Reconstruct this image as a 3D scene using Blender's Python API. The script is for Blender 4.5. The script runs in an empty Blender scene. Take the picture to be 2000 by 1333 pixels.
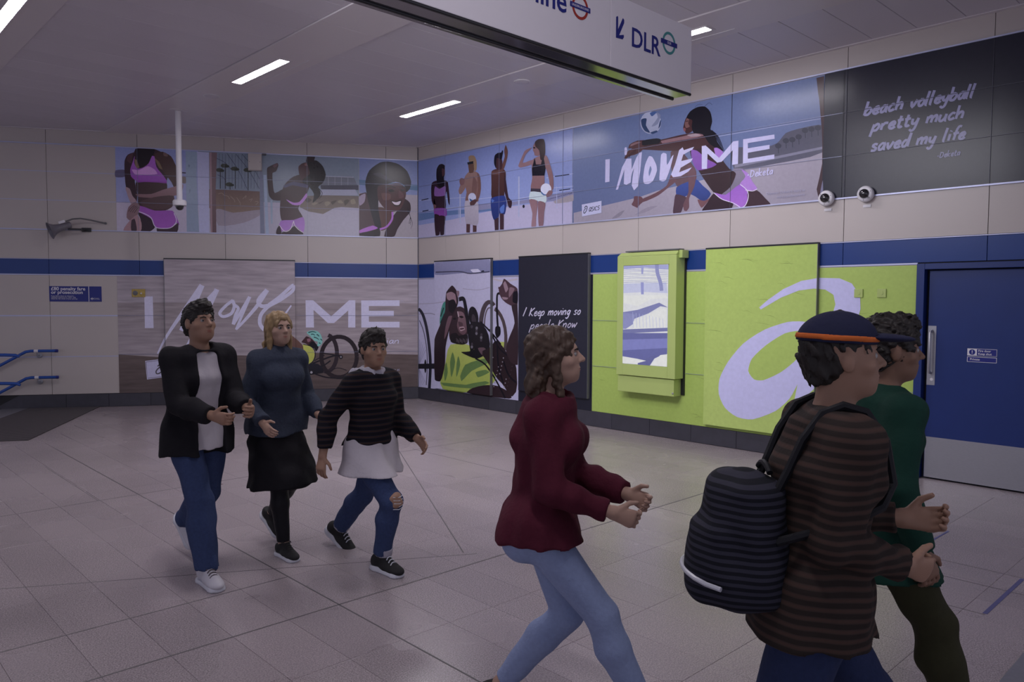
import bpy, bmesh, math, random, json
import numpy as np
from mathutils import Vector, Matrix

C = bpy.context.scene.collection
SC = bpy.context.scene
# ------------------------------------------------------------------ camera
cam_data = bpy.data.cameras.new('camera'); cam = bpy.data.objects.new('camera', cam_data); C.objects.link(cam)
FOCAL_PX, PITCH, ROLL, YAW, EYE = 1500.85, 0.05224, 0.00433, 0.76011, 1.65
fw = Vector((math.sin(YAW)*math.cos(PITCH), math.cos(YAW)*math.cos(PITCH), -math.sin(PITCH)))
rt = Vector((math.cos(YAW), -math.sin(YAW), 0)); up = rt.cross(fw)
r2 = rt*math.cos(ROLL) + up*math.sin(ROLL); u2 = -rt*math.sin(ROLL) + up*math.cos(ROLL)
cam.matrix_world = Matrix(((r2.x, u2.x, -fw.x, 0), (r2.y, u2.y, -fw.y, 0), (r2.z, u2.z, -fw.z, EYE), (0, 0, 0, 1)))
cam_data.sensor_width = 36; cam_data.lens = FOCAL_PX/2000*36; cam_data.clip_start = .05; cam_data.clip_end = 100
SC.camera = cam
# ------------------------------------------------------------------ world, exposure
world = bpy.data.worlds.new('world'); SC.world = world; world.use_nodes = True
bg = world.node_tree.nodes['Background']; bg.inputs[0].default_value = (.80, .80, 1.0, 1); bg.inputs[1].default_value = .46
SC.view_settings.view_transform = 'Standard'; SC.view_settings.look = 'None'; SC.view_settings.gamma = 1
SC.view_settings.use_curve_mapping = False; SC.view_settings.exposure = 0.0
LAMP_STRENGTH = 64.0
LAMP_COLOR = (.98, .93, 1.0, 1)

# added fill light, out of view, brightening the right wall and middle floor
ar = bpy.data.lights.new('added_fill_light', 'AREA'); ar.shape = 'RECTANGLE'; ar.size = 3.0; ar.size_y = 2.0; ar.energy = 85; ar.color = (.93, .92, 1.0); ar.spread = math.radians(110)
aro = bpy.data.objects.new('added_fill_light', ar); C.objects.link(aro); aro.location = (3.0, 4.4, 4.12)
aro.rotation_euler = (Vector((7.7, 6.2, 1.2))-Vector((3.0, 4.4, 4.12))).to_track_quat('-Z', 'Y').to_euler()
# ------------------------------------------------------------------ helpers
def lin(h):
    if isinstance(h, str):
        v = [int(h[i:i+2], 16)/255 for i in (0, 2, 4)]
    else: v = h
    return tuple(x/12.92 if x <= .04045 else ((x+.055)/1.055)**2.4 for x in v)
def tag(o, label=None, cat=None, group=None, kind=None):
    if label: o['label'] = label
    if cat: o['category'] = cat
    if group: o['group'] = group
    if kind: o['kind'] = kind
    return o
def empty(name, loc=(0, 0, 0), rz=0, **k):
    o = bpy.data.objects.new(name, None); C.objects.link(o); o.matrix_world = Matrix.Translation(loc) @ Matrix.Rotation(rz, 4, 'Z')
    o.empty_display_size = .1
    return tag(o, **k)
MATS = {}
def mat(name, col=(.5, .5, .5), rough=.5, metal=0, spec=.5, noise=0, scale=20, bump=0, coat=0, emit=None, aniso=None, rnd=0):
    if name in MATS: return MATS[name]
    m = bpy.data.materials.new(name); m.use_nodes = True; nt = m.node_tree; b = nt.nodes['Principled BSDF']
    if isinstance(col, str): col = lin(col)
    b.inputs['Base Color'].default_value = (*col, 1); b.inputs['Roughness'].default_value = rough
    b.inputs['Metallic'].default_value = metal; b.inputs['Specular IOR Level'].default_value = spec
    if coat: b.inputs['Coat Weight'].default_value = coat; b.inputs['Coat Roughness'].default_value = .08
    if emit: b.inputs['Emission Color'].default_value = (*emit[0], 1); b.inputs['Emission Strength'].default_value = emit[1]
    if noise or bump or rnd:
        tc = nt.nodes.new('ShaderNodeTexCoord'); mp = nt.nodes.new('ShaderNodeMapping'); nz = nt.nodes.new('ShaderNodeTexNoise')
        mp.inputs['Scale'].default_value = aniso or (1, 1, 1)
        nt.links.new(tc.outputs['Object'], mp.inputs[0]); nt.links.new(mp.outputs[0], nz.inputs['Vector'])
        nz.inputs['Scale'].default_value = scale; nz.inputs['Detail'].default_value = 4
        mx = nt.nodes.new('ShaderNodeMix'); mx.data_type = 'RGBA'
        mx.inputs[6].default_value = (*[max(0, c*(1-noise)) for c in col], 1); mx.inputs[7].default_value = (*[min(1, c*(1+noise)) for c in col], 1)
        nt.links.new(nz.outputs['Fac'], mx.inputs[0]); out = mx.outputs[2]
        if rnd:
            oi = nt.nodes.new('ShaderNodeObjectInfo'); mr = nt.nodes.new('ShaderNodeMapRange')
            mr.inputs[3].default_value = 1-rnd; mr.inputs[4].default_value = 1+rnd
            nt.links.new(oi.outputs['Random'], mr.inputs[0])
            m2 = nt.nodes.new('ShaderNodeVectorMath'); m2.operation = 'SCALE'
            nt.links.new(out, m2.inputs[0]); nt.links.new(mr.outputs[0], m2.inputs['Scale']); out = m2.outputs[0]
        nt.links.new(out, b.inputs['Base Color'])
        if bump:
            bp = nt.nodes.new('ShaderNodeBump'); bp.inputs['Strength'].default_value = bump; bp.inputs['Distance'].default_value = .01
            nt.links.new(nz.outputs['Fac'], bp.inputs['Height']); nt.links.new(bp.outputs[0], b.inputs['Normal'])
    MATS[name] = m; return m
def add_mesh(name, me, m, parent=None, smooth=False):
    o = bpy.data.objects.new(name, me); C.objects.link(o)
    if m is not None:
        for x in (m if isinstance(m, (list, tuple)) else [m]): me.materials.append(x)
    if smooth: me.polygons.foreach_set('use_smooth', [True]*len(me.polygons))
    if parent is not None: o.parent = parent
    return o
def mesh(name, V, F):
    me = bpy.data.meshes.new(name); me.from_pydata([tuple(v) for v in V], [], F); me.update(); return me
class MB:
    """collects simple solids into one mesh"""
    def __init__(s): s.V = []; s.F = []; s.sm = []
    def box(s, x0, y0, z0, x1, y1, z1, ch=0):
        n = len(s.V)
        if not ch:
            s.V += [(x0, y0, z0), (x1, y0, z0), (x1, y1, z0), (x0, y1, z0), (x0, y0, z1), (x1, y0, z1), (x1, y1, z1), (x0, y1, z1)]
            s.F += [tuple(n+i for i in f) for f in ((0, 3, 2, 1), (4, 5, 6, 7), (0, 1, 5, 4), (1, 2, 6, 5), (2, 3, 7, 6), (3, 0, 4, 7))]
        else: # chamfer round the +y face (towards the room in a wall frame)
            s.V += [(x0, y0, z0), (x1, y0, z0), (x1, y0, z1), (x0, y0, z1), (x0, y1-ch, z0), (x1, y1-ch, z0), (x1, y1-ch, z1), (x0, y1-ch, z1),
                    (x0+ch, y1, z0+ch), (x1-ch, y1, z0+ch), (x1-ch, y1, z1-ch), (x0+ch, y1, z1-ch)]
            s.F += [tuple(n+i for i in f) for f in ((0, 1, 2, 3), (0, 4, 5, 1), (1, 5, 6, 2), (2, 6, 7, 3), (3, 7, 4, 0), (4, 8, 9, 5), (5, 9, 10, 6), (6, 10, 11, 7), (7, 11, 8, 4), (8, 11, 10, 9))]
        return s
    def prism(s, pts, y0, y1):
        """outline in x,z extruded along y"""
        n = len(s.V); k = len(pts)
        s.V += [(x, y0, z) for x, z in pts]+[(x, y1, z) for x, z in pts]
        s.F += [tuple(n+i for i in range(k)), tuple(n+k+i for i in reversed(range(k)))]+[(n+i, n+k+i, n+k+(i+1) % k, n+(i+1) % k) for i in range(k)]
        return s
    def tube(s, pts, r, seg=12, cap=True):
        pts = [Vector(p) for p in pts]; n0 = len(s.V); prev = None
        rs = r if isinstance(r, (list, tuple)) else [r]*len(pts)
        for i, p in enumerate(pts):
            t = (pts[min(i+1, len(pts)-1)]-pts[max(i-1, 0)]).normalized()
            if prev is None:
                a = Vector((0, 0, 1)) if abs(t.z) < .9 else Vector((1, 0, 0)); nrm = t.cross(a).normalized()
            else: nrm = (prev-t*prev.dot(t)).normalized()
            prev = nrm; bn = t.cross(nrm)
            for j in range(seg):
                a = 2*math.pi*j/seg; s.V.append(tuple(p+(nrm*math.cos(a)+bn*math.sin(a))*rs[i]))
        for i in range(len(pts)-1):
            for j in range(seg):
                a = n0+i*seg+j; b = n0+i*seg+(j+1) % seg; s.F.append((a, b, b+seg, a+seg))
        if cap:
            s.F.append(tuple(n0+j for j in reversed(range(seg)))); e = n0+(len(pts)-1)*seg; s.F.append(tuple(e+j for j in range(seg)))
        return s
    def lathe(s, prof, c, axis, seg=24):
        """profile [(r,h)] around axis from point c"""
        ax = Vector(axis).normalized(); a = Vector((0, 0, 1)) if abs(ax.z) < .9 else Vector((1, 0, 0)); n1 = ax.cross(a).normalized(); n2 = ax.cross(n1); c = Vector(c); n0 = len(s.V)
        for r, h in prof:
            for j in range(seg):
                t = 2*math.pi*j/seg; s.V.append(tuple(c+ax*h+(n1*math.cos(t)+n2*math.sin(t))*max(r, 1e-4)))
        for i in range(len(prof)-1):
            for j in range(seg):
                a = n0+i*seg+j; b = n0+i*seg+(j+1) % seg; s.F.append((a, b, b+seg, a+seg))
        s.F.append(tuple(n0+j for j in reversed(range(seg)))); e = n0+(len(prof)-1)*seg; s.F.append(tuple(e+j for j in range(seg)))
        return s
    def build(s, name, m, parent=None, smooth=False, mw=None, bevel=0):
        me = mesh(name, s.V, s.F)
        bm = bmesh.new(); bm.from_mesh(me)
        bmesh.ops.recalc_face_normals(bm, faces=bm.faces); bm.to_mesh(me); bm.free()
        o = add_mesh(name, me, m, parent)
        if mw is not None: o.matrix_world = mw
        if bevel:
            md = o.modifiers.new('bevel', 'BEVEL'); md.width = bevel; md.segments = 2; md.limit_method = 'ANGLE'
        if smooth:
            me.polygons.foreach_set('use_smooth', [True]*len(me.polygons))
            me.set_sharp_from_angle(angle=math.radians(35))
        return o
# wall frames: local x runs along the wall from the corner, local y points into the room, z is up
AX, CY = 7.739, 10.4224
def frame(ox, oy, dx, dy, nx, ny): return Matrix(((dx, nx, 0, ox), (dy, ny, 0, oy), (0, 0, 1, 0), (0, 0, 0, 1)))
MR = frame(AX, CY, 0, -1, -1, 0)
ML = frame(AX, CY, -math.sin(math.radians(60)), .5, -.5, -math.sin(math.radians(60)))
WM = {'R': MR, 'L': ML}

# ------------------------------------------------------------------ materials
m_cream = mat('cream_enamel', '9f9492', .33, noise=.03, scale=2.5, rnd=.02)
# wall cream is an albedo: about 0.55
def setcol(m, c): pass
m_cream = mat('cream_wall_panel', (.53, .475, .455), .32, noise=.035, scale=1.5, rnd=.02)
m_blueband = mat('blue_band', (.008, .040, .21), .28, noise=.06, scale=3)
m_blue = mat('blue_paint', (.008, .028, .16), .36, noise=.08, scale=6)
m_alu = mat('aluminium_trim', (.50, .52, .72), .35, metal=.4, noise=.05, scale=8)
m_dark = mat('dark_recess', (.03, .03, .035), .8, noise=.1)
m_skirt = mat('dark_skirting_tile', (.048, .046, .062), .45, noise=.25, scale=9, rnd=.12, bump=.05)
m_ceil = mat('ceiling_white_metal', (.60, .56, .62), .38, noise=.02, scale=2, rnd=.025)
m_beam = mat('ceiling_beam_metal', (.64, .59, .62), .35, noise=.02, scale=2)
m_white = mat('white_plastic', (.72, .70, .74), .35, noise=.02)
m_black = mat('black_plastic', (.015, .015, .018), .3, noise=.1)
m_steel = mat('brushed_steel', (.42, .42, .46), .38, metal=.75, noise=.12, scale=40, aniso=(1, 1, 12))
m_grey = mat('grey_metal', (.16, .16, .17), .4, metal=.3, noise=.08)
m_green = mat('lime_green_paint', lin('b2c474'), .3, noise=.03, scale=5)
m_signwhite = mat('sign_white_enamel', (.78, .74, .79), .12, noise=.015, coat=.3)
m_signblue = mat('sign_blue', (.012, .018, .20), .35, noise=.03)
m_signred = mat('sign_red', (.36, .03, .02), .35, noise=.03)
m_signteal = mat('sign_teal', (.06, .26, .27), .35, noise=.03)
m_lamp = mat('fluorescent_diffuser', (.9, .9, .9), .4, emit=((LAMP_COLOR[:3]), LAMP_STRENGTH))
m_glassdome = mat('smoked_dome', (.01, .01, .012), .05, noise=.05, coat=1)
# terrazzo floor tile
def floor_mat():
    m = bpy.data.materials.new('terrazzo_tile'); m.use_nodes = True; nt = m.node_tree; b = nt.nodes['Principled BSDF']
    N = nt.nodes.new; L = nt.links.new
    g = N('ShaderNodeNewGeometry'); nz = N('ShaderNodeTexNoise'); nz.inputs['Scale'].default_value = 150; nz.inputs['Detail'].default_value = 2
    n2 = N('ShaderNodeTexNoise'); n2.inputs['Scale'].default_value = .7; n2.inputs['Detail'].default_value = 3
    vo = N('ShaderNodeTexVoronoi'); vo.inputs['Scale'].default_value = 95
    for x in (nz, n2, vo): L(g.outputs['Position'], x.inputs['Vector'])
    cr = N('ShaderNodeValToRGB'); e = cr.color_ramp.elements
    e[0].position = .36; e[0].color = (.25, .213, .227, 1); e[1].position = .66; e[1].color = (.46, .395, .41, 1)
    L(nz.outputs['Fac'], cr.inputs[0])
    c2 = N('ShaderNodeValToRGB'); e = c2.color_ramp.elements
    e[0].position = 0; e[0].color = (1.35, 1.3, 1.25, 1); e[1].position = .28; e[1].color = (1, 1, 1, 1)
    k = c2.color_ramp.elements.new(.85); k.color = (.93, .93, .93, 1)
    L(vo.outputs['Distance'], c2.inputs[0])
    mu = N('ShaderNodeMix'); mu.data_type = 'RGBA'; mu.blend_type = 'MULTIPLY'; mu.inputs[0].default_value = 1
    L(cr.outputs[0], mu.inputs[6]); L(c2.outputs[0], mu.inputs[7])
    oi = N('ShaderNodeObjectInfo'); mr = N('ShaderNodeMapRange'); mr.inputs[3].default_value = .95; mr.inputs[4].default_value = 1.05
    L(oi.outputs['Random'], mr.inputs[0])
    m3 = N('ShaderNodeMapRange'); m3.inputs[1].default_value = .3; m3.inputs[2].default_value = .7; m3.inputs[3].default_value = .88; m3.inputs[4].default_value = 1.1; L(n2.outputs['Fac'], m3.inputs[0])
    mm = N('ShaderNodeMath'); mm.operation = 'MULTIPLY'; L(mr.outputs[0], mm.inputs[0]); L(m3.outputs[0], mm.inputs[1])
    sc = N('ShaderNodeVectorMath'); sc.operation = 'SCALE'; L(mu.outputs[2], sc.inputs[0]); L(mm.outputs[0], sc.inputs['Scale'])
    L(sc.outputs[0], b.inputs['Base Color'])
    r3 = N('ShaderNodeMapRange'); r3.inputs[3].default_value = .20; r3.inputs[4].default_value = .34; L(n2.outputs['Fac'], r3.inputs[0]); L(r3.outputs[0], b.inputs['Roughness'])
    b.inputs['Specular IOR Level'].default_value = .5
    return m
m_floor = floor_mat()
def print_mat(name, grain, emissive=False):
    m = bpy.data.materials.new(name); m.use_nodes = True; nt = m.node_tree; b = nt.nodes['Principled BSDF']
    N = nt.nodes.new; L = nt.links.new
    at = N('ShaderNodeAttribute'); at.attribute_name = 'col'; out = at.outputs['Color']
    tc = N('ShaderNodeTexCoord'); mp = N('ShaderNodeMapping'); nz = N('ShaderNodeTexNoise')
    mp.inputs['Scale'].default_value = (1, 1, 9) if grain else (1, 1, 1); nz.inputs['Scale'].default_value = 2.2 if grain else 26; nz.inputs['Detail'].default_value = 5
    L(tc.outputs['Object'], mp.inputs[0]); L(mp.outputs[0], nz.inputs['Vector'])
    mr = N('ShaderNodeMapRange'); a = .24 if grain else .05
    mr.inputs[1].default_value = .25; mr.inputs[2].default_value = .75; mr.inputs[3].default_value = 1-a; mr.inputs[4].default_value = 1+a
    L(nz.outputs['Fac'], mr.inputs[0]); sc = N('ShaderNodeVectorMath'); sc.operation = 'SCALE'; L(out, sc.inputs[0]); L(mr.outputs[0], sc.inputs['Scale'])
    if emissive:
        b.inputs['Base Color'].default_value = (.02, .02, .02, 1); L(sc.outputs[0], b.inputs['Emission Color']); b.inputs['Emission Strength'].default_value = EMK; b.inputs['Roughness'].default_value = .15
    else:
        L(sc.outputs[0], b.inputs['Base Color']); b.inputs['Roughness'].default_value = .24; b.inputs['Specular IOR Level'].default_value = .38
    return m
PRINT_K = .70; EMK = .70
m_print = print_mat('printed_vinyl', False); m_printg = print_mat('printed_vinyl_blurred_sand', True); m_screen = print_mat('lit_screen', False, True)

PARTN = {'p': 'picture', 'b': 'backdrop', 'l': 'lettering', 'o': 'logo', 'c': 'crack_pattern'}
def rounded(P, n=3, t_=.40):
    """closed smooth outline through the given points"""
    m = len(P); o = []
    for i in range(m):
        p0, p1, p2, p3 = P[i-1], P[i], P[(i+1) % m], P[(i+2) % m]
        l = math.hypot(p2[0]-p1[0], p2[1]-p1[1])+1e-9; a = min(1, l/(math.hypot(p1[0]-p0[0], p1[1]-p0[1])+1e-9)); b = min(1, l/(math.hypot(p3[0]-p2[0], p3[1]-p2[1])+1e-9))
        for j in range(n):
            t = j/n; q = []
            for d in (0, 1):
                m1, m2 = (p2[d]-p0[d])*t_*a, (p3[d]-p1[d])*t_*b
                q.append((2*t**3-3*t**2+1)*p1[d]+(t**3-2*t**2+t)*m1+(-2*t**3+3*t**2)*p2[d]+(t**3-t**2)*m2)
            o.append(tuple(q))
    return o
def catm(P, n):
    if n < 2 or len(P) < 3: return P
    o = []
    for i in range(len(P)-1):
        p0, p1, p2, p3 = P[max(i-1, 0)], P[i], P[i+1], P[min(i+2, len(P)-1)]
        for j in range(n):
            t = j/n; o.append(tuple(.5*(2*p1[d]+(p2[d]-p0[d])*t+(2*p0[d]-5*p1[d]+4*p2[d]-p3[d])*t*t+(3*p1[d]-p0[d]-3*p2[d]+p3[d])*t**3) for d in (0, 1)))
    return o+[P[-1]]
def build_print(key, parent, mats=None):
    """flat artwork of one poster: coloured outlines in wall coordinates (mm), one mesh per part of the print"""
    wall, off, items = ART[key]; mw = WM[wall]; mats = mats or [m_print, m_printg]
    parts = {}
    for i, (pt, c, c2, kind, sm, flat) in enumerate(items):
        y = off+.0005+i*.00007
        P = [(flat[j]/1000, flat[j+1]/1000) for j in range(0, len(flat), 2)]
        Vs, Fs, Cs, Ms = parts.setdefault(pt, ([], [], [], [])); n = len(Vs)
        ca = lin(c)
        if kind == 's':
            q = catm(P, sm); w0, w1 = c2[0]/1000, c2[1]/1000; m_ = len(q)
            for a in range(m_):
                dx = q[min(a+1, m_-1)][0]-q[max(a-1, 0)][0]; dz = q[min(a+1, m_-1)][1]-q[max(a-1, 0)][1]; l = math.hypot(dx, dz)+1e-9
                w = (w0+(w1-w0)*a/max(m_-1, 1))/2; nx, nz = -dz/l*w, dx/l*w
                Vs += [(q[a][0]+nx, y+a*.00002, q[a][1]+nz), (q[a][0]-nx, y+a*.00002, q[a][1]-nz)]
            for a in range(m_-1):
                Fs.append((n+2*a, n+2*a+1, n+2*a+3, n+2*a+2)); Cs.append([ca]*4); Ms.append(0)
        else:
            if sm: P = rounded(P)
            z0 = min(p[1] for p in P); z1 = max(p[1] for p in P); cb = lin(c2) if c2 else ca
            Vs += [(p[0], y, p[1]) for p in P]; Fs.append(tuple(range(n, n+len(P))))
            Cs.append([tuple(ca[d]+(cb[d]-ca[d])*(z1-p[1])/max(z1-z0, 1e-6) for d in range(3)) for p in P]); Ms.append(1 if kind == 'g' and len(mats) > 1 else 0)
    for pt, (Vs, Fs, Cs, Ms) in parts.items():
        me = mesh(PARTN[pt], Vs, Fs)
        at = me.color_attributes.new('col', 'FLOAT_COLOR', 'CORNER')
        flatc = []
        k = 1/(.76 if wall == 'R' else .60) if len(mats) > 1 else 1/PRINT_K
        for cs in Cs:
            for x in cs: flatc += [min(x[0]*k, .95), min(x[1]*k, .95), min(x[2]*k, .95), 1]
        at.data.foreach_set('color', flatc)
        o = add_mesh(PARTN[pt], me, mats, parent)
        me.polygons.foreach_set('material_index', Ms)
        o.matrix_world = mw
        if pt == 'c': o['kind'] = 'stuff'
def text_obj(name, body, size, m, parent, mw, align='LEFT', depth=.0008, bold=0):
    cu = bpy.data.curves.new(name, 'FONT'); cu.body = body; cu.size = size; cu.align_x = align; cu.extrude = depth; cu.resolution_u = 3; cu.offset = bold
    t = bpy.data.objects.new('tmp', cu); C.objects.link(t)
    me = bpy.data.meshes.new_from_object(t.evaluated_get(bpy.context.evaluated_depsgraph_get()))
    bpy.data.objects.remove(t); bpy.data.curves.remove(cu); me.materials.clear(); me.name = name
    o = add_mesh(name, me, m, parent); o.matrix_world = mw
    return o
def wall_text(wall, s, z, off, flip=True):
    """matrix that lays text (local x right, y up) flat on a wall; on the left wall the reader's right is towards the corner"""
    M = WM[wall]
    if wall == 'R': B = Matrix(((1, 0, 0, s), (0, 0, 1, off), (0, 1, 0, z), (0, 0, 0, 1)))
    else: B = Matrix(((-1, 0, 0, s), (0, 0, 1, off), (0, 1, 0, z), (0, 0, 0, 1)))
    return M @ B

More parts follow.
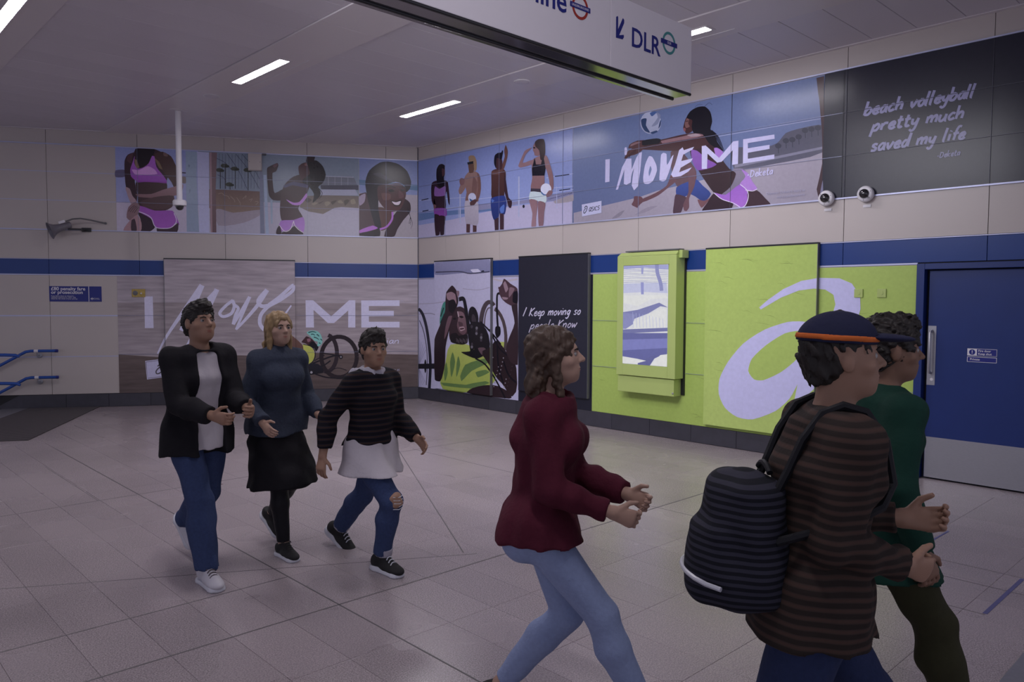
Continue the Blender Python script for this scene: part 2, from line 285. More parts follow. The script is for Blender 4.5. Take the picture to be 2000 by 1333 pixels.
# artwork of the wall posters: per poster the wall, its stand-off and the printed shapes [part, colour, bottom colour or stroke widths, kind, smooth, x/z in mm along the wall]
ART = json.loads('''{"a":["L",0.004,[["b","8088b2","8c90b4","f",0,[4597,3130,3420,3130,3420,3955,4597,3955]],
["b","a9a1b2","a39dae","f",0,[4597,2695,3420,2695,3420,3130,4597,3130]],
["p","55506a",0,"f",1,[4598,3605,4464,3618,4464,3519,4600,3507]],
["p","6d6260",0,"f",1,[3698,3551,3603,3548,3605,3448,3699,3471]],
["p","34303e",0,"f",0,[3697,3625,3599,3619,3599,3601,3697,3604]],
["p","8494a6","7d8a9e","f",0,[3597,3947,3429,3946,3445,3562,3421,2702,3601,2703]],
["p","a0a2be",0,"f",0,[3433,3946,3258,3943,3270,2700,3421,2702]],
["p","6f7c90",0,"f",1,[3556,3744,3539,3729,3549,3697,3562,3712]],
["p","6f7c90",0,"f",1,[3544,3370,3535,3343,3548,3302,3558,3342]],
["p","36242c",0,"f",1,[4322,3888,4423,3850,4468,3756,4471,3585,4457,3361,4388,3139,4322,3088,4300,3261,4331,3445,4317,3657]],
["p","4c333a",0,"f",1,[4322,3888,4411,3850,4443,3770,4377,3720,4350,3814]],
["p","36242c","3e2a2e","f",1,[4311,3945,4040,3953,3917,3901,3806,3846,3758,3682,3868,3517,3876,3410,3854,3251,3807,3079,4058,2977,4279,3050,4298,3341,4325,3551,4378,3654]],
["p","44302f",0,"f",1,[3929,3920,3806,3853,3733,3696,3658,3526,3657,3365,3690,3297,3776,3387,3812,3466,3922,3608,4031,3763,4041,3881]],
["p","6a5350",0,"f",1,[3917,3907,3861,3890,3856,3851,3911,3858]],
["p","7a6650",0,"f",1,[4326,3789,4268,3752,4268,3659,4311,3657]],
["p","6e5c48",0,"f",1,[4043,3815,3982,3765,3934,3648,3983,3672]],
["p","1d151c",0,"f",1,[4311,3945,4040,3953,4060,3867,4118,3759,4200,3682,4255,3660,4290,3764,4307,3869]],
["p","9a5cb0","8a4aa2","f",1,[4323,3839,4358,3734,4391,3628,4381,3523,4314,3466,4099,3444,3875,3464,3923,3555,4020,3684,4045,3841,4079,3850,4131,3732,4206,3669,4292,3648,4334,3736]],
["p","c08fd0",0,"f",1,[4369,3629,4268,3626,4144,3691,4046,3643,4010,3578,4146,3559,4319,3552]],
["p","7d3f92",0,"f",0,[4311,3466,3875,3464,3878,3440,4297,3436]],
["p","3c2a2c",0,"f",1,[4316,3433,3878,3437,3871,3330,3818,3145,4057,3031,4254,3091,4294,3262]],
["p","8a6c72","74585c","f",1,[3643,3433,3763,3395,3927,3342,4102,3269,4325,3258,4276,3216,4054,3210,3778,3251,3671,3298]],
["p","4a3638",0,"f",1,[4054,3224,3778,3251,3807,3079,4007,3032,4205,3066,4265,3143]],
["p","9b8288",0,"f",1,[4463,3361,4403,3337,4368,3232,4320,3168,4304,3062,4377,3087,4435,3230]],
["p","86489c","8f4fa4","f",1,[4266,3084,4057,3017,3807,3025,3746,2933,3704,2800,3760,2839,3812,2763,3938,2743,4062,2770,4103,2889,4305,2989]],
["p","2b1c26",0,"f",1,[4305,2989,4109,2889,4056,2764,4132,2695,4397,2693,4258,2865]],
["p","33232c",0,"f",1,[4031,2748,3888,2741,3774,2798,3720,2840,3740,2697,4028,2695]],
["p","bcb0c8",[12.0,11.6],"s",4,[4299,2996,4207,2966,4109,2902,4050,2766,3913,2746,3812,2773,3747,2866,3781,2986]],
["p","7c6266",0,"f",1,[4427,3058,4327,3141,4264,3077,4306,2930,4394,2847,4457,2899]],
["p","98787e",0,"f",1,[4507,2700,4406,2860,4306,2943,4249,2825,4262,2697]],
["p","3c2c34",0,"f",1,[4388,2861,4342,2882,4316,2703,4395,2701]],
["p","3a2a30",[6.1,6.3],"s",4,[4428,2992,4390,3046,4338,3088]],
["p","3a2a30",[6.1,6.3],"s",4,[4401,2985,4363,3042,4318,3078]],
["p","3a2a30",[6.1,6.4],"s",4,[4374,2978,4336,3038,4299,3068]],
["p","3a2a30",[6.1,6.4],"s",4,[4347,2971,4309,3033,4279,3058]]]],"b":["L",0.004,[["b","6f7a88","76808e","f",0,[3420,3200,966,3200,966,3955,3420,3955]],
["b","9c98a8","9694a2","f",0,[3420,2695,966,2695,966,3200,3420,3200]],
["p","67554f","7a6a60","f",0,[3267,3373,2909,3373,2484,3366,2487,3053,2914,2992,3146,3046,3271,3083]],
["p","8a7c70",[8.0,8.1],"s",4,[3129,3304,3078,3320,3039,3280]],
["p","8a7c70",[8.2,8.0],"s",4,[3039,3288,2988,3273,2963,3233]],
["p","8a7c70",[8.2,7.9],"s",4,[2949,3273,2898,3225,2885,3185]],
["p","8a7c70",[8.1,7.8],"s",4,[2858,3257,2807,3178,2808,3137]],
["p","8a7c70",[7.8,7.8],"s",4,[2767,3241,2714,3295,2728,3253]],
["p","8a7c70",[8.0,7.8],"s",4,[2676,3225,2623,3247,2650,3205]],
["p","8a7c70",[8.3,7.9],"s",4,[2584,3209,2532,3200,2572,3157]],
["p","8a828c",0,"f",1,[3159,3073,2914,3019,2494,3080,2521,2983,2759,2866,3137,2812]],
["p","4a4d5e",[4.5,4.5],"s",1,[3107,3927,3109,3386]],
["p","4a4d5e",[4.5,4.5],"s",1,[3060,3928,3062,3388]],
["p","4a4d5e",[4.5,4.5],"s",1,[3012,3929,3016,3390]],
["p","4a4d5e",[4.5,4.5],"s",1,[2964,3929,2969,3391]],
["p","4a4d5e",[4.5,4.5],"s",1,[2917,3930,2923,3393]],
["p","4a4d5e",[4.5,4.6],"s",1,[2869,3931,2876,3395]],
["p","4a4d5e",[4.6,4.6],"s",1,[2821,3932,2829,3397]],
["p","4a4d5e",[4.6,4.6],"s",1,[2772,3933,2782,3399]],
["p","4a4d5e",[4.6,4.6],"s",1,[2724,3934,2735,3400]],
["p","4a4d5e",[4.6,4.6],"s",1,[2676,3935,2688,3402]],
["p","4a4d5e",[4.6,4.6],"s",1,[2628,3936,2641,3404]],
["p","4a4d5e",[4.6,4.6],"s",1,[2579,3937,2594,3406]],
["p","4a4d5e",[4.6,4.6],"s",1,[2531,3938,2546,3407]],
["p","3c3f52",[6.8,6.7],"s",4,[2991,3939,2830,3691,2700,3402]],
["p","3c3f52",[6.8,6.8],"s",4,[2862,3938,2674,3695,2516,3409]],
["p","3c3f52",[6.8,6.8],"s",4,[2771,3943,2614,3752,2488,3519]],
["p","3c3f52",[6.8,6.8],"s",4,[3147,3857,3023,3794,2930,3691]],
["p","3c3f52",[6.8,6.7],"s",4,[3138,3601,3059,3570,3011,3498]],
["p","34353a",[11.6,11.6],"s",1,[3092,3678,3096,3387]],
["p","3d4038",0,"f",0,[3053,3679,3066,3658,3098,3645,3135,3648,3158,3664,3158,3686,3134,3704,3097,3709,3065,3700]],
["p","2f322c",0,"f",0,[3030,3670,3045,3652,3078,3646,3104,3657,3103,3676,3077,3689,3044,3686]],
["p","34353a",[11.6,11.6],"s",1,[3020,3748,3025,3389]],
["p","3d4038",0,"f",0,[2981,3750,2994,3729,3026,3716,3063,3718,3086,3734,3086,3757,3062,3775,3025,3780,2994,3770]],
["p","2f322c",0,"f",0,[2958,3740,2973,3723,3006,3717,3032,3728,3032,3746,3005,3759,2972,3757]],
["p","34353a",[11.7,11.7],"s",1,[2872,3708,2876,3395]],
["p","3d4038",0,"f",0,[2833,3709,2846,3688,2878,3675,2915,3678,2939,3694,2938,3716,2914,3734,2877,3739,2845,3730]],
["p","2f322c",0,"f",0,[2809,3699,2824,3682,2857,3676,2884,3687,2883,3706,2857,3719,2824,3716]],
["p","34353a",[11.8,11.8],"s",1,[2680,3696,2685,3375]],
["p","3d4038",0,"f",0,[2641,3697,2654,3676,2687,3663,2724,3665,2748,3681,2747,3704,2723,3722,2686,3728,2654,3718]],
["p","2f322c",0,"f",0,[2618,3687,2633,3670,2666,3664,2692,3675,2692,3694,2665,3707,2632,3704]],
["p","34353a",[11.7,11.7],"s",1,[2953,3460,2954,3378]],
["p","3d4038",0,"f",0,[2914,3461,2927,3440,2959,3428,2996,3430,3020,3446,3019,3468,2995,3486,2959,3492,2926,3482]],
["p","2f322c",0,"f",0,[2891,3452,2906,3434,2939,3428,2965,3439,2965,3458,2938,3471,2905,3468]],
["p","6f5c60","5c484c","f",0,[3251,3944,3139,3944,3167,3384,3167,2703,3248,2704,3254,2893]],
["p","8c747a",0,"f",0,[3251,3944,3220,3944,3226,2701,3248,2704]],
["p","6c7184",0,"f",0,[2510,3683,2464,3685,2442,2703,2509,2704]],
["p","8c99ae",0,"f",0,[2451,3630,2405,3632,2379,2698,2429,2699]],
["p","8795a6",0,"f",0,[2350,3236,2317,3237,2321,2865,2345,2864]],
["p","62656f",0,"f",0,[1490,3643,1077,3663,1035,3634,994,3523,973,3467,1574,3444,1574,3500]],
["p","9a9caa",[11.2,11.3],"s",1,[1490,3647,1049,3650]],
["p","8a8c9a",[6.9,6.9],"s",1,[1449,3645,1450,3505]],
["p","8a8c9a",[6.9,6.9],"s",1,[1346,3649,1347,3509]],
["p","8a8c9a",[6.9,6.9],"s",1,[1243,3653,1244,3513]],
["p","8a8c9a",[6.9,6.9],"s",1,[1139,3658,1140,3517]],
["p","3a3947",0,"f",0,[1574,3500,973,3524,973,3446,1560,3438]],
["p","9092a4",0,"f",0,[1574,3431,1022,3451,975,3361,1575,3336]],
["p","60564f","6c6058","f",0,[1847,3316,1493,3343,970,3348,971,3154,1246,3162,1357,3144,1536,3041,1768,3075,1903,3141]],
["p","474039",0,"f",1,[1820,3268,1766,3291,1712,3258,1780,3214]],
["p","7d7464",0,"f",1,[1719,3198,1665,3221,1614,3218,1683,3174]],
["p","474039",0,"f",1,[1617,3211,1562,3234,1515,3262,1584,3204]],
["p","7d7464",0,"f",1,[1514,3225,1459,3247,1417,3222,1486,3164]],
["p","474039",0,"f",1,[1411,3238,1356,3261,1317,3266,1387,3194]],
["p","7d7464",0,"f",1,[1308,3251,1252,3274,1218,3226,1287,3224]],
["p","474039",0,"f",1,[1204,3265,1148,3288,1118,3270,1188,3184]],
["p","7d7464",0,"f",1,[1100,3278,1044,3301,1018,3230,1088,3214]],
["p","2f1d23",0,"f",1,[2390,3742,2324,3784,2237,3825,2220,3791,2258,3693,2312,3664,2307,3472,2282,3349,2128,3423,2103,3252,2303,3235,2369,3304,2387,3468,2396,3674]],
["p","523840",0,"f",1,[2310,3780,2244,3820,2228,3798,2278,3747]],
["p","2f1d23","3a242a","f",1,[2127,3492,1992,3622,1817,3657,1750,3493,1786,3353,1875,3211,1923,3112,1863,3003,1848,2920,2174,2910,2205,3062,2197,3228,2182,3352]],
["p","3f252b",0,"f",1,[1912,3784,1842,3843,1706,3856,1688,3607,1871,3565,1904,3667]],
["p","6b4a4a",0,"f",1,[1815,3837,1747,3847,1761,3805,1815,3803]],
["p","140e14",0,"f",1,[1788,3866,1638,3894,1537,3808,1490,3671,1532,3544,1608,3471,1572,3361,1657,3246,1699,3217,1677,3357,1751,3466,1818,3491,1858,3565,1742,3674,1761,3784]],
["p","24161b",0,"f",0,[1784,3946,1654,3950,1679,3864,1798,3863]],
["p","140e14",[12.5,4.0],"s",4,[1628,3470,1602,3374,1644,3275]],
["p","140e14",[12.6,4.0],"s",4,[1628,3470,1575,3375,1622,3275]],
["p","140e14",[12.7,4.0],"s",4,[1628,3470,1547,3376,1600,3276]],
["p","3e3a5a",0,"f",1,[2148,3471,1993,3539,1764,3496,1778,3448,2007,3483,2128,3437]],
["p","a574b8",0,"f",1,[2110,3256,1996,3207,1902,3224,1792,3367,1786,3304,1895,3174,2017,3176]],
["p","8d60a8","9c70b4","f",1,[2187,2917,1999,2932,1850,2982,1824,2879,1850,2738,1986,2853,2068,2775,2189,2744,2221,2840]],
["p","2a1b21",0,"f",1,[2255,2784,2212,2840,2186,2744,2189,2702,2267,2703]],
["p","2a1b21",0,"f",1,[2176,2730,2068,2764,1987,2835,1852,2727,1853,2705,2187,2702]],
["p","c6bcd2",[9.6,9.4],"s",4,[2215,2840,2135,2745,2048,2782,1996,2915]],
["p","c6bcd2",[9.5,9.8],"s",4,[1996,2915,1980,2846,1920,2778,1846,2732]]]],"c":["L",0.004,[["b","6b769c","747fa4","f",0,[960,3400,12,3400,12,3955,960,3955]],
["b","968f98","8c868c","f",0,[960,2695,12,2695,12,3400,960,3400]],
["p","4b6784",0,"f",0,[963,3616,-1,3565,0,3473,963,3535]],
["p","3f2b31",0,"f",0,[961,3383,855,3415,757,3277,645,3139,632,2712,965,2704]],
["p","8f8296",0,"f",1,[961,3341,862,3394,877,3259,954,3193]],
["p","2c1c22",0,"f",1,[245,3338,137,3270,127,3127,246,2979,347,2819,397,2706,561,2705,461,2973,346,3134]],
["p","4c322f",0,"f",1,[659,3181,432,3117,411,2975,518,2829,618,2798,674,2967]],
["p","15101a",0,"f",1,[627,3905,485,3929,315,3891,179,3783,115,3614,137,3499,201,3439,230,3553,373,3604,544,3540,622,3481,651,3309,652,3139,604,2827,682,2796,786,3134,841,3388,861,3585,797,3771]],
["p","3b2126","4a2a2c","f",1,[657,3522,515,3556,316,3585,223,3524,199,3411,231,3281,303,3150,432,3110,559,3170,658,3309]],
["p","55343a",0,"f",1,[316,3464,245,3409,238,3352,317,3335]],
["p","5b3a3a",0,"f",1,[601,3410,459,3401,459,3316,573,3298]],
["p","130c12",0,"f",1,[494,3464,430,3481,388,3450,452,3430]],
["p","130c12",0,"f",1,[295,3479,230,3488,216,3465,273,3454]],
["p","130c12",[12.6,13.0],"s",4,[530,3506,451,3527,373,3504]],
["p","130c12",[11.3,11.7],"s",4,[316,3509,244,3526,208,3511]],
["p","2a1418",0,"f",1,[452,3295,374,3290,271,3315,303,3214,388,3204]],
["p","c4b8c2",0,"f",1,[434,3281,367,3269,285,3293,317,3229,388,3230]],
["p","2a2634",0,"f",1,[741,3717,628,3743,515,3677,387,3596,487,3607,656,3678]],
["p","9c62b0",0,"f",1,[956,2796,745,2877,660,2837,802,2786,957,2746]],
["p","9c62b0",[31.4,31.1],"s",4,[425,3110,432,2988,518,2865,632,2819]],
["p","1f161c",0,"f",1,[957,2746,802,2782,632,2812,633,2706,957,2704]],
["p","15101a",[8.7,2.9],"s",4,[173,3183,131,3040,95,2926,124,2839]],
["p","15101a",[8.7,2.9],"s",4,[174,3154,131,3040,124,2925,124,2897]],
["p","15101a",[8.8,2.8],"s",4,[174,3125,131,3040,153,2925,124,2954]]]],"d":["R",0.004,[["b","7986b8","8490be","f",0,[12,2900,3448,2900,3448,3950,12,3950]],
["b","a6a2be","aaa6c2","f",0,[12,2695,3448,2695,3448,3020,2200,3020,900,2930,12,2900]],
["p","5a719c",0,"f",0,[24,3093,1083,3067,1830,3035,1830,2991,760,3004,24,2973]],
["p","7d7e9e",0,"f",1,[1534,3105,2220,3082,2592,3091,3118,3111,3462,3117,3463,3018,2633,3038,2006,3028,1535,3026]],
["p","938c94",0,"f",1,[3100,3017,3285,3054,3463,3075,3464,2991,3138,2984]],
["p","4f5274",0,"f",0,[3004,3056,3020,3071,3031,3048]],
["p","4f5274",0,"f",0,[3033,3049,3048,3074,3060,3051]],
["p","4f5274",0,"f",0,[3061,3055,3076,3077,3088,3054]],
["p","4f5274",0,"f",0,[3090,3060,3105,3079,3116,3056]],
["p","4f5274",0,"f",0,[3118,3066,3133,3082,3144,3059]],
["p","4f5274",0,"f",0,[3146,3059,3161,3085,3172,3062]],
["p","4f5274",0,"f",0,[3174,3065,3189,3088,3200,3065]],
["p","4f5274",0,"f",0,[3202,3070,3217,3090,3228,3068]],
["p","4f5274",0,"f",0,[3230,3076,3244,3093,3256,3070]],
["p","4f5274",0,"f",0,[3257,3081,3272,3096,3283,3073]],
["p","4f5274",0,"f",0,[3285,3074,3299,3098,3311,3076]],
["p","4f5274",0,"f",0,[3312,3080,3327,3101,3338,3079]],
["p","4f5274",0,"f",0,[3340,3085,3354,3104,3365,3081]],
["p","4f5274",0,"f",0,[3367,3091,3381,3107,3392,3084]],
["p","4f5274",0,"f",0,[3394,3084,3408,3109,3419,3087]],
["p","4f5274",0,"f",0,[3421,3089,3435,3112,3446,3090]],
["p","b2b6d0",[6.7,6.2],"s",1,[47,3305,1228,3247]],
["p","b2b6d0",[6.7,6.3],"s",1,[74,3125,1229,3109]],
["p","b2b6d0",[6.3,6.1],"s",1,[1228,3193,1829,3191]],
["p","b2b6d0",[5.7,5.5],"s",1,[2963,3352,3463,3353]],
["p","b2b6d0",[5.9,5.5],"s",1,[2429,3120,3466,3143]],
["p","b2b6d0",[5.5,5.4],"s",1,[3098,3201,3465,3186]],
["p","262a40",[15.8,15.6],"s",1,[102,3307,291,3315]],
["p","262a40",[15.4,15.2],"s",1,[129,3124,291,3127]],
["p","262a40",[12.6,12.3],"s",1,[3124,3354,3391,3350]],
["p","262a40",[12.5,12.3],"s",1,[3210,3156,3411,3155]],
["p","a2a8c4",0,"f",0,[1083,3330,1115,3327,1118,2859,1086,2861]],
["p","9ea4c2",0,"f",0,[2402,3436,2433,3432,2433,2857,2406,2854]],
["p","9ea4c2",0,"f",0,[1054,3124,1069,3123,1069,2936,1054,2938]],
["p","9ea4c2",0,"f",0,[3158,3215,3169,3214,3172,2916,3161,2917]],
["p","20202c",0,"f",0,[2542,2997,2535,2979,2518,2973,2501,2982,2493,3001,2500,3018,2518,3024,2535,3015]],
["p","2e1e29",0,"f",1,[424,3576,529,3584,735,3561,798,3523,841,3268,841,3158,805,3208,765,3385,735,3325,740,3111,445,3136,440,3305,482,3189,437,3177,376,3279,363,3473,382,3552]],
["p","171019",0,"f",1,[508,3762,568,3826,646,3832,714,3800,730,3688,697,3613,696,3471,555,3478,503,3619]],
["p","4a2f36",0,"f",1,[645,3761,709,3738,709,3659,658,3633]],
["p","7f5898",0,"f",1,[466,3495,581,3443,735,3475,740,3372,730,3322,450,3344]],
["p","783f90",0,"f",1,[437,3141,755,3115,770,3009,709,2987,580,3011,445,3055]],
["p","2a1a24",0,"f",1,[450,3047,593,3010,585,2713,481,2707]],
["p","2a1a24",0,"f",1,[575,3011,740,2985,709,2852,696,2707,606,2706]],
["p","66494f",0,"f",1,[424,3210,497,3187,471,3134,434,3145]],
["p","886e6a","745652","f",1,[1209,3555,1323,3634,1463,3617,1556,3561,1584,3438,1534,3264,1534,3158,1228,3186,1257,3321,1228,3416]],
["p","6c5250",0,"f",1,[1417,3547,1510,3446,1465,3210,1371,3203]],
["p","836865",0,"f",1,[1228,3553,1132,3487,1064,3371,1083,3315,1137,3310,1242,3414]],
["p","75585a",0,"f",1,[1083,3508,1102,3549,1144,3555,1209,3522,1192,3450,1112,3446]],
["p","6c504c",0,"f",1,[1510,3597,1575,3514,1594,3348,1557,3216,1465,3131,1371,3112,1336,3153,1453,3181,1522,3325]],
["p","5f473f",0,"f",1,[1294,3774,1416,3774,1435,3666,1417,3608,1323,3611,1304,3682]],
["p","8d7661",0,"f",1,[1303,3856,1351,3873,1440,3854,1491,3764,1491,3644,1440,3620,1416,3759,1322,3783]],
["p","1f232c",0,"f",0,[1270,3777,1416,3780,1417,3741,1285,3742]],
["p","a8a2b0","9a94a4","f",1,[1228,3193,1523,3144,1539,2992,1535,2841,1484,2789,1395,2813,1336,2828,1248,2839,1210,3018]],
["p","4a3437",0,"f",0,[1253,2837,1344,2827,1337,2699,1253,2705]],
["p","4a3437",0,"f",0,[1407,2808,1494,2793,1494,2702,1408,2701]],
["p","b4b8d2",0,"f",0,[1483,3219,1479,3197,1466,3178,1445,3163,1419,3155,1390,3154,1361,3161,1334,3173,1313,3191,1300,3213,1295,3236,1300,3258,1313,3278,1334,3292,1360,3299,1390,3300,1419,3294,1445,3281,1465,3263,1479,3241]],
["p","3d5b86",0,"f",1,[1324,3223,1418,3184,1474,3209,1441,3154,1347,3175]],
["p","4e373a",0,"f",1,[1338,3161,1441,3197,1507,3176,1442,3113,1348,3114]],
["p","4d3332","3c2729","f",1,[1832,3574,1937,3598,2068,3590,2137,3538,2144,3436,2123,3294,2096,3163,1840,3179,1832,3382]],
["p","33222a",0,"f",1,[2115,3526,2150,3392,2203,3156,2275,3091,2259,2999,2210,3011,2173,3101,2113,3266]],
["p","5e423f",0,"f",1,[1832,3571,1854,3524,2003,3510,2106,3585,2174,3735,2184,3827,2139,3920,2109,3844,2120,3756,2035,3601,1938,3561]],
["p","3f2a30",0,"f",1,[1919,3768,2056,3729,2063,3590,1959,3581,1920,3666]],
["p","181420",0,"f",1,[1888,3728,1904,3800,1969,3827,2045,3824,2066,3853,2084,3841,2071,3777,2050,3722,1948,3757,1933,3606,1893,3669]],
["p","2c3a7a","243064","f",1,[1829,3180,2113,3190,2161,3087,2125,2919,2017,2942,1991,2890,1897,2848,1848,2923,1818,3073]],
["p","4f6bb0",0,"f",1,[2017,3012,2114,3062,2104,2947,2039,2945]],
["p","4f6bb0",0,"f",1,[1833,3161,1896,3140,1851,3107]],
["p","3c2a32",0,"f",0,[1897,2853,1991,2883,1990,2695,1911,2697]],
["p","3c2a32",0,"f",0,[2017,2939,2104,2921,2105,2696,2021,2700]],
["p","87696c","7a5c60","f",1,[2684,3627,2806,3666,2961,3659,3023,3556,3096,3357,3102,3194,3045,3145,3021,3311,2955,3483,2929,3376,2930,3266,2830,3166,2663,3231,2690,3375,2679,3516]],
["p","84686e",0,"f",1,[2684,3634,2497,3615,2557,3727,2683,3805,2587,3796,2530,3773,2405,3584,2450,3555,2678,3572]],
["p","7f6064",0,"f",1,[2706,3825,2745,3868,2824,3801,2835,3676,2737,3689,2723,3733,2703,3763]],
["p","2e2024",0,"f",1,[2741,3875,2804,3903,2911,3888,2936,3813,2941,3689,2903,3599,2849,3619,2825,3746,2750,3812]],
["p","1b1820",0,"f",0,[2706,3811,2750,3801,2746,3782,2710,3790]],
["p","181622",0,"f",0,[2737,3661,2764,3561,2861,3549,2888,3642,2913,3638,2953,3483,2929,3387,2690,3411,2685,3515]],
["p","3a3441",0,"f",0,[2663,3238,2892,3208,2898,3148,2658,3190]],
["p","b6c4ca",0,"f",1,[2656,3193,2898,3153,2970,3098,2966,3022,2851,3006,2795,3056,2632,3085]],
["p","82656c","8c7078","f",1,[2632,3085,2791,3053,2789,2920,2770,2810,2767,2696,2679,2702,2698,2886]],
["p","7a5e66",0,"f",1,[2811,3043,2951,3006,2929,2881,2908,2695,2828,2695,2812,2890]],
["p","c6c9de",0,"f",0,[3064,3187,3059,3163,3045,3142,3022,3127,2994,3118,2962,3117,2930,3124,2900,3139,2877,3159,2862,3182,2857,3208,2862,3232,2876,3253,2899,3268,2928,3276,2960,3277,2992,3269,3021,3255,3044,3235,3059,3212]],
["p","3f5f92",0,"f",1,[2869,3176,2927,3132,3004,3122,2927,3115,2873,3145]],
["p","785a60",0,"f",1,[2958,3112,3022,3174,3091,3154,3061,3102,2985,3089]]]],"e":["R",0.004,[["b","67769e","5b6486","f",0,[3452,2695,7060,2695,7060,3950,3452,3950]],
["p","9a94a2","908a98","f",0,[3474,2830,4042,2888,4569,2939,4836,2991,5442,3047,5930,3120,6353,3150,6874,3180,6887,2674,5877,2686,4842,2683,3476,2692]],
["p","50505f","585868","f",1,[5815,3317,5925,3358,6171,3310,6363,3337,6461,3430,6670,3456,6859,3443,6866,3175,6353,3123,5867,3120]],
["p","3e3f4c",0,"f",0,[6415,3303,6405,3283,6379,3278,6352,3291,6340,3313,6351,3333,6377,3338,6404,3325]],
["p","3e3f4c",[8.7,8.7],"s",1,[6378,3308,6384,3227]],
["p","3e3f4c",0,"f",0,[6500,3344,6490,3325,6464,3320,6437,3332,6426,3355,6436,3374,6462,3379,6489,3366]],
["p","3e3f4c",[8.6,8.6],"s",1,[6463,3349,6469,3269]],
["p","3e3f4c",0,"f",0,[6570,3344,6560,3325,6534,3320,6508,3333,6497,3355,6507,3374,6533,3379,6559,3366]],
["p","3e3f4c",[8.5,8.5],"s",1,[6534,3350,6540,3269]],
["p","3e3f4c",0,"f",0,[6639,3363,6629,3344,6604,3339,6578,3352,6567,3374,6577,3393,6602,3397,6628,3385]],
["p","3e3f4c",[8.4,8.4],"s",1,[6603,3368,6609,3289]],
["p","3e3f4c",0,"f",0,[6707,3418,6697,3399,6672,3395,6646,3407,6635,3429,6645,3448,6670,3452,6696,3440]],
["p","3e3f4c",[8.3,8.3],"s",1,[6671,3424,6677,3344]],
["p","3e3f4c",0,"f",0,[6774,3420,6764,3402,6740,3397,6714,3410,6703,3432,6713,3450,6738,3455,6763,3442]],
["p","3e3f4c",[8.2,8.2],"s",1,[6739,3426,6745,3347]],
["p","3e3f4c",0,"f",0,[6841,3423,6831,3404,6807,3400,6782,3412,6771,3434,6781,3452,6805,3457,6830,3445]],
["p","3e3f4c",[8.1,8.1],"s",1,[6806,3428,6812,3350]],
["p","7d7c90",0,"f",0,[5866,3170,6864,3233,6865,3207,5867,3139]],
["p","a0a4c0",[6.0,5.3],"s",1,[5617,3516,6857,3517]],
["p","7c7784",0,"f",1,[4128,2705,4252,2776,4333,2794,4252,2720]],
["p","86808e",0,"f",1,[4494,2725,4688,2803,4840,2806,4650,2744]],
["p","503c46","5c464c","f",1,[5013,3426,5121,3456,5283,3286,5372,3157,5350,2954,5148,2974,5046,3136]],
["p","5f434a",0,"f",1,[5036,3182,4965,3038,4799,2964,4589,2906,4619,2872,4837,2929,5002,3019,5101,3084]],
["p","5f434a",0,"f",1,[4442,2856,4472,2901,4481,2955,4589,2940,4629,2887,4571,2845,4532,2809,4508,2819]],
["p","5f434a",[15.0,7.6],"s",1,[4521,2881,4463,2838]],
["p","5f434a",[15.4,7.7],"s",1,[4537,2879,4487,2830]],
["p","5f434a",[15.6,7.8],"s",1,[4553,2878,4510,2822]],
["p","5f434a",[15.8,7.9],"s",1,[4568,2876,4534,2813]],
["p","34478a","2c3a70","f",1,[5102,3002,5373,3066,5460,2987,5572,2881,5481,2795,5308,2899,5123,2857]],
["p","473540",0,"f",1,[5095,2920,5265,2859,5205,2775,5170,2700,5063,2699,5070,2801]],
["p","6a4a50",0,"f",1,[5395,2832,5481,2809,5548,2832,5597,2871,5515,2777,5449,2732]],
["p","61464e",0,"f",1,[5257,3245,5345,3205,5373,3113,5349,2984,5282,2857,5284,2753,5250,2711,5214,2722,5201,2790,5272,2932]],
["p","b0b6ce","9298b0","f",0,[4873,3794,4866,3754,4845,3720,4812,3696,4769,3683,4721,3684,4672,3698,4628,3724,4592,3760,4569,3802,4561,3845,4568,3886,4590,3921,4624,3945,4668,3957,4716,3955,4764,3940,4808,3913,4842,3878,4865,3837]],
["p","2d3f62",0,"f",1,[4574,3882,4655,3881,4648,3800,4711,3701,4634,3733,4585,3803]],
["p","2d3f62",0,"f",1,[4711,3701,4805,3714,4824,3696,4749,3680]],
["p","7e86a2",0,"f",1,[4802,3928,4862,3887,4823,3787,4729,3772,4821,3864]],
["p","4a6296",0,"f",1,[4703,3937,4767,3949,4802,3928,4736,3893]],
["p","2d3f62",0,"f",1,[4850,3806,4870,3833,4864,3765,4833,3732]],
["p","362228","2b1b22","f",1,[5363,3583,5534,3536,5669,3394,5704,3261,5803,3135,5892,3068,5824,2906,5712,2853,5613,2884,5476,3058,5388,3185,5308,3312,5280,3449]],
["p","3f272b",0,"f",1,[4490,3630,4636,3624,4863,3595,5154,3608,5363,3601,5491,3564,5552,3468,5469,3422,5298,3414,5013,3441,4715,3494,4570,3525]],
["p","7f6067",0,"f",1,[4873,3579,5189,3587,5363,3595,5474,3555,5330,3544,5119,3546,4892,3546]],
["p","9a8890",0,"f",1,[5242,3594,5363,3591,5432,3558,5295,3564]],
["p","4a2e30",0,"f",1,[4401,3604,4480,3627,4607,3613,4618,3526,4561,3487,4482,3466,4403,3461,4353,3436,4319,3444,4372,3521,4442,3551,4382,3559]],
["p","7c5f62",0,"f",1,[4421,3601,4500,3618,4578,3606,4481,3589,4411,3578]],
["p","3a2226",[14.9,7.6],"s",4,[4501,3527,4423,3490,4333,3447]],
["p","3a2226",[14.5,7.8],"s",4,[4501,3511,4423,3481,4361,3443]],
["p","3a2226",[14.2,8.1],"s",4,[4502,3495,4423,3471,4390,3439]],
["p","12131c",0,"f",1,[4597,3622,4807,3619,4867,3598,4849,3552,4713,3556,4598,3566]],
["p","41272a",0,"f",1,[5195,3727,5212,3776,5246,3815,5317,3781,5344,3674,5294,3616,5228,3611,5209,3644,5184,3677]],
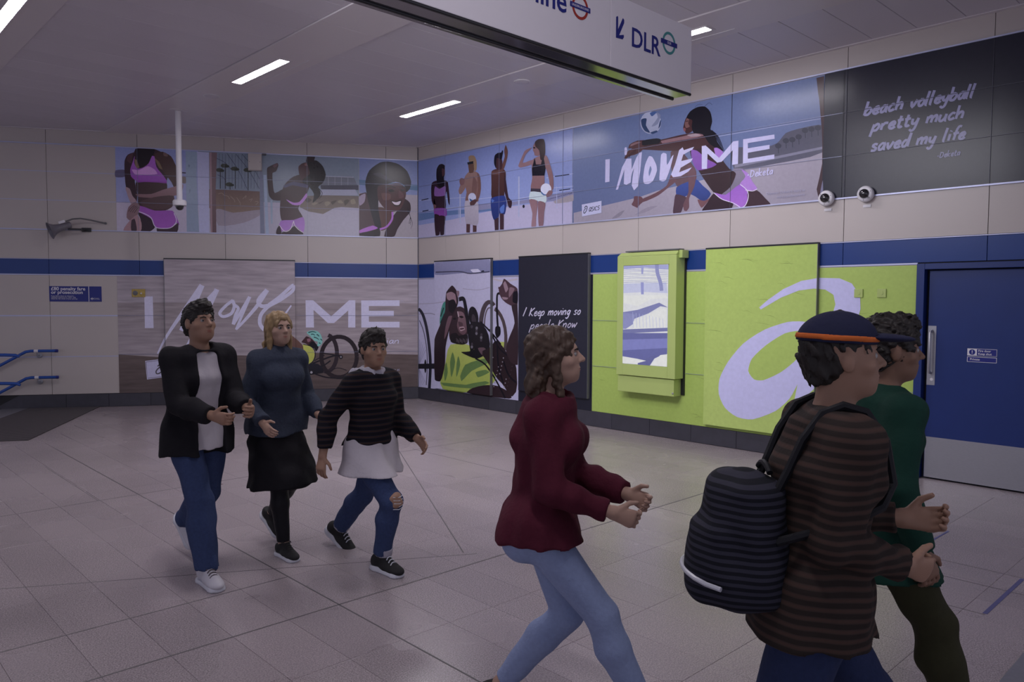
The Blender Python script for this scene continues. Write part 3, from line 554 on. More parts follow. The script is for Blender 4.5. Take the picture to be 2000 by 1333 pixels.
["p","70504f",0,"f",1,[5208,3733,5235,3787,5265,3767,5253,3725,5275,3685,5223,3678]],
["p","7a4a4e",0,"f",1,[5187,3684,5219,3672,5216,3643,5197,3641]],
["p","140c12",[7.7,7.7],"s",1,[5218,3753,5256,3753]],
["p","14121c",0,"f",1,[5229,3795,5280,3860,5374,3890,5476,3878,5545,3807,5572,3695,5552,3612,5608,3546,5643,3455,5727,3341,5636,3384,5535,3456,5449,3570,5329,3603,5301,3681,5308,3753]],
["p","14121c",[12.0,3.0],"s",4,[5566,3596,5617,3516,5685,3406]],
["p","14121c",[11.6,3.0],"s",4,[5566,3596,5630,3514,5701,3384]],
["p","14121c",[11.4,3.1],"s",4,[5566,3596,5643,3512,5718,3362]],
["p","14121c",[11.2,3.1],"s",4,[5566,3596,5656,3510,5735,3339]],
["p","14121c",[2.1,1.7],"s",4,[5460,3875,5526,3912,5568,3882]],
["p","14121c",[2.1,1.7],"s",4,[5340,3894,5382,3918,5442,3905]],
["p","7f54a4","74489a","f",1,[5301,3413,5384,3390,5505,3287,5640,3205,5574,3177,5392,3167,5321,3274]],
["p","9a70be",0,"f",1,[5603,3389,5644,3390,5719,3330,5688,3263,5630,3299]],
["p","7d7789","6c6678","f",1,[5843,3127,5969,3118,6025,3053,5942,2947,5769,2852,5704,2855,5824,2934,5887,3069]],
["p","a078c0",0,"f",1,[5946,3115,6033,3059,6089,2962,6148,2880,6091,2860,6006,2881,5934,2948,6003,3027]],
["p","8c5ab4","9a66bc","f",1,[5934,2948,6029,2864,6039,2759,5956,2686,5876,2731,5713,2806,5613,2888,5761,2851]],
["p","2e1f28",0,"f",1,[5613,2884,5713,2806,5860,2744,5829,2681,5458,2693,5532,2790]],
["p","3a2831",0,"f",1,[6033,2857,6144,2863,6244,2768,6308,2694,5987,2687,6032,2760]],
["p","cfc6dc",[8.7,8.3],"s",4,[5613,2887,5713,2808,5860,2750,5956,2689]],
["p","cfc6dc",[8.3,8.9],"s",4,[5942,2947,6021,2879,6043,2800,6010,2713,5956,2689]],
["p","cfc6dc",[8.2,9.0],"s",4,[6006,2881,6091,2860,6148,2877]],
["p","3a242c",0,"f",0,[6780,3935,6859,3938,6892,2674,6842,2678,6811,2806,6839,2933,6862,3059,6859,3240,6850,3396,6815,3710,6800,3790]],
["p","1c1e2c",0,"f",0,[6868,2695,7066,2695,7066,3952,6868,3952]],
["p","6d6c86",0,"f",1,[6859,2827,6873,2890,6881,2708,6850,2750]],
["l","b9b7d8",0,"f",0,[4017,3467,4090,3465,4088,3178,4016,3176]],
["l","b9b7d8",0,"f",0,[4193,3064,4227,3065,4325,3305,4322,3214,4320,3124,4361,3110,4426,3130,4434,3202,4449,3254,4477,3304,4456,3199,4443,3093,4481,3028,4540,3073,4573,3257,4596,3484,4553,3478,4509,3426,4440,3291,4433,3427,4356,3432,4344,3411,4288,3336]],
["l","b9b7d8",0,"f",1,[4327,3486,4325,3572,4353,3577,4368,3534,4355,3482]],
["l","b9b7d8",0,"f",1,[4702,3420,4751,3403,4812,3299,4822,3228,4767,3116,4697,3084,4631,3100,4618,3172,4644,3320]],
["l","66769e",0,"f",1,[4723,3301,4743,3255,4708,3175,4699,3225]],
["l","b9b7d8",0,"f",1,[4879,3412,4910,3432,4958,3410,4967,3280,5036,3374,5059,3388,5013,3231,4953,3104,4911,3091,4860,3114,4868,3257]],
["l","b9b7d8",0,"f",0,[5135,3432,5183,3459,5201,3423,5340,3443,5318,3414,5193,3372,5168,3301,5326,3313,5300,3276,5161,3224,5140,3173,5315,3211,5268,3167,5163,3125,5055,3124,5027,3160,5079,3267,5105,3339]],
["l","b9b7d8",0,"f",0,[5443,3437,5494,3436,5671,3272,5845,3431,5911,3430,5910,3175,5838,3173,5841,3335,5705,3225,5648,3222,5521,3340,5516,3169,5448,3175]],
["l","b9b7d8",0,"f",0,[5967,3436,6334,3433,6338,3387,6025,3386,6027,3330,6282,3332,6283,3288,6028,3281,6029,3216,6339,3222,6340,3176,5970,3171]],
["l","b9b7d8",[11.6,11.5],"s",1,[6026,3038,6048,3040]],
["l","b9b7d8",[12.6,12.6],"s",1,[6074,3086,6061,3014]],
["l","b9b7d8",[11.1,11.5],"s",3,[6065,3084,6102,3075,6106,3048,6089,3020,6061,3014]],
["l","b9b7d8",[11.5,12.3],"s",3,[6124,3036,6151,3040,6148,3057,6128,3047,6124,3023,6138,3015,6154,3025]],
["l","b9b7d8",[12.3,12.4],"s",1,[6174,3099,6161,3015]],
["l","b9b7d8",[12.2,10.6],"s",3,[6200,3057,6168,3034,6196,3016]],
["l","b9b7d8",[11.4,12.2],"s",3,[6214,3037,6240,3041,6236,3058,6217,3048,6213,3024,6227,3016,6243,3026]],
["l","b9b7d8",[12.2,12.3],"s",3,[6271,3087,6261,3025,6271,3016,6279,3023]],
["l","b9b7d8",[11.4,11.4],"s",1,[6254,3059,6285,3063]],
["l","b9b7d8",[10.4,11.0],"s",3,[6324,3052,6310,3058,6294,3040,6295,3018,6312,3025,6326,3058,6320,3023,6328,3019]],
["o","b2b3d0",0,"f",0,[3623,2927,3960,2947,3962,2791,3629,2770]],
["o","4c4f62",[14.2,11.3],"s",4,[3670,2877,3693,2900,3717,2889,3711,2854,3685,2818,3662,2812,3658,2835,3680,2865,3701,2869]],
["o","4c4f62",[10.1,11.5],"s",3,[3786,2870,3769,2877,3753,2852,3755,2828,3778,2843]],
["o","4c4f62",[12.4,12.4],"s",1,[3789,2879,3777,2826]],
["o","4c4f62",[9.7,10.0],"s",3,[3830,2880,3804,2876,3799,2860,3819,2853,3817,2834,3790,2827]],
["o","4c4f62",[12.3,12.3],"s",1,[3847,2881,3835,2830]],
["o","4c4f62",[9.2,9.9],"s",3,[3892,2881,3868,2880,3856,2855,3860,2834,3882,2836]],
["o","4c4f62",[9.6,9.9],"s",3,[3933,2887,3907,2882,3902,2866,3922,2859,3919,2841,3893,2834]]]],"f":["R",0.004,[["b","20202e",0,"f",0,[7064,2695,12600,2695,12600,3955,7064,3955]],
["l","8584a8",[26.4,26.5],"s",1,[7305,3603,7268,3475]],
["l","8584a8",[27.4,24.5],"s",3,[7283,3516,7318,3539,7335,3513,7304,3478,7270,3481]],
["l","8584a8",[25.9,26.9],"s",3,[7359,3507,7403,3513,7401,3539,7367,3523,7355,3488,7377,3475,7406,3491]],
["l","8584a8",[22.2,25.0],"s",3,[7481,3528,7459,3538,7429,3511,7427,3478,7456,3488,7485,3538,7469,3486,7481,3478]],
["l","8584a8",[21.8,26.1],"s",3,[7555,3528,7535,3538,7503,3510,7506,3478,7545,3488]],
["l","8584a8",[25.1,25.2],"s",1,[7593,3600,7559,3476]],
["l","8584a8",[26.4,25.1],"s",3,[7568,3511,7605,3538,7620,3526,7606,3476]],
["l","8584a8",[23.7,25.4],"s",3,[7705,3538,7706,3476,7755,3540]],
["l","8584a8",[25.6,21.4],"s",3,[7799,3538,7767,3513,7769,3479,7796,3484,7813,3519,7796,3538]],
["l","8584a8",[24.2,24.8],"s",3,[7859,3598,7825,3489,7833,3477]],
["l","8584a8",[24.0,24.7],"s",3,[7897,3597,7863,3489,7871,3477]],
["l","8584a8",[24.4,25.0],"s",3,[7910,3507,7949,3513,7947,3537,7917,3523,7906,3489,7926,3477,7952,3492]],
["l","8584a8",[23.3,23.9],"s",3,[7979,3537,7972,3494,8000,3496,8023,3537]],
["l","8584a8",[23.6,20.3],"s",3,[8023,3537,7988,3447,7962,3429,7949,3446]],
["l","8584a8",[23.1,23.1],"s",1,[8058,3596,8028,3477]],
["l","8584a8",[24.7,22.7],"s",3,[8040,3515,8070,3537,8084,3513,8058,3480,8029,3483]],
["l","8584a8",[20.3,23.3],"s",3,[8151,3527,8132,3537,8105,3511,8104,3480,8129,3490,8154,3537,8140,3487,8151,3480]],
["l","8584a8",[22.8,23.9],"s",3,[8194,3595,8162,3490,8170,3478]],
["l","8584a8",[22.6,23.8],"s",3,[8230,3594,8198,3490,8206,3478]],
["l","8584a8",[25.5,25.6],"s",1,[7369,3373,7326,3260]],
["l","8584a8",[26.2,24.0],"s",3,[7363,3350,7399,3372,7414,3350,7386,3315,7353,3317]],
["l","8584a8",[24.9,24.9],"s",1,[7447,3372,7430,3310]],
["l","8584a8",[25.9,23.5],"s",3,[7439,3345,7469,3369,7498,3366]],
["l","8584a8",[24.6,25.4],"s",3,[7511,3340,7556,3346,7553,3371,7518,3356,7507,3322,7530,3309,7560,3324]],
["l","8584a8",[24.4,25.3],"s",3,[7618,3413,7590,3321,7606,3309,7621,3319]],
["l","8584a8",[24.5,24.4],"s",1,[7584,3373,7637,3377]],
["l","8584a8",[24.1,25.0],"s",3,[7683,3412,7655,3321,7671,3309,7686,3318]],
["l","8584a8",[24.4,24.2],"s",1,[7650,3372,7702,3376]],
["l","8584a8",[23.6,24.2],"s",3,[7720,3369,7713,3325,7745,3328,7770,3368]],
["l","8584a8",[23.8,20.8],"s",3,[7770,3368,7733,3278,7703,3260,7689,3277]],
["l","8584a8",[23.1,23.1],"s",1,[7853,3367,7837,3308]],
["l","8584a8",[24.5,23.1],"s",3,[7846,3343,7875,3367,7887,3355,7875,3308]],
["l","8584a8",[24.4,23.2],"s",3,[7884,3343,7916,3367,7928,3355,7913,3307]],
["l","8584a8",[23.1,22.8],"s",3,[7959,3366,7945,3321,7962,3307,7992,3330,8007,3365]],
["l","8584a8",[22.6,23.4],"s",3,[8007,3365,7993,3313,8004,3307]],
["l","8584a8",[20.1,23.7],"s",3,[8078,3355,8058,3365,8028,3338,8032,3309,8070,3318]],
["l","8584a8",[22.1,22.1],"s",1,[8112,3422,8083,3306]],
["l","8584a8",[23.7,22.1],"s",3,[8091,3339,8126,3364,8141,3352,8129,3306]],
["l","8584a8",[23.1,23.5],"s",3,[7406,3175,7381,3182,7360,3164,7391,3142,7372,3120,7342,3126]],
["l","8584a8",[22.0,24.2],"s",3,[7474,3171,7452,3181,7421,3154,7420,3121,7449,3131,7478,3181,7462,3129,7474,3121]],
["l","8584a8",[23.8,25.1],"s",3,[7501,3181,7503,3119,7554,3183]],
["l","8584a8",[24.4,25.1],"s",3,[7567,3150,7609,3156,7607,3181,7574,3166,7563,3131,7584,3119,7612,3134]],
["l","8584a8",[21.3,24.0],"s",3,[7684,3168,7661,3180,7633,3150,7635,3122,7665,3134,7711,3241]],
["l","8584a8",[23.7,23.8],"s",1,[7711,3241,7676,3119]],
["l","8584a8",[23.3,23.3],"s",1,[7775,3180,7759,3119]],
["l","8584a8",[24.6,23.3],"s",3,[7768,3156,7797,3180,7808,3168,7795,3119]],
["l","8584a8",[24.5,23.4],"s",3,[7805,3155,7836,3179,7847,3167,7831,3119]],
["l","8584a8",[22.8,23.4],"s",3,[7877,3179,7870,3136,7900,3139,7923,3179]],
["l","8584a8",[23.0,20.4],"s",3,[7923,3179,7888,3090,7861,3071,7848,3088]],
["l","8584a8",[22.6,23.5],"s",3,[8020,3237,7987,3131,7995,3120]],
["l","8584a8",[22.2,22.2],"s",1,[8042,3178,8027,3120]],
["l","8584a8",[23.3,23.2],"s",1,[8049,3199,8053,3206]],
["l","8584a8",[20.5,22.2],"s",3,[8136,3230,8117,3236,8095,3201,8070,3120]],
["l","8584a8",[23.2,23.1],"s",1,[8068,3176,8115,3180]],
["l","8584a8",[23.0,23.4],"s",3,[8121,3149,8159,3155,8157,3178,8128,3164,8118,3131,8137,3120,8162,3134]],
["l","78779a",[10.1,10.1],"s",1,[7940,2992,7953,2993]],
["l","78779a",[9.6,9.6],"s",1,[7972,3024,7960,2976]],
["l","78779a",[9.8,10.0],"s",3,[7966,3023,7989,3017,7990,2999,7978,2980,7960,2976]],
["l","78779a",[10.0,10.2],"s",3,[8001,2991,8018,2994,8016,3005,8004,2998,8000,2982,8008,2977,8019,2984]],
["l","78779a",[9.4,9.4],"s",1,[8035,3034,8023,2977]],
["l","78779a",[10.1,9.1],"s",3,[8049,3006,8028,2990,8045,2978]],
["l","78779a",[9.9,10.1],"s",3,[8057,2992,8074,2995,8072,3006,8060,2999,8056,2983,8064,2978,8075,2985]],
["l","78779a",[9.4,10.0],"s",3,[8096,3026,8086,2984,8092,2978,8097,2983]],
["l","78779a",[9.9,9.9],"s",1,[8084,3007,8103,3010]],
["l","78779a",[8.7,9.7],"s",3,[8127,3002,8119,3007,8107,2994,8107,2980,8118,2984,8129,3007,8123,2983,8128,2980]]]],"g1":["L",0.004,[["b","8b8288","938b92","g",0,[12,1600,1990,1600,1990,2000,12,2000]],
["b","80777a","8b8288","g",0,[12,720,1990,720,1990,1600,12,1600]],
["b","564a48","4c4241","g",0,[12,200,1990,200,1990,800,12,740]],
["l","b3b1d4",0,"f",0,[1990,1887,1990,1872,1982,1873,1983,1888]],
["l","b3b1d4",0,"f",0,[1990,1872,1990,1849,1979,1848,1982,1873]],
["l","b3b1d4",0,"f",0,[1990,1849,1990,1815,1985,1813,1979,1848]],
["l","b3b1d4",0,"f",0,[1990,1815,1990,1804,1985,1813]],
["l","b3b1d4",0,"f",0,[1824,1646,1705,1646,1422,1385,1134,1649,1034,1649,1037,1200,1152,1201,1150,1479,1377,1275,1477,1276,1699,1488,1696,1203,1823,1204]],
["l","b3b1d4",0,"f",0,[940,1646,312,1652,312,1557,815,1555,815,1476,408,1476,408,1388,816,1384,816,1295,313,1294,314,1198,940,1200]],
["p","6e534d","5c433e","f",0,[1990,984,1909,898,1874,838,1875,781,1903,750,1974,730,1990,742]],
["p","9ea354",0,"f",0,[1990,744,1958,739,1892,759,1840,755,1775,722,1761,681,1792,607,1840,573,1931,559,1990,556]],
["p","3a2429",0,"f",1,[1894,966,1850,1025,1814,1062,1720,1009,1648,903,1692,866,1779,912,1837,946]],
["p","7a5660",0,"f",1,[1807,1017,1756,1024,1749,987,1793,965]],
["p","7a5660",0,"f",1,[1728,927,1692,941,1692,919,1721,912]],
["p","15141c",0,"f",1,[1779,920,1720,979,1634,903,1627,873,1664,813,1700,866]],
["p","a9ad58","989c4a","f",0,[1866,930,1829,926,1798,914,1753,891,1726,867,1702,829,1692,797,1691,755,1697,719,1716,668,1743,636,1792,605,1849,583,1947,557,1990,553,1990,753,1962,763,1909,779,1884,802,1871,844,1869,876,1877,916]],
["p","624840","543c38","f",0,[1990,1030,1970,1013,1934,979,1890,934,1871,901,1865,861,1869,832,1883,799,1903,778,1940,757,1962,757,1982,779,1990,791]],
["p","15141a",[12.0,12.0],"s",4,[1866,932,1750,897,1689,829,1679,738,1723,641,1811,586,1949,554]],
["p","74aaa4",0,"f",1,[1813,1122,1748,1153,1646,1144,1592,1091,1564,1000,1572,944,1619,896,1647,903,1639,969,1691,986,1756,1062]],
["p","183438",[16.4,9.0],"s",4,[1784,1122,1719,1137,1661,1123]],
["p","183438",[16.5,8.9],"s",4,[1741,1092,1712,1095,1683,1077]],
["p","183438",[16.4,8.8],"s",4,[1654,1091,1625,1072,1618,1054]],
["p","183438",[16.5,8.9],"s",4,[1698,1047,1655,1031,1618,1005]],
["p","183438",[16.4,8.8],"s",4,[1596,1016,1575,1001,1571,985]],
["p","183438",[16.3,9.0],"s",4,[1619,956,1604,944,1593,948]],
["p","2a2228",[63.7,64.2],"s",1,[1472,1078,1438,1061,1407,1031,1380,990,1359,940,1344,883,1336,821,1335,758,1342,696,1355,637,1376,585,1401,541,1432,508,1465,487,1500,479,1535,484]],
["p","241d22",[67.2,67.1],"s",1,[1016,715,1023,645,1042,578,1072,518,1113,467,1161,426,1216,399,1274,385,1334,387,1392,402,1446,432,1493,473,1532,526,1561,586,1579,653,1584,722,1578,791,1559,857,1529,916,1489,967,1441,1008,1387,1036,1329,1050,1270,1049,1212,1035,1157,1006,1109,964,1070,912,1040,851,1022,784,1016,715]],
["p","6a5242",[10.6,10.5],"s",1,[1348,375,1411,392,1469,425,1520,473,1561,533,1589,602,1604,677,1605,755,1591,830,1563,900,1524,960,1474,1009,1416,1043]],
["p","1d1a21",[25.5,25.6],"s",4,[1724,618,1372,742,1261,718]],
["p","1d1a21",[19.6,19.7],"s",4,[1547,782,1364,749,1261,718]],
["p","1d1a21",[15.0,15.0],"s",1,[1694,663,1533,751]],
["p","1d1a21",[22.5,22.5],"s",4,[1738,588,1578,571,1438,659]],
["p","1d1a21",[22.5,22.9],"s",4,[1682,444,1514,388,1330,369,1182,374]],
["p","1d1a21",[12.1,12.1],"s",4,[1667,467,1476,478,1329,537,1181,496]],
["p","1d1c26","15141a","f",0,[1990,554,1988,554,1899,573,1773,611,1698,620,1633,607,1590,571,1545,494,1562,459,1648,446,1741,433,1891,415,1990,409,1990,409]],
["p","1a171d",0,"f",0,[1239,717,1245,696,1262,683,1283,683,1299,697,1305,718,1299,740,1282,753,1262,752,1245,739]],
["p","6d6a72",0,"f",0,[1256,718,1261,705,1272,700,1284,705,1288,718,1284,731,1272,736,1261,731]],
["p","8a8890",0,"f",0,[1723,471,1729,457,1743,451,1758,457,1763,472,1757,487,1743,493,1729,486]],
["l","b3b1d0",[13.3,13.4],"s",1,[872,966,831,968]],
["l","b3b1d0",[13.4,13.4],"s",1,[790,1034,688,1039]],
["l","b3b1d0",[13.2,13.2],"s",1,[739,1034,774,934]],
["l","b3b1d0",[13.3,13.4],"s",3,[635,980,663,989,696,965,692,936,659,944,632,988,643,942,628,935]],
["l","b3b1d0",[13.2,13.4],"s",3,[604,988,593,933,541,990]],
["l","b3b1d0",[13.3,13.3],"s",1,[513,988,525,932]],
["l","b3b1d0",[13.4,13.4],"s",1,[508,1008,502,1014]],
["l","b3b1d0",[13.4,13.5],"s",3,[419,978,447,987,479,963,476,934,443,942,415,987,426,940,411,933]],
["l","b3b1d0",[13.4,13.4],"s",1,[387,987,398,931]],
["l","b3b1d0",[13.5,13.4],"s",3,[392,964,353,986,333,975,342,930]]]],"g2":["L",0.004,[["b","8b8288","938b92","g",0,[3900,1600,4612,1600,4612,2000,3900,2000]],
["b","80777a","8b8288","g",0,[3900,720,4612,720,4612,1600,3900,1600]],
["b","564a48","4c4241","g",0,[3900,200,4612,200,4612,800,3900,740]],
["l","b3b1d4",0,"f",0,[4230,1694,4110,1694,4107,1203,4231,1204]],
["l","b3b1d4",0,"f",0,[4048,798,4024,844,4046,856,4065,808]],
["l","b3b1d4",0,"f",0,[4024,844,3991,910,4017,924,4046,856]],
["l","b3b1d4",0,"f",0,[3991,910,3950,987,3979,1005,4017,924]],
["l","b3b1d4",0,"f",0,[3950,987,3902,1069,3935,1091,3979,1005]],
["l","b3b1d4",0,"f",0,[3902,1069,3900,1072,3900,1151,3935,1091]],
["o","a7a5be",0,"f",0,[4237,694,3900,732,3900,444,4216,404]],
["o","4a4650",0,"f",0,[4224,674,3900,712,3900,719,4225,681]],
["o","4a4650",0,"f",0,[3900,462,4206,426,4207,419,3900,455]],
["o","4a4650",0,"f",0,[4206,426,4221,678,4228,677,4207,419]],
["o","4a4450",[18.5,19.3],"s",4,[4059,606,4011,651,3960,636,3970,574,4023,507,4072,492,4082,532,4036,587,3993,598]]]],"g3":["L",0.052,[["b","8b8288","938b92","g",0,[1985,1600,3930,1600,3930,2270,1985,2270]],
["b","80777a","8b8288","g",0,[1985,720,3930,720,3930,1600,1985,1600]],
["b","564a48","4c4241","g",0,[1985,215,3930,215,3930,800,1985,740]],
["l","b3b1d4",0,"f",0,[3930,1008,3893,1071,3926,1093,3930,1085]],
["l","b3b1d4",0,"f",0,[3893,1071,3836,1159,3872,1186,3926,1093]],
["l","b3b1d4",0,"f",0,[3836,1159,3769,1257,3809,1287,3872,1186]],
["l","b3b1d4",0,"f",0,[3769,1257,3699,1358,3742,1391,3809,1287]],
["l","b3b1d4",0,"f",0,[3699,1358,3629,1458,3676,1494,3742,1391]],
["l","b3b1d4",0,"f",0,[3629,1458,3555,1565,3606,1604,3676,1494]],
["l","b3b1d4",0,"f",0,[3555,1565,3475,1678,3530,1720,3606,1604]],
["l","b3b1d4",0,"f",0,[3475,1678,3404,1779,3463,1823,3530,1720]],
["l","b3b1d4",0,"f",0,[3404,1779,3354,1849,3417,1896,3463,1823]],
["l","b3b1d4",[77.8,74.3],"s",4,[3385,1873,3482,1638,3586,1404,3694,1162]],
["l","b3b1d4",[58.1,52.0],"s",4,[3694,1162,3519,1404,3347,1603,3166,1802]],
["l","b3b1d4",[75.1,57.9],"s",4,[3165,1812,3298,1513,3455,1224,3611,918]],
["l","b3b1d4",[41.2,24.3],"s",4,[3611,918,3525,1044,3352,1260]],
["l","b3b1d4",[46.0,48.9],"s",4,[2928,1641,3041,1550,3128,1441,3078,1383,2957,1432,2912,1550,2937,1641]],
["l","b3b1d4",[47.0,44.9],"s",4,[2912,1568,2852,1514,2897,1404,2933,1259]],
["l","b3b1d4",[48.8,52.4],"s",4,[2933,1259,2801,1477,2677,1697]],
["l","b3b1d4",[48.7,34.7],"s",4,[2677,1697,2766,1477,2891,1176]],
["l","b3b1d4",[31.8,70.4],"s",4,[2891,1176,2751,1331,2556,1569,2413,1808]],
["l","b3b1d4",[63.9,58.6],"s",4,[2413,1808,2547,1642,2504,1551,2399,1560]],
["l","b3b1d4",[57.5,48.0],"s",4,[2399,1560,2221,1699,2042,1866,2006,1885]],
["l","b3b1d4",0,"f",0,[1985,1887,2031,1883,2030,1867,1985,1872]],
["l","b3b1d4",0,"f",0,[1985,1872,2030,1867,2028,1849,1985,1848]],
["l","b3b1d4",0,"f",0,[1985,1848,2028,1849,2031,1831,1985,1813]],
["l","b3b1d4",0,"f",0,[1985,1813,2031,1831,2044,1810,2005,1775,1985,1809]],
["l","b3b1d4",0,"f",0,[2044,1810,2078,1779,2046,1737,2005,1775]],
["l","b3b1d4",0,"f",0,[2078,1779,2128,1741,2098,1697,2046,1737]],
["l","b3b1d4",0,"f",0,[2128,1741,2184,1702,2155,1656,2098,1697]],
["l","b3b1d4",0,"f",0,[2184,1702,2235,1667,2208,1620,2155,1656]],
["l","b3b1d4",0,"f",0,[2235,1667,2281,1641,2256,1591,2208,1620]],
["l","b3b1d4",0,"f",0,[2281,1641,2327,1617,2303,1567,2256,1591]],
["l","b3b1d4",0,"f",0,[2327,1617,2372,1593,2346,1545,2303,1567]],
["l","b3b1d4",0,"f",0,[2372,1593,2415,1565,2383,1519,2346,1545]],
["l","b3b1d4",0,"f",0,[2415,1565,2453,1531,2416,1489,2383,1519]],
["l","b3b1d4",0,"f",0,[2453,1531,2488,1495,2447,1457,2416,1489]],
["l","b3b1d4",0,"f",0,[2488,1495,2517,1457,2472,1424,2447,1457]],
["l","b3b1d4",0,"f",0,[2517,1457,2540,1416,2489,1392,2472,1424]],
["l","b3b1d4",0,"f",0,[2540,1416,2554,1373,2499,1361,2489,1392]],
["l","b3b1d4",0,"f",0,[2554,1373,2560,1329,2503,1327,2499,1361]],
["l","b3b1d4",0,"f",0,[2560,1329,2559,1287,2502,1294,2503,1327]],
["l","b3b1d4",0,"f",0,[2559,1287,2553,1248,2497,1267,2502,1294]],
["l","b3b1d4",0,"f",0,[2553,1248,2536,1212,2487,1245,2497,1267]],
["l","b3b1d4",0,"f",0,[2536,1212,2513,1181,2469,1223,2487,1245]],
["l","b3b1d4",0,"f",0,[2513,1181,2491,1158,2449,1202,2469,1223]],
["l","b3b1d4",0,"f",0,[2491,1158,2477,1143,2435,1187,2449,1202]],
["l","b3b1d4",[54.7,21.5],"s",4,[2456,1165,2314,1238,2171,1386,2045,1561]],
["p","6e534d","5c433e","f",0,[2459,1269,2380,1300,2318,1308,2239,1297,2200,1265,2181,1192,2142,1135,2063,1062,1997,996,1985,983,1985,743,2030,777,2109,908,2186,993,2305,1076,2382,1142,2459,1225]],
["p","9ea354",0,"f",0,[2106,794,2017,752,1985,747,1985,561,2005,560,2105,567,2280,576,2625,591,2741,638,2691,740,2554,787,2258,804]],
["p","a9ad58","989c4a","f",0,[1985,557,2014,554,2094,562,2126,595,2125,672,2093,715,2012,748,1985,758]],
["p","624840","543c38","f",0,[2101,1117,2054,1086,2016,1057,1985,1029,1985,789,2002,813,2037,872,2067,915,2106,965,2121,1017,2120,1098]],
["p","1d1c26","15141a","f",0,[2087,550,1986,559,1985,559,1985,413,1988,413,2088,415,2127,444,2126,518]],
["o","a7a5be",0,"f",0,[3930,731,3360,796,3344,516,3930,443]],
["o","4a4650",0,"f",0,[3930,711,3374,776,3373,783,3930,718]],
["o","4a4650",0,"f",0,[3374,776,3360,530,3357,524,3373,783]],
["o","4a4650",0,"f",0,[3360,530,3930,462,3930,455,3357,524]],
["o","4a4450",[16.4,16.1],"s",3,[3803,618,3840,627,3873,581,3868,540,3819,570]],
["o","4a4450",[15.4,15.4],"s",1,[3798,635,3820,542]],
["o","4a4450",[16.5,16.5],"s",3,[3708,644,3764,632,3775,603,3731,595,3735,563,3792,546]],
["o","4a4450",[15.5,15.5],"s",1,[3673,649,3695,559]],
["o","4a4450",[16.6,16.5],"s",3,[3573,657,3625,650,3652,606,3641,571,3593,577]],
["o","4a4450",[16.6,16.5],"s",3,[3484,673,3540,661,3551,633,3506,625,3511,593,3569,576]]]],"h1":["R",0.004,[["b","b0aec8","b6b4d0","f",0,[12,200,530,200,530,2000,12,2000]],
["p","a09cb4",0,"f",0,[30,1584,103,1586,103,1603,29,1601]],
["p","a09cb4",0,"f",0,[103,1586,209,1588,208,1605,103,1603]],
["p","a09cb4",0,"f",0,[209,1588,323,1592,322,1608,208,1605]],
["p","a09cb4",0,"f",0,[323,1592,427,1597,424,1613,322,1608]],
["p","a09cb4",0,"f",0,[427,1597,522,1604,519,1621,424,1613]],
["p","a09cb4",0,"f",0,[522,1604,530,1605,530,1622,519,1621]],
["p","8c889e",[14.9,15.8],"s",4,[29,1423,324,1438,459,1419]],
["p","22222f",0,"f",0,[12,1512,12,1487,60,1515,40,1528]],
["p","22222f",0,"f",0,[12,1487,12,1477,32,1465,90,1497,60,1515]],
["p","22222f",0,"f",0,[32,1465,61,1444,126,1470,90,1497]],
["p","22222f",0,"f",0,[61,1444,89,1414,158,1435,126,1470]],
["p","22222f",0,"f",0,[89,1414,115,1375,187,1392,158,1435]],
["p","22222f",0,"f",0,[115,1375,141,1327,214,1342,187,1392]],
["p","22222f",0,"f",0,[141,1327,166,1272,240,1285,214,1342]],
["p","22222f",0,"f",0,[166,1272,190,1210,264,1222,240,1285]],
["p","22222f",0,"f",0,[190,1210,211,1140,286,1150,264,1222]],
["p","22222f",0,"f",0,[211,1140,231,1062,306,1071,286,1150]],
["p","22222f",0,"f",0,[231,1062,249,980,324,989,306,1071]],
["p","22222f",0,"f",0,[249,980,264,900,339,908,324,989]],
["p","22222f",0,"f",0,[264,900,277,824,352,832,339,908]],
["p","22222f",0,"f",0,[277,824,288,749,363,757,352,832]],
["p","22222f",0,"f",0,[288,749,295,672,370,679,363,757]],
["p","22222f",0,"f",0,[295,672,298,589,373,594,370,679]],
["p","22222f",0,"f",0,[298,589,294,487,370,491,373,594]],
["p","22222f",0,"f",0,[294,487,286,372,361,375,370,491]],
["p","22222f",0,"f",0,[286,372,276,266,351,269,361,375]],
["p","22222f",0,"f",0,[276,266,270,200,345,200,351,269]],
["p","5d5c70",[23.6,24.2],"s",4,[39,1317,157,1130,240,838,253,544,225,246]],
["p","8a89a4",[8.9,8.8],"s",1,[22,561,45,999]],
["p","8a89a4",0,"f",0,[18,518,24,200,32,200,27,518]],
["p","8a89a4",[8.8,8.7],"s",1,[22,561,87,958]],
["p","8a89a4",[8.9,8.9],"s",1,[22,518,71,212]],
["p","8a89a4",[8.7,8.6],"s",1,[22,561,129,917]],
["p","8a89a4",[8.8,8.8],"s",1,[22,518,113,237]],
["p","8a89a4",[8.6,8.4],"s",1,[22,561,171,877]],
["p","8a89a4",[8.7,8.7],"s",1,[22,518,155,262]],
["p","8a89a4",[8.3,8.1],"s",1,[22,561,212,837]],
["p","8a89a4",[8.6,8.4],"s",1,[22,518,197,286]],
["p","1b1b24",0,"f",0,[12,586,441,619,441,531,12,503]],
["p","1b1b24",0,"f",0,[232,560,226,491,210,448,191,446,176,487,170,555,176,624,192,668,211,669,227,627]],
["p","2d1f24","221820","f",0,[530,343,487,349,456,499,453,869,481,1063,530,1145]]]],"h2":["R",0.004,[["b","b0aec8","b6b4d0","f",0,[1830,200,2430,200,2430,2000,1830,2000]],
["p","b0a8b4",[27.5,26.1],"s",4,[1846,1982,2098,1941,2399,1963]],
["p","463c42",0,"f",0,[1830,1596,1886,1634,1830,1658]],
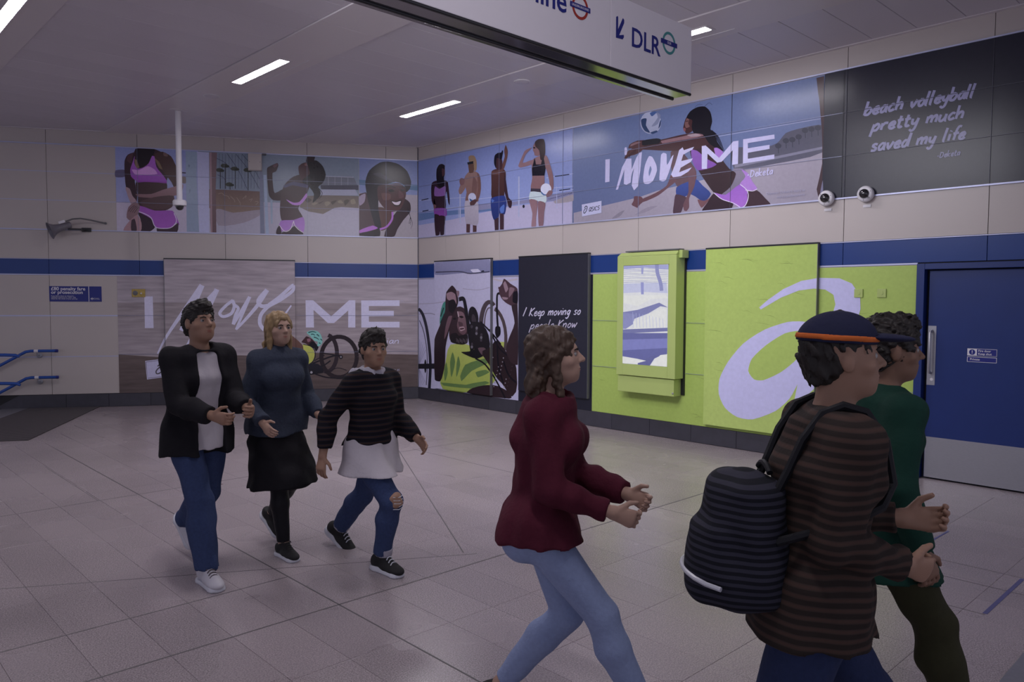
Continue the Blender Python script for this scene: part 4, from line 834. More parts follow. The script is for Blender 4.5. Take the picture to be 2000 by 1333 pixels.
["p","463c42",0,"f",0,[1830,1596,1830,1578,1852,1558,1929,1596,1886,1634]],
["p","5b5058",0,"f",0,[1830,1534,1838,1538,1830,1542]],
["p","5b5058",0,"f",0,[1830,1534,1830,1510,1836,1503,1861,1513,1838,1538]],
["p","4a3f42",[60.4,71.0],"s",1,[1908,1530,1982,1490,2047,1426,2099,1344,2135,1247,2154,1140,2155,1029,2138,921]],
["p","a7b25e","93a450","f",0,[1830,959,1885,999,1993,1038,2141,1044,2178,996,2125,867,2067,789,1974,720,1935,626,1929,457,1844,381,1830,379]],
["p","2a1d23",0,"f",0,[1830,200,1830,378,1862,382,2000,375,2155,333,2234,298,2280,250,2280,225,2235,210,2000,202,1831,200]],
["p","241b20","2c1e22","f",0,[1830,970,1847,980,1910,1047,1972,1050,2066,990,2127,939,2189,869,2249,823,2340,776,2383,669,2402,442,2379,323,2302,248,2235,259,2142,361,2069,424,1975,480,1906,542,1830,639]],
["p","14111a",0,"f",0,[1830,1171,1844,1176,1830,1195]],
["p","14111a",0,"f",0,[1830,1171,1830,1140,1863,1093,1894,1104,1844,1176]],
["p","14111a",0,"f",0,[1863,1093,1921,1017,1951,1029,1894,1104]],
["p","14111a",0,"f",0,[1921,1017,1978,955,2006,969,1951,1029]],
["p","14111a",0,"f",0,[1978,955,2035,912,2059,929,2006,969]],
["p","14111a",0,"f",0,[2035,912,2095,879,2115,898,2059,929]],
["p","14111a",0,"f",0,[2095,879,2152,853,2171,873,2115,898]],
["p","14111a",0,"f",0,[2152,853,2204,831,2222,851,2171,873]],
["p","14111a",0,"f",0,[2204,831,2254,813,2269,834,2222,851]],
["p","14111a",0,"f",0,[2254,813,2301,800,2315,821,2269,834]],
["p","14111a",0,"f",0,[2301,800,2341,791,2354,812,2315,821]],
["p","14111a",0,"f",0,[2341,791,2369,784,2381,805,2354,812]],
["p","14111a",0,"f",0,[1830,585,1839,589,1830,598]],
["p","14111a",0,"f",0,[1830,585,1830,555,1868,517,1897,531,1839,589]],
["p","14111a",0,"f",0,[1868,517,1923,457,1953,471,1897,531]],
["p","14111a",0,"f",0,[1923,457,1982,390,2012,403,1953,471]],
["p","14111a",0,"f",0,[1982,390,2043,315,2073,328,2012,403]],
["p","14111a",0,"f",0,[2043,315,2097,247,2126,260,2073,328]],
["p","14111a",0,"f",0,[2097,247,2134,201,2163,214,2126,260]],
["p","14111a",[33.7,33.0],"s",4,[1963,1074,1993,696,2106,420]],
["p","14111a",0,"f",0,[1830,1189,1834,1191,1830,1194]],
["p","14111a",0,"f",0,[1830,1189,1830,1159,1871,1128,1897,1144,1834,1191]],
["p","14111a",0,"f",0,[1871,1128,1936,1076,1962,1091,1897,1144]],
["p","14111a",0,"f",0,[1936,1076,1994,1028,2020,1043,1962,1091]],
["p","14111a",0,"f",0,[1994,1028,2034,995,2061,1010,2020,1043]],
["p","14111a",[32.7,27.8],"s",4,[2104,760,2215,561,2377,461]],
["p","4a4048",0,"f",0,[1830,842,1831,839,1830,837]],
["p","8a828c",0,"f",0,[2007,665,2002,656,1991,656,1985,664,1991,672,2002,673]],
["p","8a828c",0,"f",0,[2180,494,2173,484,2159,483,2152,492,2159,502,2173,503]],
["p","4a4048",0,"f",0,[2338,809,2334,803,2326,802,2322,808,2325,815,2334,815]],
["p","8a828c",0,"f",0,[1988,605,1983,596,1971,596,1966,603,1971,612,1982,613]],
["p","8a828c",0,"f",0,[2161,434,2154,424,2140,423,2133,432,2140,443,2154,444]],
["p","4a4048",0,"f",0,[2319,751,2315,744,2307,743,2303,750,2307,756,2315,757]],
["p","8a828c",0,"f",0,[1969,545,1963,536,1952,535,1946,543,1952,552,1963,552]],
["p","8a828c",0,"f",0,[2142,374,2135,364,2121,363,2115,372,2121,382,2135,384]],
["p","4a4048",0,"f",0,[2301,692,2297,685,2289,684,2285,691,2289,697,2297,698]],
["p","8a828c",0,"f",0,[1949,484,1944,475,1932,474,1927,482,1932,491,1944,492]],
["p","8a828c",0,"f",0,[2120,804,2114,794,2100,793,2093,803,2100,813,2113,814]],
["p","4a4048",0,"f",0,[2282,633,2278,626,2270,625,2266,632,2270,638,2278,639]],
["p","8a828c",0,"f",0,[1930,423,1924,415,1913,414,1907,422,1913,430,1924,431]],
["p","8a828c",0,"f",0,[2101,745,2095,735,2081,734,2074,743,2081,753,2094,754]],
["p","4a4048",0,"f",0,[2264,574,2260,567,2252,566,2247,572,2251,579,2260,580]],
["p","8a828c",0,"f",0,[1910,362,1905,354,1893,353,1888,361,1893,369,1905,370]],
["p","8a828c",0,"f",0,[2082,685,2076,675,2062,674,2055,683,2062,694,2075,694]],
["p","4a4048",0,"f",0,[2245,514,2241,507,2233,507,2229,513,2233,520,2241,520]],
["p","8a828c",0,"f",0,[1889,799,1883,790,1872,789,1866,797,1871,806,1883,807]],
["p","8a828c",0,"f",0,[2063,625,2056,615,2043,614,2036,623,2042,634,2056,635]],
["p","4a4048",0,"f",0,[2226,455,2222,448,2214,447,2210,453,2214,460,2222,461]],
["p","8a828c",0,"f",0,[1869,738,1863,730,1852,729,1846,737,1852,746,1863,746]],
["p","8a828c",0,"f",0,[2044,565,2037,555,2023,554,2016,563,2023,574,2037,575]],
["p","4a4048",0,"f",0,[2208,395,2204,388,2195,387,2191,394,2195,400,2204,401]],
["p","8a828c",0,"f",0,[1849,678,1844,669,1832,668,1830,671,1830,682,1832,685,1844,686]],
["p","141219",[31.7,44.7],"s",4,[2071,1745,1974,1751,1961,1604,1967,1415,1985,1245]],
["p","15131a",0,"f",1,[1934,1263,2032,1265,2041,1153,1963,1093,1924,1168]],
["p","46323a",0,"f",1,[2021,1745,2001,1829,2070,1900,2111,1974,2158,1958,2261,1897,2400,1826,2402,1597,2290,1576,2154,1623,2071,1679]],
["p","8c7580",0,"f",1,[2098,1903,2139,1940,2207,1828,2153,1772]],
["p","7a626c",0,"f",1,[2234,1846,2342,1827,2289,1753,2222,1698]],
["p","15101a",0,"f",1,[2315,1772,2400,1789,2401,1615,2303,1633]],
["p","46323a",[30.7,30.9],"s",1,[2071,1810,1993,1848]],
["p","8c7580",0,"f",1,[2071,1707,2208,1694,2181,1670,2099,1670]],
["p","30242a","33242a","f",1,[2276,1580,2402,1597,2415,723,2268,751,2164,914,2225,1103,2345,1329]]]],"h4":["R",0.004,[["b","b0aec8","b6b4d0","f",0,[500,200,1860,200,1860,240,500,240]],
["p","a7b25e","93a450","f",0,[1361,240,1349,233,1167,200,774,200,660,222,646,240]],
["p","2a1d23",0,"f",0,[1401,200,1258,213,1297,240,1860,240,1860,200,1831,200]]]],"h3":["R",0.052,[["b","b0aec8","b6b4d0","f",0,[502,225,1862,225,1862,2272,502,2272]],
["p","8788a8","7a7b9c","f",1,[522,2260,1842,2264,1857,2075,1285,2079,522,2066]],
["p","4a4a60",[20.5,19.1],"s",4,[538,2107,1131,2103,1406,2067,1843,2085]],
["p","c6c4da",0,"f",1,[1405,2125,1583,2130,1642,2090,1465,2081]],
["p","2a2a38",0,"f",1,[1656,2099,1714,2107,1728,2078,1671,2070]],
["p","a09cb4",0,"f",0,[502,1598,584,1605,580,1621,502,1615]],
["p","a09cb4",0,"f",0,[584,1605,679,1614,675,1630,580,1621]],
["p","a09cb4",0,"f",0,[679,1614,761,1623,757,1639,675,1630]],
["p","a09cb4",0,"f",0,[761,1623,818,1629,814,1645,757,1639]],
["p","8c889e",0,"f",0,[502,1428,504,1432,502,1432]],
["p","8c889e",0,"f",0,[502,1428,502,1417,517,1414,525,1427,504,1432]],
["p","9c98b0",[11.9,11.9],"s",4,[1224,1835,1584,1813,1844,1849]],
["p","1b1b24",0,"f",0,[502,625,503,625,503,538,502,538]],
["p","463c42",0,"f",0,[1694,1218,1698,1302,1599,1305,1595,1217]],
["p","463c42",0,"f",0,[1698,1302,1710,1382,1612,1390,1599,1305]],
["p","463c42",0,"f",0,[1710,1382,1730,1454,1634,1468,1612,1390]],
["p","463c42",0,"f",0,[1730,1454,1757,1515,1664,1536,1634,1468]],
["p","463c42",0,"f",0,[1757,1515,1787,1560,1702,1592,1664,1536]],
["p","463c42",0,"f",0,[1787,1560,1817,1588,1748,1634,1702,1592]],
["p","463c42",0,"f",0,[1817,1588,1839,1598,1809,1660,1748,1634]],
["p","463c42",0,"f",0,[1839,1598,1851,1599,1862,1622,1862,1660,1809,1660]],
["p","463c42",0,"f",0,[1862,1622,1851,1599,1862,1593]],
["p","5b5058",0,"f",0,[1746,1258,1748,1318,1719,1318,1717,1258]],
["p","5b5058",0,"f",0,[1748,1318,1755,1374,1727,1376,1719,1318]],
["p","5b5058",0,"f",0,[1755,1374,1767,1426,1739,1429,1727,1376]],
["p","5b5058",0,"f",0,[1767,1426,1782,1469,1755,1474,1739,1429]],
["p","5b5058",0,"f",0,[1782,1469,1801,1503,1775,1511,1755,1474]],
["p","5b5058",0,"f",0,[1801,1503,1821,1526,1799,1538,1775,1511]],
["p","5b5058",0,"f",0,[1821,1526,1838,1536,1828,1553,1799,1538]],
["p","5b5058",0,"f",0,[1838,1536,1852,1536,1862,1553,1828,1553]],
["p","5b5058",0,"f",0,[1852,1536,1862,1530,1862,1553,1862,1553]],
["p","a7b25e","93a450","f",0,[924,953,1051,967,1159,972,1305,973,1451,952,1674,898,1811,912,1862,948,1862,384,1686,364,1547,322,1405,242,1313,225,750,225,720,231,660,313,665,393,738,513,791,645,850,863]],
["p","5d7847",0,"f",1,[976,836,1039,679,944,430,912,671]],
["p","5d7847",0,"f",1,[1117,783,1164,647,1071,440,1071,641]],
["p","5d7847",0,"f",1,[1287,654,1762,780,1848,728,1439,566,1196,390,1164,467]],
["p","5d7847",0,"f",1,[1529,553,1763,608,1849,575,1588,479]],
["p","5d7847",0,"f",1,[1288,337,1763,435,1850,413,1410,288]],
["p","5d7847",0,"f",1,[816,665,854,505,783,357,757,498]],
["p","5d7847",0,"f",1,[669,327,1349,343,1850,384,1349,293,751,283]],
["p","2a1d23",0,"f",0,[1320,225,1383,270,1462,304,1595,342,1723,367,1862,384,1862,225]],
["p","3f8074",0,"f",1,[646,1310,670,1474,735,1607,816,1641,832,1496,725,1312,663,1229]],
["p","14302f",[25.2,25.0],"s",1,[670,1392,751,1536]],
["p","14302f",[24.8,24.6],"s",1,[669,1290,767,1435]],
["p","33242a",0,"f",1,[928,1437,1039,1529,1163,1559,1301,1502,1341,1326,1347,1150,1272,999,1086,965,906,1034,887,1235]],
["p","7a6068","5c434a","f",1,[1117,1480,1240,1462,1311,1325,1317,1168,1241,1116,1133,1162,1086,1260,1117,1380]],
["p","1a1318",0,"f",1,[1132,1401,1200,1414,1249,1393,1194,1376]],
["p","1a1318",0,"f",1,[976,1368,1045,1383,1070,1360,1013,1347]],
["p","b09ca4",0,"f",0,[1089,1479,1114,1484,1138,1401,1114,1392]],
["p","a58a92",0,"f",1,[1139,1232,1256,1245,1280,1203,1170,1173]],
["p","3a2228",0,"f",1,[1151,1215,1262,1228,1256,1210,1170,1195]],
["p","4c3840",0,"f",1,[1117,1321,1219,1303,1231,1260,1139,1250]],
["p","1d171d",0,"f",1,[928,1116,1070,1140,1133,1099,1287,1128,1347,1110,1342,1002,1226,964,1070,971,928,999]],
["p","6a6068",[7.8,7.8],"s",1,[1070,1061,1083,1001]],
["p","6a6068",[7.8,7.8],"s",1,[1098,1048,1111,992]],
["p","6a6068",[7.8,7.8],"s",1,[1126,1035,1139,984]],
["p","6a6068",[7.7,7.7],"s",1,[1154,1062,1167,1003]],
["p","6a6068",[7.7,7.7],"s",1,[1182,1049,1195,994]],
["p","6a6068",[7.7,7.7],"s",1,[1210,1036,1222,985]],
["p","6a6068",[7.7,7.7],"s",1,[1238,1063,1250,1004]],
["p","6a6068",[7.6,7.6],"s",1,[1265,1050,1278,996]],
["p","6a6068",[7.6,7.6],"s",1,[1293,1038,1305,987]],
["p","6a6068",[7.6,7.6],"s",1,[1320,1064,1332,1006]],
["p","2d1f24","221820","f",1,[816,1778,886,1842,966,1889,1045,1837,1101,1767,1116,1638,1076,1539,976,1418,880,1154,800,908,783,622,711,413,652,343,519,361,513,1019,646,1239,784,1475,797,1637]],
["p","8f747e",0,"f",1,[822,1758,944,1788,1045,1747,1070,1598,975,1638,848,1668]],
["p","6a4f58",0,"f",1,[874,1396,969,1408,854,1153,767,1029,800,1233]],
["p","140f14",0,"f",1,[880,1637,1007,1668,1070,1579,976,1448,880,1497]],
["p","806872",0,"f",1,[1070,1797,1132,1801,1138,1747,1101,1698]],
["p","17151c",[63.3,89.6],"s",4,[1132,1668,1240,1678,1286,1580,1347,1326,1408,1054,1453,880]],
["p","4c4a56",[15.1,15.1],"s",4,[1270,1639,1332,1443,1384,1170]],
["p","18151b",0,"f",0,[1593,1419,1598,1371,1591,1327,1574,1291,1548,1265,1515,1254,1479,1257,1443,1275,1411,1306,1385,1347,1369,1394,1364,1443,1371,1487,1388,1524,1415,1549,1448,1560,1484,1556,1520,1538,1552,1506,1577,1465]],
["p","3a333a",0,"f",0,[1550,1336,1555,1300,1554,1267,1548,1240,1537,1222,1522,1215,1504,1218,1486,1233,1469,1257,1454,1288,1444,1323,1439,1359,1439,1392,1445,1419,1457,1437,1472,1444,1489,1440,1508,1426,1525,1402,1539,1371]],
["p","1c181e",0,"f",0,[1436,1328,1585,1331,1682,1300,1780,1217,1831,1135,1862,1012,1862,1003,1851,940,1787,894,1704,878,1556,881,1472,920,1404,1015,1378,1113,1377,1266]],
["p","3d3740",0,"f",0,[1473,1251,1458,1227,1428,1226,1413,1250,1428,1274,1458,1274]],
["p","6e6a74",0,"f",0,[1583,1152,1568,1128,1539,1127,1524,1150,1539,1174,1568,1175]],
["p","3d3740",0,"f",0,[1692,1054,1677,1030,1648,1028,1633,1051,1648,1075,1677,1076]],
["p","6e6a74",0,"f",0,[1477,942,1462,917,1432,916,1417,939,1432,963,1462,965]],
["p","3d3740",0,"f",0,[1586,1192,1571,1169,1542,1168,1527,1191,1542,1215,1571,1215]],
["p","6e6a74",0,"f",0,[1694,1094,1680,1070,1651,1069,1636,1092,1651,1116,1680,1117]],
["p","3d3740",0,"f",0,[1480,983,1465,958,1435,957,1420,980,1435,1004,1465,1006]],
["p","6e6a74",0,"f",0,[1589,1233,1574,1209,1545,1208,1530,1231,1544,1255,1574,1256]],
["p","3d3740",0,"f",0,[1697,1134,1683,1111,1654,1110,1639,1132,1653,1156,1683,1157]],
["p","15131a",0,"f",1,[1189,847,1378,866,1587,925,1718,893,1762,838,1587,770,1469,773,1257,821]],
["p","5c4850",0,"f",1,[1587,925,1733,942,1805,878,1704,816]],
["p","241b20","2c1e22","f",0,[1696,890,1825,939,1862,961,1862,669,1804,730,1690,831]],
["p","14111a",0,"f",0,[1831,1218,1862,1174,1862,1228,1862,1229]],
["p","14111a",0,"f",0,[1520,756,1563,744,1579,766,1536,778]],
["p","14111a",0,"f",0,[1563,744,1623,728,1640,750,1579,766]],
["p","14111a",0,"f",0,[1623,728,1689,706,1709,726,1640,750]],
["p","14111a",0,"f",0,[1689,706,1750,676,1775,693,1709,726]],
["p","14111a",0,"f",0,[1750,676,1807,633,1834,649,1775,693]],
["p","14111a",0,"f",0,[1807,633,1862,583,1862,624,1834,649]],
["p","14111a",0,"f",0,[1632,1324,1674,1298,1698,1316,1656,1341]],
["p","14111a",0,"f",0,[1674,1298,1734,1262,1758,1279,1698,1316]],
["p","14111a",0,"f",0,[1734,1262,1800,1220,1825,1237,1758,1279]],
["p","14111a",0,"f",0,[1800,1220,1862,1178,1862,1211,1825,1237]]]],"k1":["R",0.004,[["b","1d1e2b",0,"f",0,[2425,200,3823,200,3823,2000,2425,2000]]]],"k2":["R",0.052,[["b","23232f",0,"f",0,[2470,360,3778,360,3778,2270,2470,2270]],
["l","b9b6cc",[18.0,18.1],"s",1,[2636,1559,2564,1432]],
["l","b9b6cc",[18.0,18.1],"s",1,[2737,1550,2687,1436]],
["l","b9b6cc",[15.5,16.2],"s",3,[2801,1552,2714,1487,2758,1439]],
["l","b9b6cc",[13.1,15.2],"s",3,[2796,1472,2841,1479,2842,1504,2806,1488,2790,1453,2810,1441,2841,1457]],
["l","b9b6cc",[13.0,15.1],"s",3,[2867,1474,2912,1482,2913,1507,2877,1491,2861,1456,2881,1444,2912,1460]],
["l","b9b6cc",[17.3,17.5],"s",1,[2948,1508,2892,1396]],
["l","b9b6cc",[15.5,13.3],"s",3,[2939,1486,2976,1509,2987,1487,2956,1452,2926,1452]],
["l","b9b6cc",[17.2,17.3],"s",1,[3081,1513,3056,1451]],
["l","b9b6cc",[15.7,17.1],"s",3,[3071,1488,3104,1513,3114,1502,3094,1453]],
["l","b9b6cc",[15.4,16.9],"s",3,[3109,1489,3144,1515,3155,1503,3132,1454]],
["l","b9b6cc",[14.5,15.2],"s",3,[3215,1517,3178,1492,3177,1458,3206,1464,3227,1500,3212,1517]],
["l","b9b6cc",[17.1,15.9],"s",3,[3255,1519,3249,1459,3307,1523]],
["l","b9b6cc",[16.7,16.7],"s",1,[3328,1521,3304,1461]],
["l","b9b6cc",[15.9,15.9],"s",1,[3338,1543,3344,1550]],
["l","b9b6cc",[16.6,16.6],"s",1,[3356,1522,3332,1462]],
["l","b9b6cc",[14.9,16.5],"s",3,[3347,1498,3382,1523,3395,1512,3376,1464]],
["l","b9b6cc",[14.8,16.7],"s",3,[3472,1517,3452,1526,3420,1499,3421,1472,3457,1491,3477,1527,3433,1437,3400,1417,3391,1431]],
["l","b9b6cc",[13.2,13.1],"s",3,[3598,1525,3576,1530,3555,1513,3580,1493,3560,1472,3534,1477]],
["l","b9b6cc",[13.9,14.4],"s",3,[3644,1533,3609,1508,3608,1475,3635,1481,3655,1516,3641,1533]],
["l","a9a4b8",[17.8,17.9],"s",1,[2744,1315,2685,1200]],
["l","a9a4b8",[15.6,13.4],"s",3,[2735,1292,2777,1317,2791,1295,2756,1259,2721,1258]],
["l","a9a4b8",[13.0,14.9],"s",3,[2821,1288,2872,1297,2871,1322,2831,1305,2815,1269,2838,1259,2873,1275]],
["l","a9a4b8",[14.6,15.3],"s",3,[2944,1326,2902,1299,2902,1265,2935,1271,2959,1308,2940,1325]],
["l","a9a4b8",[17.2,17.3],"s",1,[2994,1328,2937,1215]],
["l","a9a4b8",[15.2,13.2],"s",3,[2985,1306,3026,1330,3039,1309,3006,1273,2972,1272]],
["l","a9a4b8",[17.0,12.9],"s",3,[3107,1395,3056,1283,3065,1272]],
["l","a9a4b8",[12.8,14.4],"s",3,[3115,1305,3164,1313,3163,1337,3125,1321,3109,1286,3132,1275,3165,1292]],
["l","a9a4b8",[16.7,16.8],"s",1,[3287,1392,3241,1282]],
["l","a9a4b8",[14.4,14.9],"s",3,[3354,1395,3267,1331,3314,1286]],
["l","a9a4b8",[16.6,16.6],"s",1,[3360,1348,3336,1287]],
["l","a9a4b8",[14.7,16.4],"s",3,[3350,1324,3390,1349,3405,1338,3386,1290]],
["l","a9a4b8",[13.9,14.5],"s",3,[3473,1354,3435,1328,3435,1295,3466,1302,3488,1337,3470,1354]],
["l","a9a4b8",[16.4,15.3],"s",3,[3517,1356,3507,1297,3552,1346,3546,1299,3599,1363]],
["l","a9a4b8",[15.7,13.4],"s",3,[3161,1128,3141,1136,3105,1107,3106,1079,3147,1090]],
["l","a9a4b8",[15.2,12.7],"s",3,[3231,1132,3210,1140,3176,1113,3172,1083,3202,1094,3236,1141,3216,1092,3227,1086]],
["l","a9a4b8",[16.8,16.8],"s",1,[3260,1142,3237,1084]],
["l","a9a4b8",[14.8,16.6],"s",3,[3251,1119,3288,1144,3302,1133,3284,1087]],
["l","a9a4b8",[16.3,14.6],"s",3,[3429,1191,3393,1105,3406,1094,3422,1104]],
["l","a9a4b8",[12.5,12.5],"s",1,[3393,1152,3443,1159]],
["l","a9a4b8",[13.8,14.7],"s",3,[3488,1155,3452,1131,3451,1099,3480,1105,3501,1139,3485,1155]],
["l","a9a4b8",[13.7,14.5],"s",3,[3558,1159,3522,1135,3522,1103,3551,1109,3571,1143,3555,1159]],
["l","b0adc4",[6.0,6.0],"s",1,[3388,935,3405,937]],
["l","b0adc4",[6.0,6.0],"s",1,[3428,974,3470,980]],
["l","b0adc4",[7.8,7.8],"s",1,[3449,976,3425,921]],
["l","b0adc4",[7.2,6.0],"s",3,[3486,950,3475,954,3460,940,3459,924,3473,930,3488,955,3479,929,3485,926]],
["l","b0adc4",[8.0,7.4],"s",3,[3499,955,3498,926,3524,958]],
["l","b0adc4",[7.8,7.8],"s",1,[3535,958,3526,927]],
["l","b0adc4",[7.4,7.4],"s",1,[3539,969,3542,972]],
["l","b0adc4",[7.1,6.0],"s",3,[3572,955,3562,959,3546,945,3545,930,3559,936,3574,960,3565,935,3571,932]],
["l","b0adc4",[7.7,7.7],"s",1,[3585,961,3575,931]],
["l","b0adc4",[6.9,7.7],"s",3,[3581,949,3598,962,3605,956,3597,932]]]],"j1":["R",0.004,[["b","9fb560","97ad58","f",0,[3825,200,7805,200,7805,2000,3825,2000]],
["c","7d8e4a",0,"f",0,[5855,1442,5898,1435,5940,1409,5983,1404,6025,1392,6025,1392,5983,1406,5940,1414,5898,1437,5855,1442]],
["c","7d8e4a",0,"f",0,[5465,342,5517,345,5570,335,5622,314,5675,319,5675,319,5622,316,5570,340,5517,347,5465,342]],
["c","7d8e4a",0,"f",0,[4820,963,4862,948,4904,950,4946,948,4988,930,4988,930,4946,951,4904,955,4862,951,4820,963]],
["c","7d8e4a",0,"f",0,[4688,925,4769,923,4850,914,4931,895,5013,881,5013,881,4931,898,4850,920,4769,926,4688,925]],
["c","7d8e4a",0,"f",0,[6220,1190,6266,1184,6313,1172,6360,1165,6406,1162,6406,1162,6360,1167,6313,1176,6266,1186,6220,1190]],
["c","7d8e4a",0,"f",0,[6955,1237,6997,1223,7039,1216,7081,1216,7123,1198,7123,1198,7081,1218,7039,1220,6997,1225,6955,1237]],
["c","7d8e4a",0,"f",0,[5617,884,5684,877,5752,861,5819,861,5887,846,5887,846,5819,864,5752,867,5684,879,5617,884]],
["c","7d8e4a",0,"f",0,[5933,815,5985,825,6037,800,6089,803,6140,795,6140,795,6089,805,6037,803,5985,827,5933,815]],
["c","7d8e4a",0,"f",0,[6470,1050,6531,1045,6592,1037,6652,1028,6713,1021,6713,1021,6652,1030,6592,1040,6531,1047,6470,1050]],
["c","7d8e4a",0,"f",0,[5864,601,5946,598,6028,580,6111,588,6193,579,6193,579,6111,591,6028,585,5946,600,5864,601]],
["c","7d8e4a",0,"f",0,[6478,1072,6554,1071,6629,1057,6705,1043,6781,1040,6781,1040,6705,1045,6629,1062,6554,1073,6478,1072]],
["c","7d8e4a",0,"f",0,[4597,619,4666,608,4734,593,4803,575,4871,577,4871,577,4803,578,4734,599,4666,611,4597,619]],
["c","7d8e4a",0,"f",0,[7194,1553,7248,1545,7302,1535,7356,1547,7411,1534,7411,1534,7356,1549,7302,1539,7248,1547,7194,1553]],
["c","7d8e4a",0,"f",0,[4409,968,4437,959,4465,947,4493,935,4521,936,4521,936,4493,937,4465,951,4437,961,4409,968]],
["c","7d8e4a",0,"f",0,[7295,987,7325,1000,7354,983,7383,982,7412,959,7412,959,7383,984,7354,986,7325,1002,7295,987]],
["c","7d8e4a",0,"f",0,[4824,1397,4903,1408,4982,1387,5060,1390,5139,1369,5139,1369,5060,1392,4982,1391,4903,1410,4824,1397]],
["c","7d8e4a",0,"f",0,[6367,1652,6436,1630,6504,1627,6573,1622,6642,1625,6642,1625,6573,1624,6504,1631,6436,1632,6367,1652]],
["c","7d8e4a",0,"f",0,[4446,1705,4519,1694,4592,1687,4665,1694,4738,1689,4738,1689,4665,1697,4592,1693,4519,1697,4446,1705]],
["c","7d8e4a",0,"f",0,[6381,1081,6423,1055,6465,1050,6507,1057,6550,1050,6550,1050,6507,1060,6465,1056,6423,1057,6381,1081]],
["c","7d8e4a",0,"f",0,[5017,737,5068,747,5119,733,5170,731,5220,710,5220,710,5170,733,5119,737,5068,750,5017,737]],
["c","7d8e4a",0,"f",0,[7327,1506,7372,1502,7418,1476,7464,1468,7509,1477,7509,1477,7464,1471,7418,1482,7372,1505,7327,1506]],
["c","7d8e4a",0,"f",0,[4982,1127,5016,1127,5050,1102,5085,1104,5119,1086,5119,1086,5085,1107,5050,1108,5016,1130,4982,1127]],
["c","7d8e4a",0,"f",0,[7039,1014,7068,996,7097,991,7126,989,7156,983,7156,983,7126,991,7097,994,7068,997,7039,1014]],
["c","7d8e4a",0,"f",0,[5971,1285,6018,1280,6065,1285,6113,1262,6160,1256,6160,1256,6113,1264,6065,1290,6018,1282,5971,1285]],
["c","7d8e4a",0,"f",0,[4763,1066,4788,1052,4813,1057,4838,1052,4863,1039,4863,1039,4838,1053,4813,1060,4788,1053,4763,1066]],
["c","7d8e4a",0,"f",0,[6366,922,6394,920,6422,902,6450,896,6478,903,6478,903,6450,899,6422,906,6394,923,6366,922]],
["c","7d8e4a",0,"f",0,[4838,948,4920,954,5001,943,5082,937,5163,916,5163,916,5082,939,5001,947,4920,956,4838,948]],
["c","7d8e4a",0,"f",0,[5381,296,5421,294,5461,304,5501,296,5540,276,5540,276,5501,298,5461,309,5421,297,5381,296]],
["c","7d8e4a",0,"f",0,[6512,1304,6565,1313,6618,1286,6671,1299,6723,1286,6723,1286,6671,1301,6618,1292,6565,1315,6512,1304]],
["c","7d8e4a",0,"f",0,[5483,1365,5536,1367,5588,1368,5641,1362,5693,1338,5693,1338,5641,1365,5588,1374,5536,1370,5483,1365]],
["c","7d8e4a",0,"f",0,[4794,1752,4840,1737,4886,1737,4932,1723,4977,1716,4977,1716,4932,1725,4886,1740,4840,1738,4794,1752]],
["c","7d8e4a",0,"f",0,[5382,772,5461,767,5540,744,5619,752,5699,743,5699,743,5619,755,5540,749,5461,769,5382,772]],
["c","7d8e4a",0,"f",0,[5697,1201,5728,1202,5760,1185,5792,1176,5824,1181,5824,1181,5792,1179,5760,1190,5728,1205,5697,1201]],
["c","7d8e4a",0,"f",0,[5644,1370,5716,1375,5789,1367,5861,1361,5934,1351,5934,1351,5861,1364,5789,1372,5716,1378,5644,1370]],
["c","7d8e4a",0,"f",0,[5879,1694,5931,1672,5983,1673,6035,1658,6087,1651,6087,1651,6035,1660,5983,1678,5931,1675,5879,1694]],
["c","7d8e4a",0,"f",0,[3908,637,3946,636,3984,620,4022,622,4060,603,4060,603,4022,625,3984,625,3946,638,3908,637]],
["c","7d8e4a",0,"f",0,[6543,1195,6606,1183,6668,1161,6731,1163,6793,1166,6793,1166,6731,1165,6668,1165,6606,1185,6543,1195]],
["c","7d8e4a",0,"f",0,[4074,790,4144,779,4213,775,4282,763,4352,765,4352,765,4282,765,4213,778,4144,780,4074,790]],
["c","7d8e4a",0,"f",0,[5130,1217,5158,1223,5186,1215,5214,1188,5242,1178,5242,1178,5214,1190,5186,1220,5158,1226,5130,1217]],
["c","7d8e4a",0,"f",0,[4328,609,4397,600,4466,582,4534,583,4603,590,4603,590,4534,586,4466,586,4397,602,4328,609]],
["c","7d8e4a",0,"f",0,[6812,1215,6849,1212,6886,1194,6922,1190,6959,1183,6959,1183,6922,1193,6886,1200,6849,1215,6812,1215]],
["c","7d8e4a",0,"f",0,[5301,338,5366,331,5431,325,5495,308,5560,301,5560,301,5495,310,5431,329,5366,333,5301,338]],
["c","7d8e4a",0,"f",0,[6582,909,6616,923,6650,901,6685,896,6719,903,6719,903,6685,899,6650,907,6616,926,6582,909]],
["c","7d8e4a",0,"f",0,[5450,1451,5500,1437,5550,1420,5599,1420,5649,1415,5649,1415,5599,1423,5550,1426,5500,1440,5450,1451]],
["c","7d8e4a",0,"f",0,[4908,1156,4945,1152,4983,1146,5020,1138,5058,1124,5058,1124,5020,1141,4983,1151,4945,1154,4908,1156]],
["c","7d8e4a",0,"f",0,[5519,1709,5565,1700,5612,1684,5659,1670,5706,1671,5706,1671,5659,1673,5612,1689,5565,1703,5519,1709]],
["o","b7b6da",0,"f",0,[6800,1891,6859,1900,7070,1891,7194,1838,7278,1716,7286,1584,7246,1421,7149,1234,7015,1003,6834,752,6800,716,6800,1081,6825,1124,6827,1241,6926,1366,7002,1508,7035,1628,7012,1726,6926,1779,6808,1790,6800,1789]],
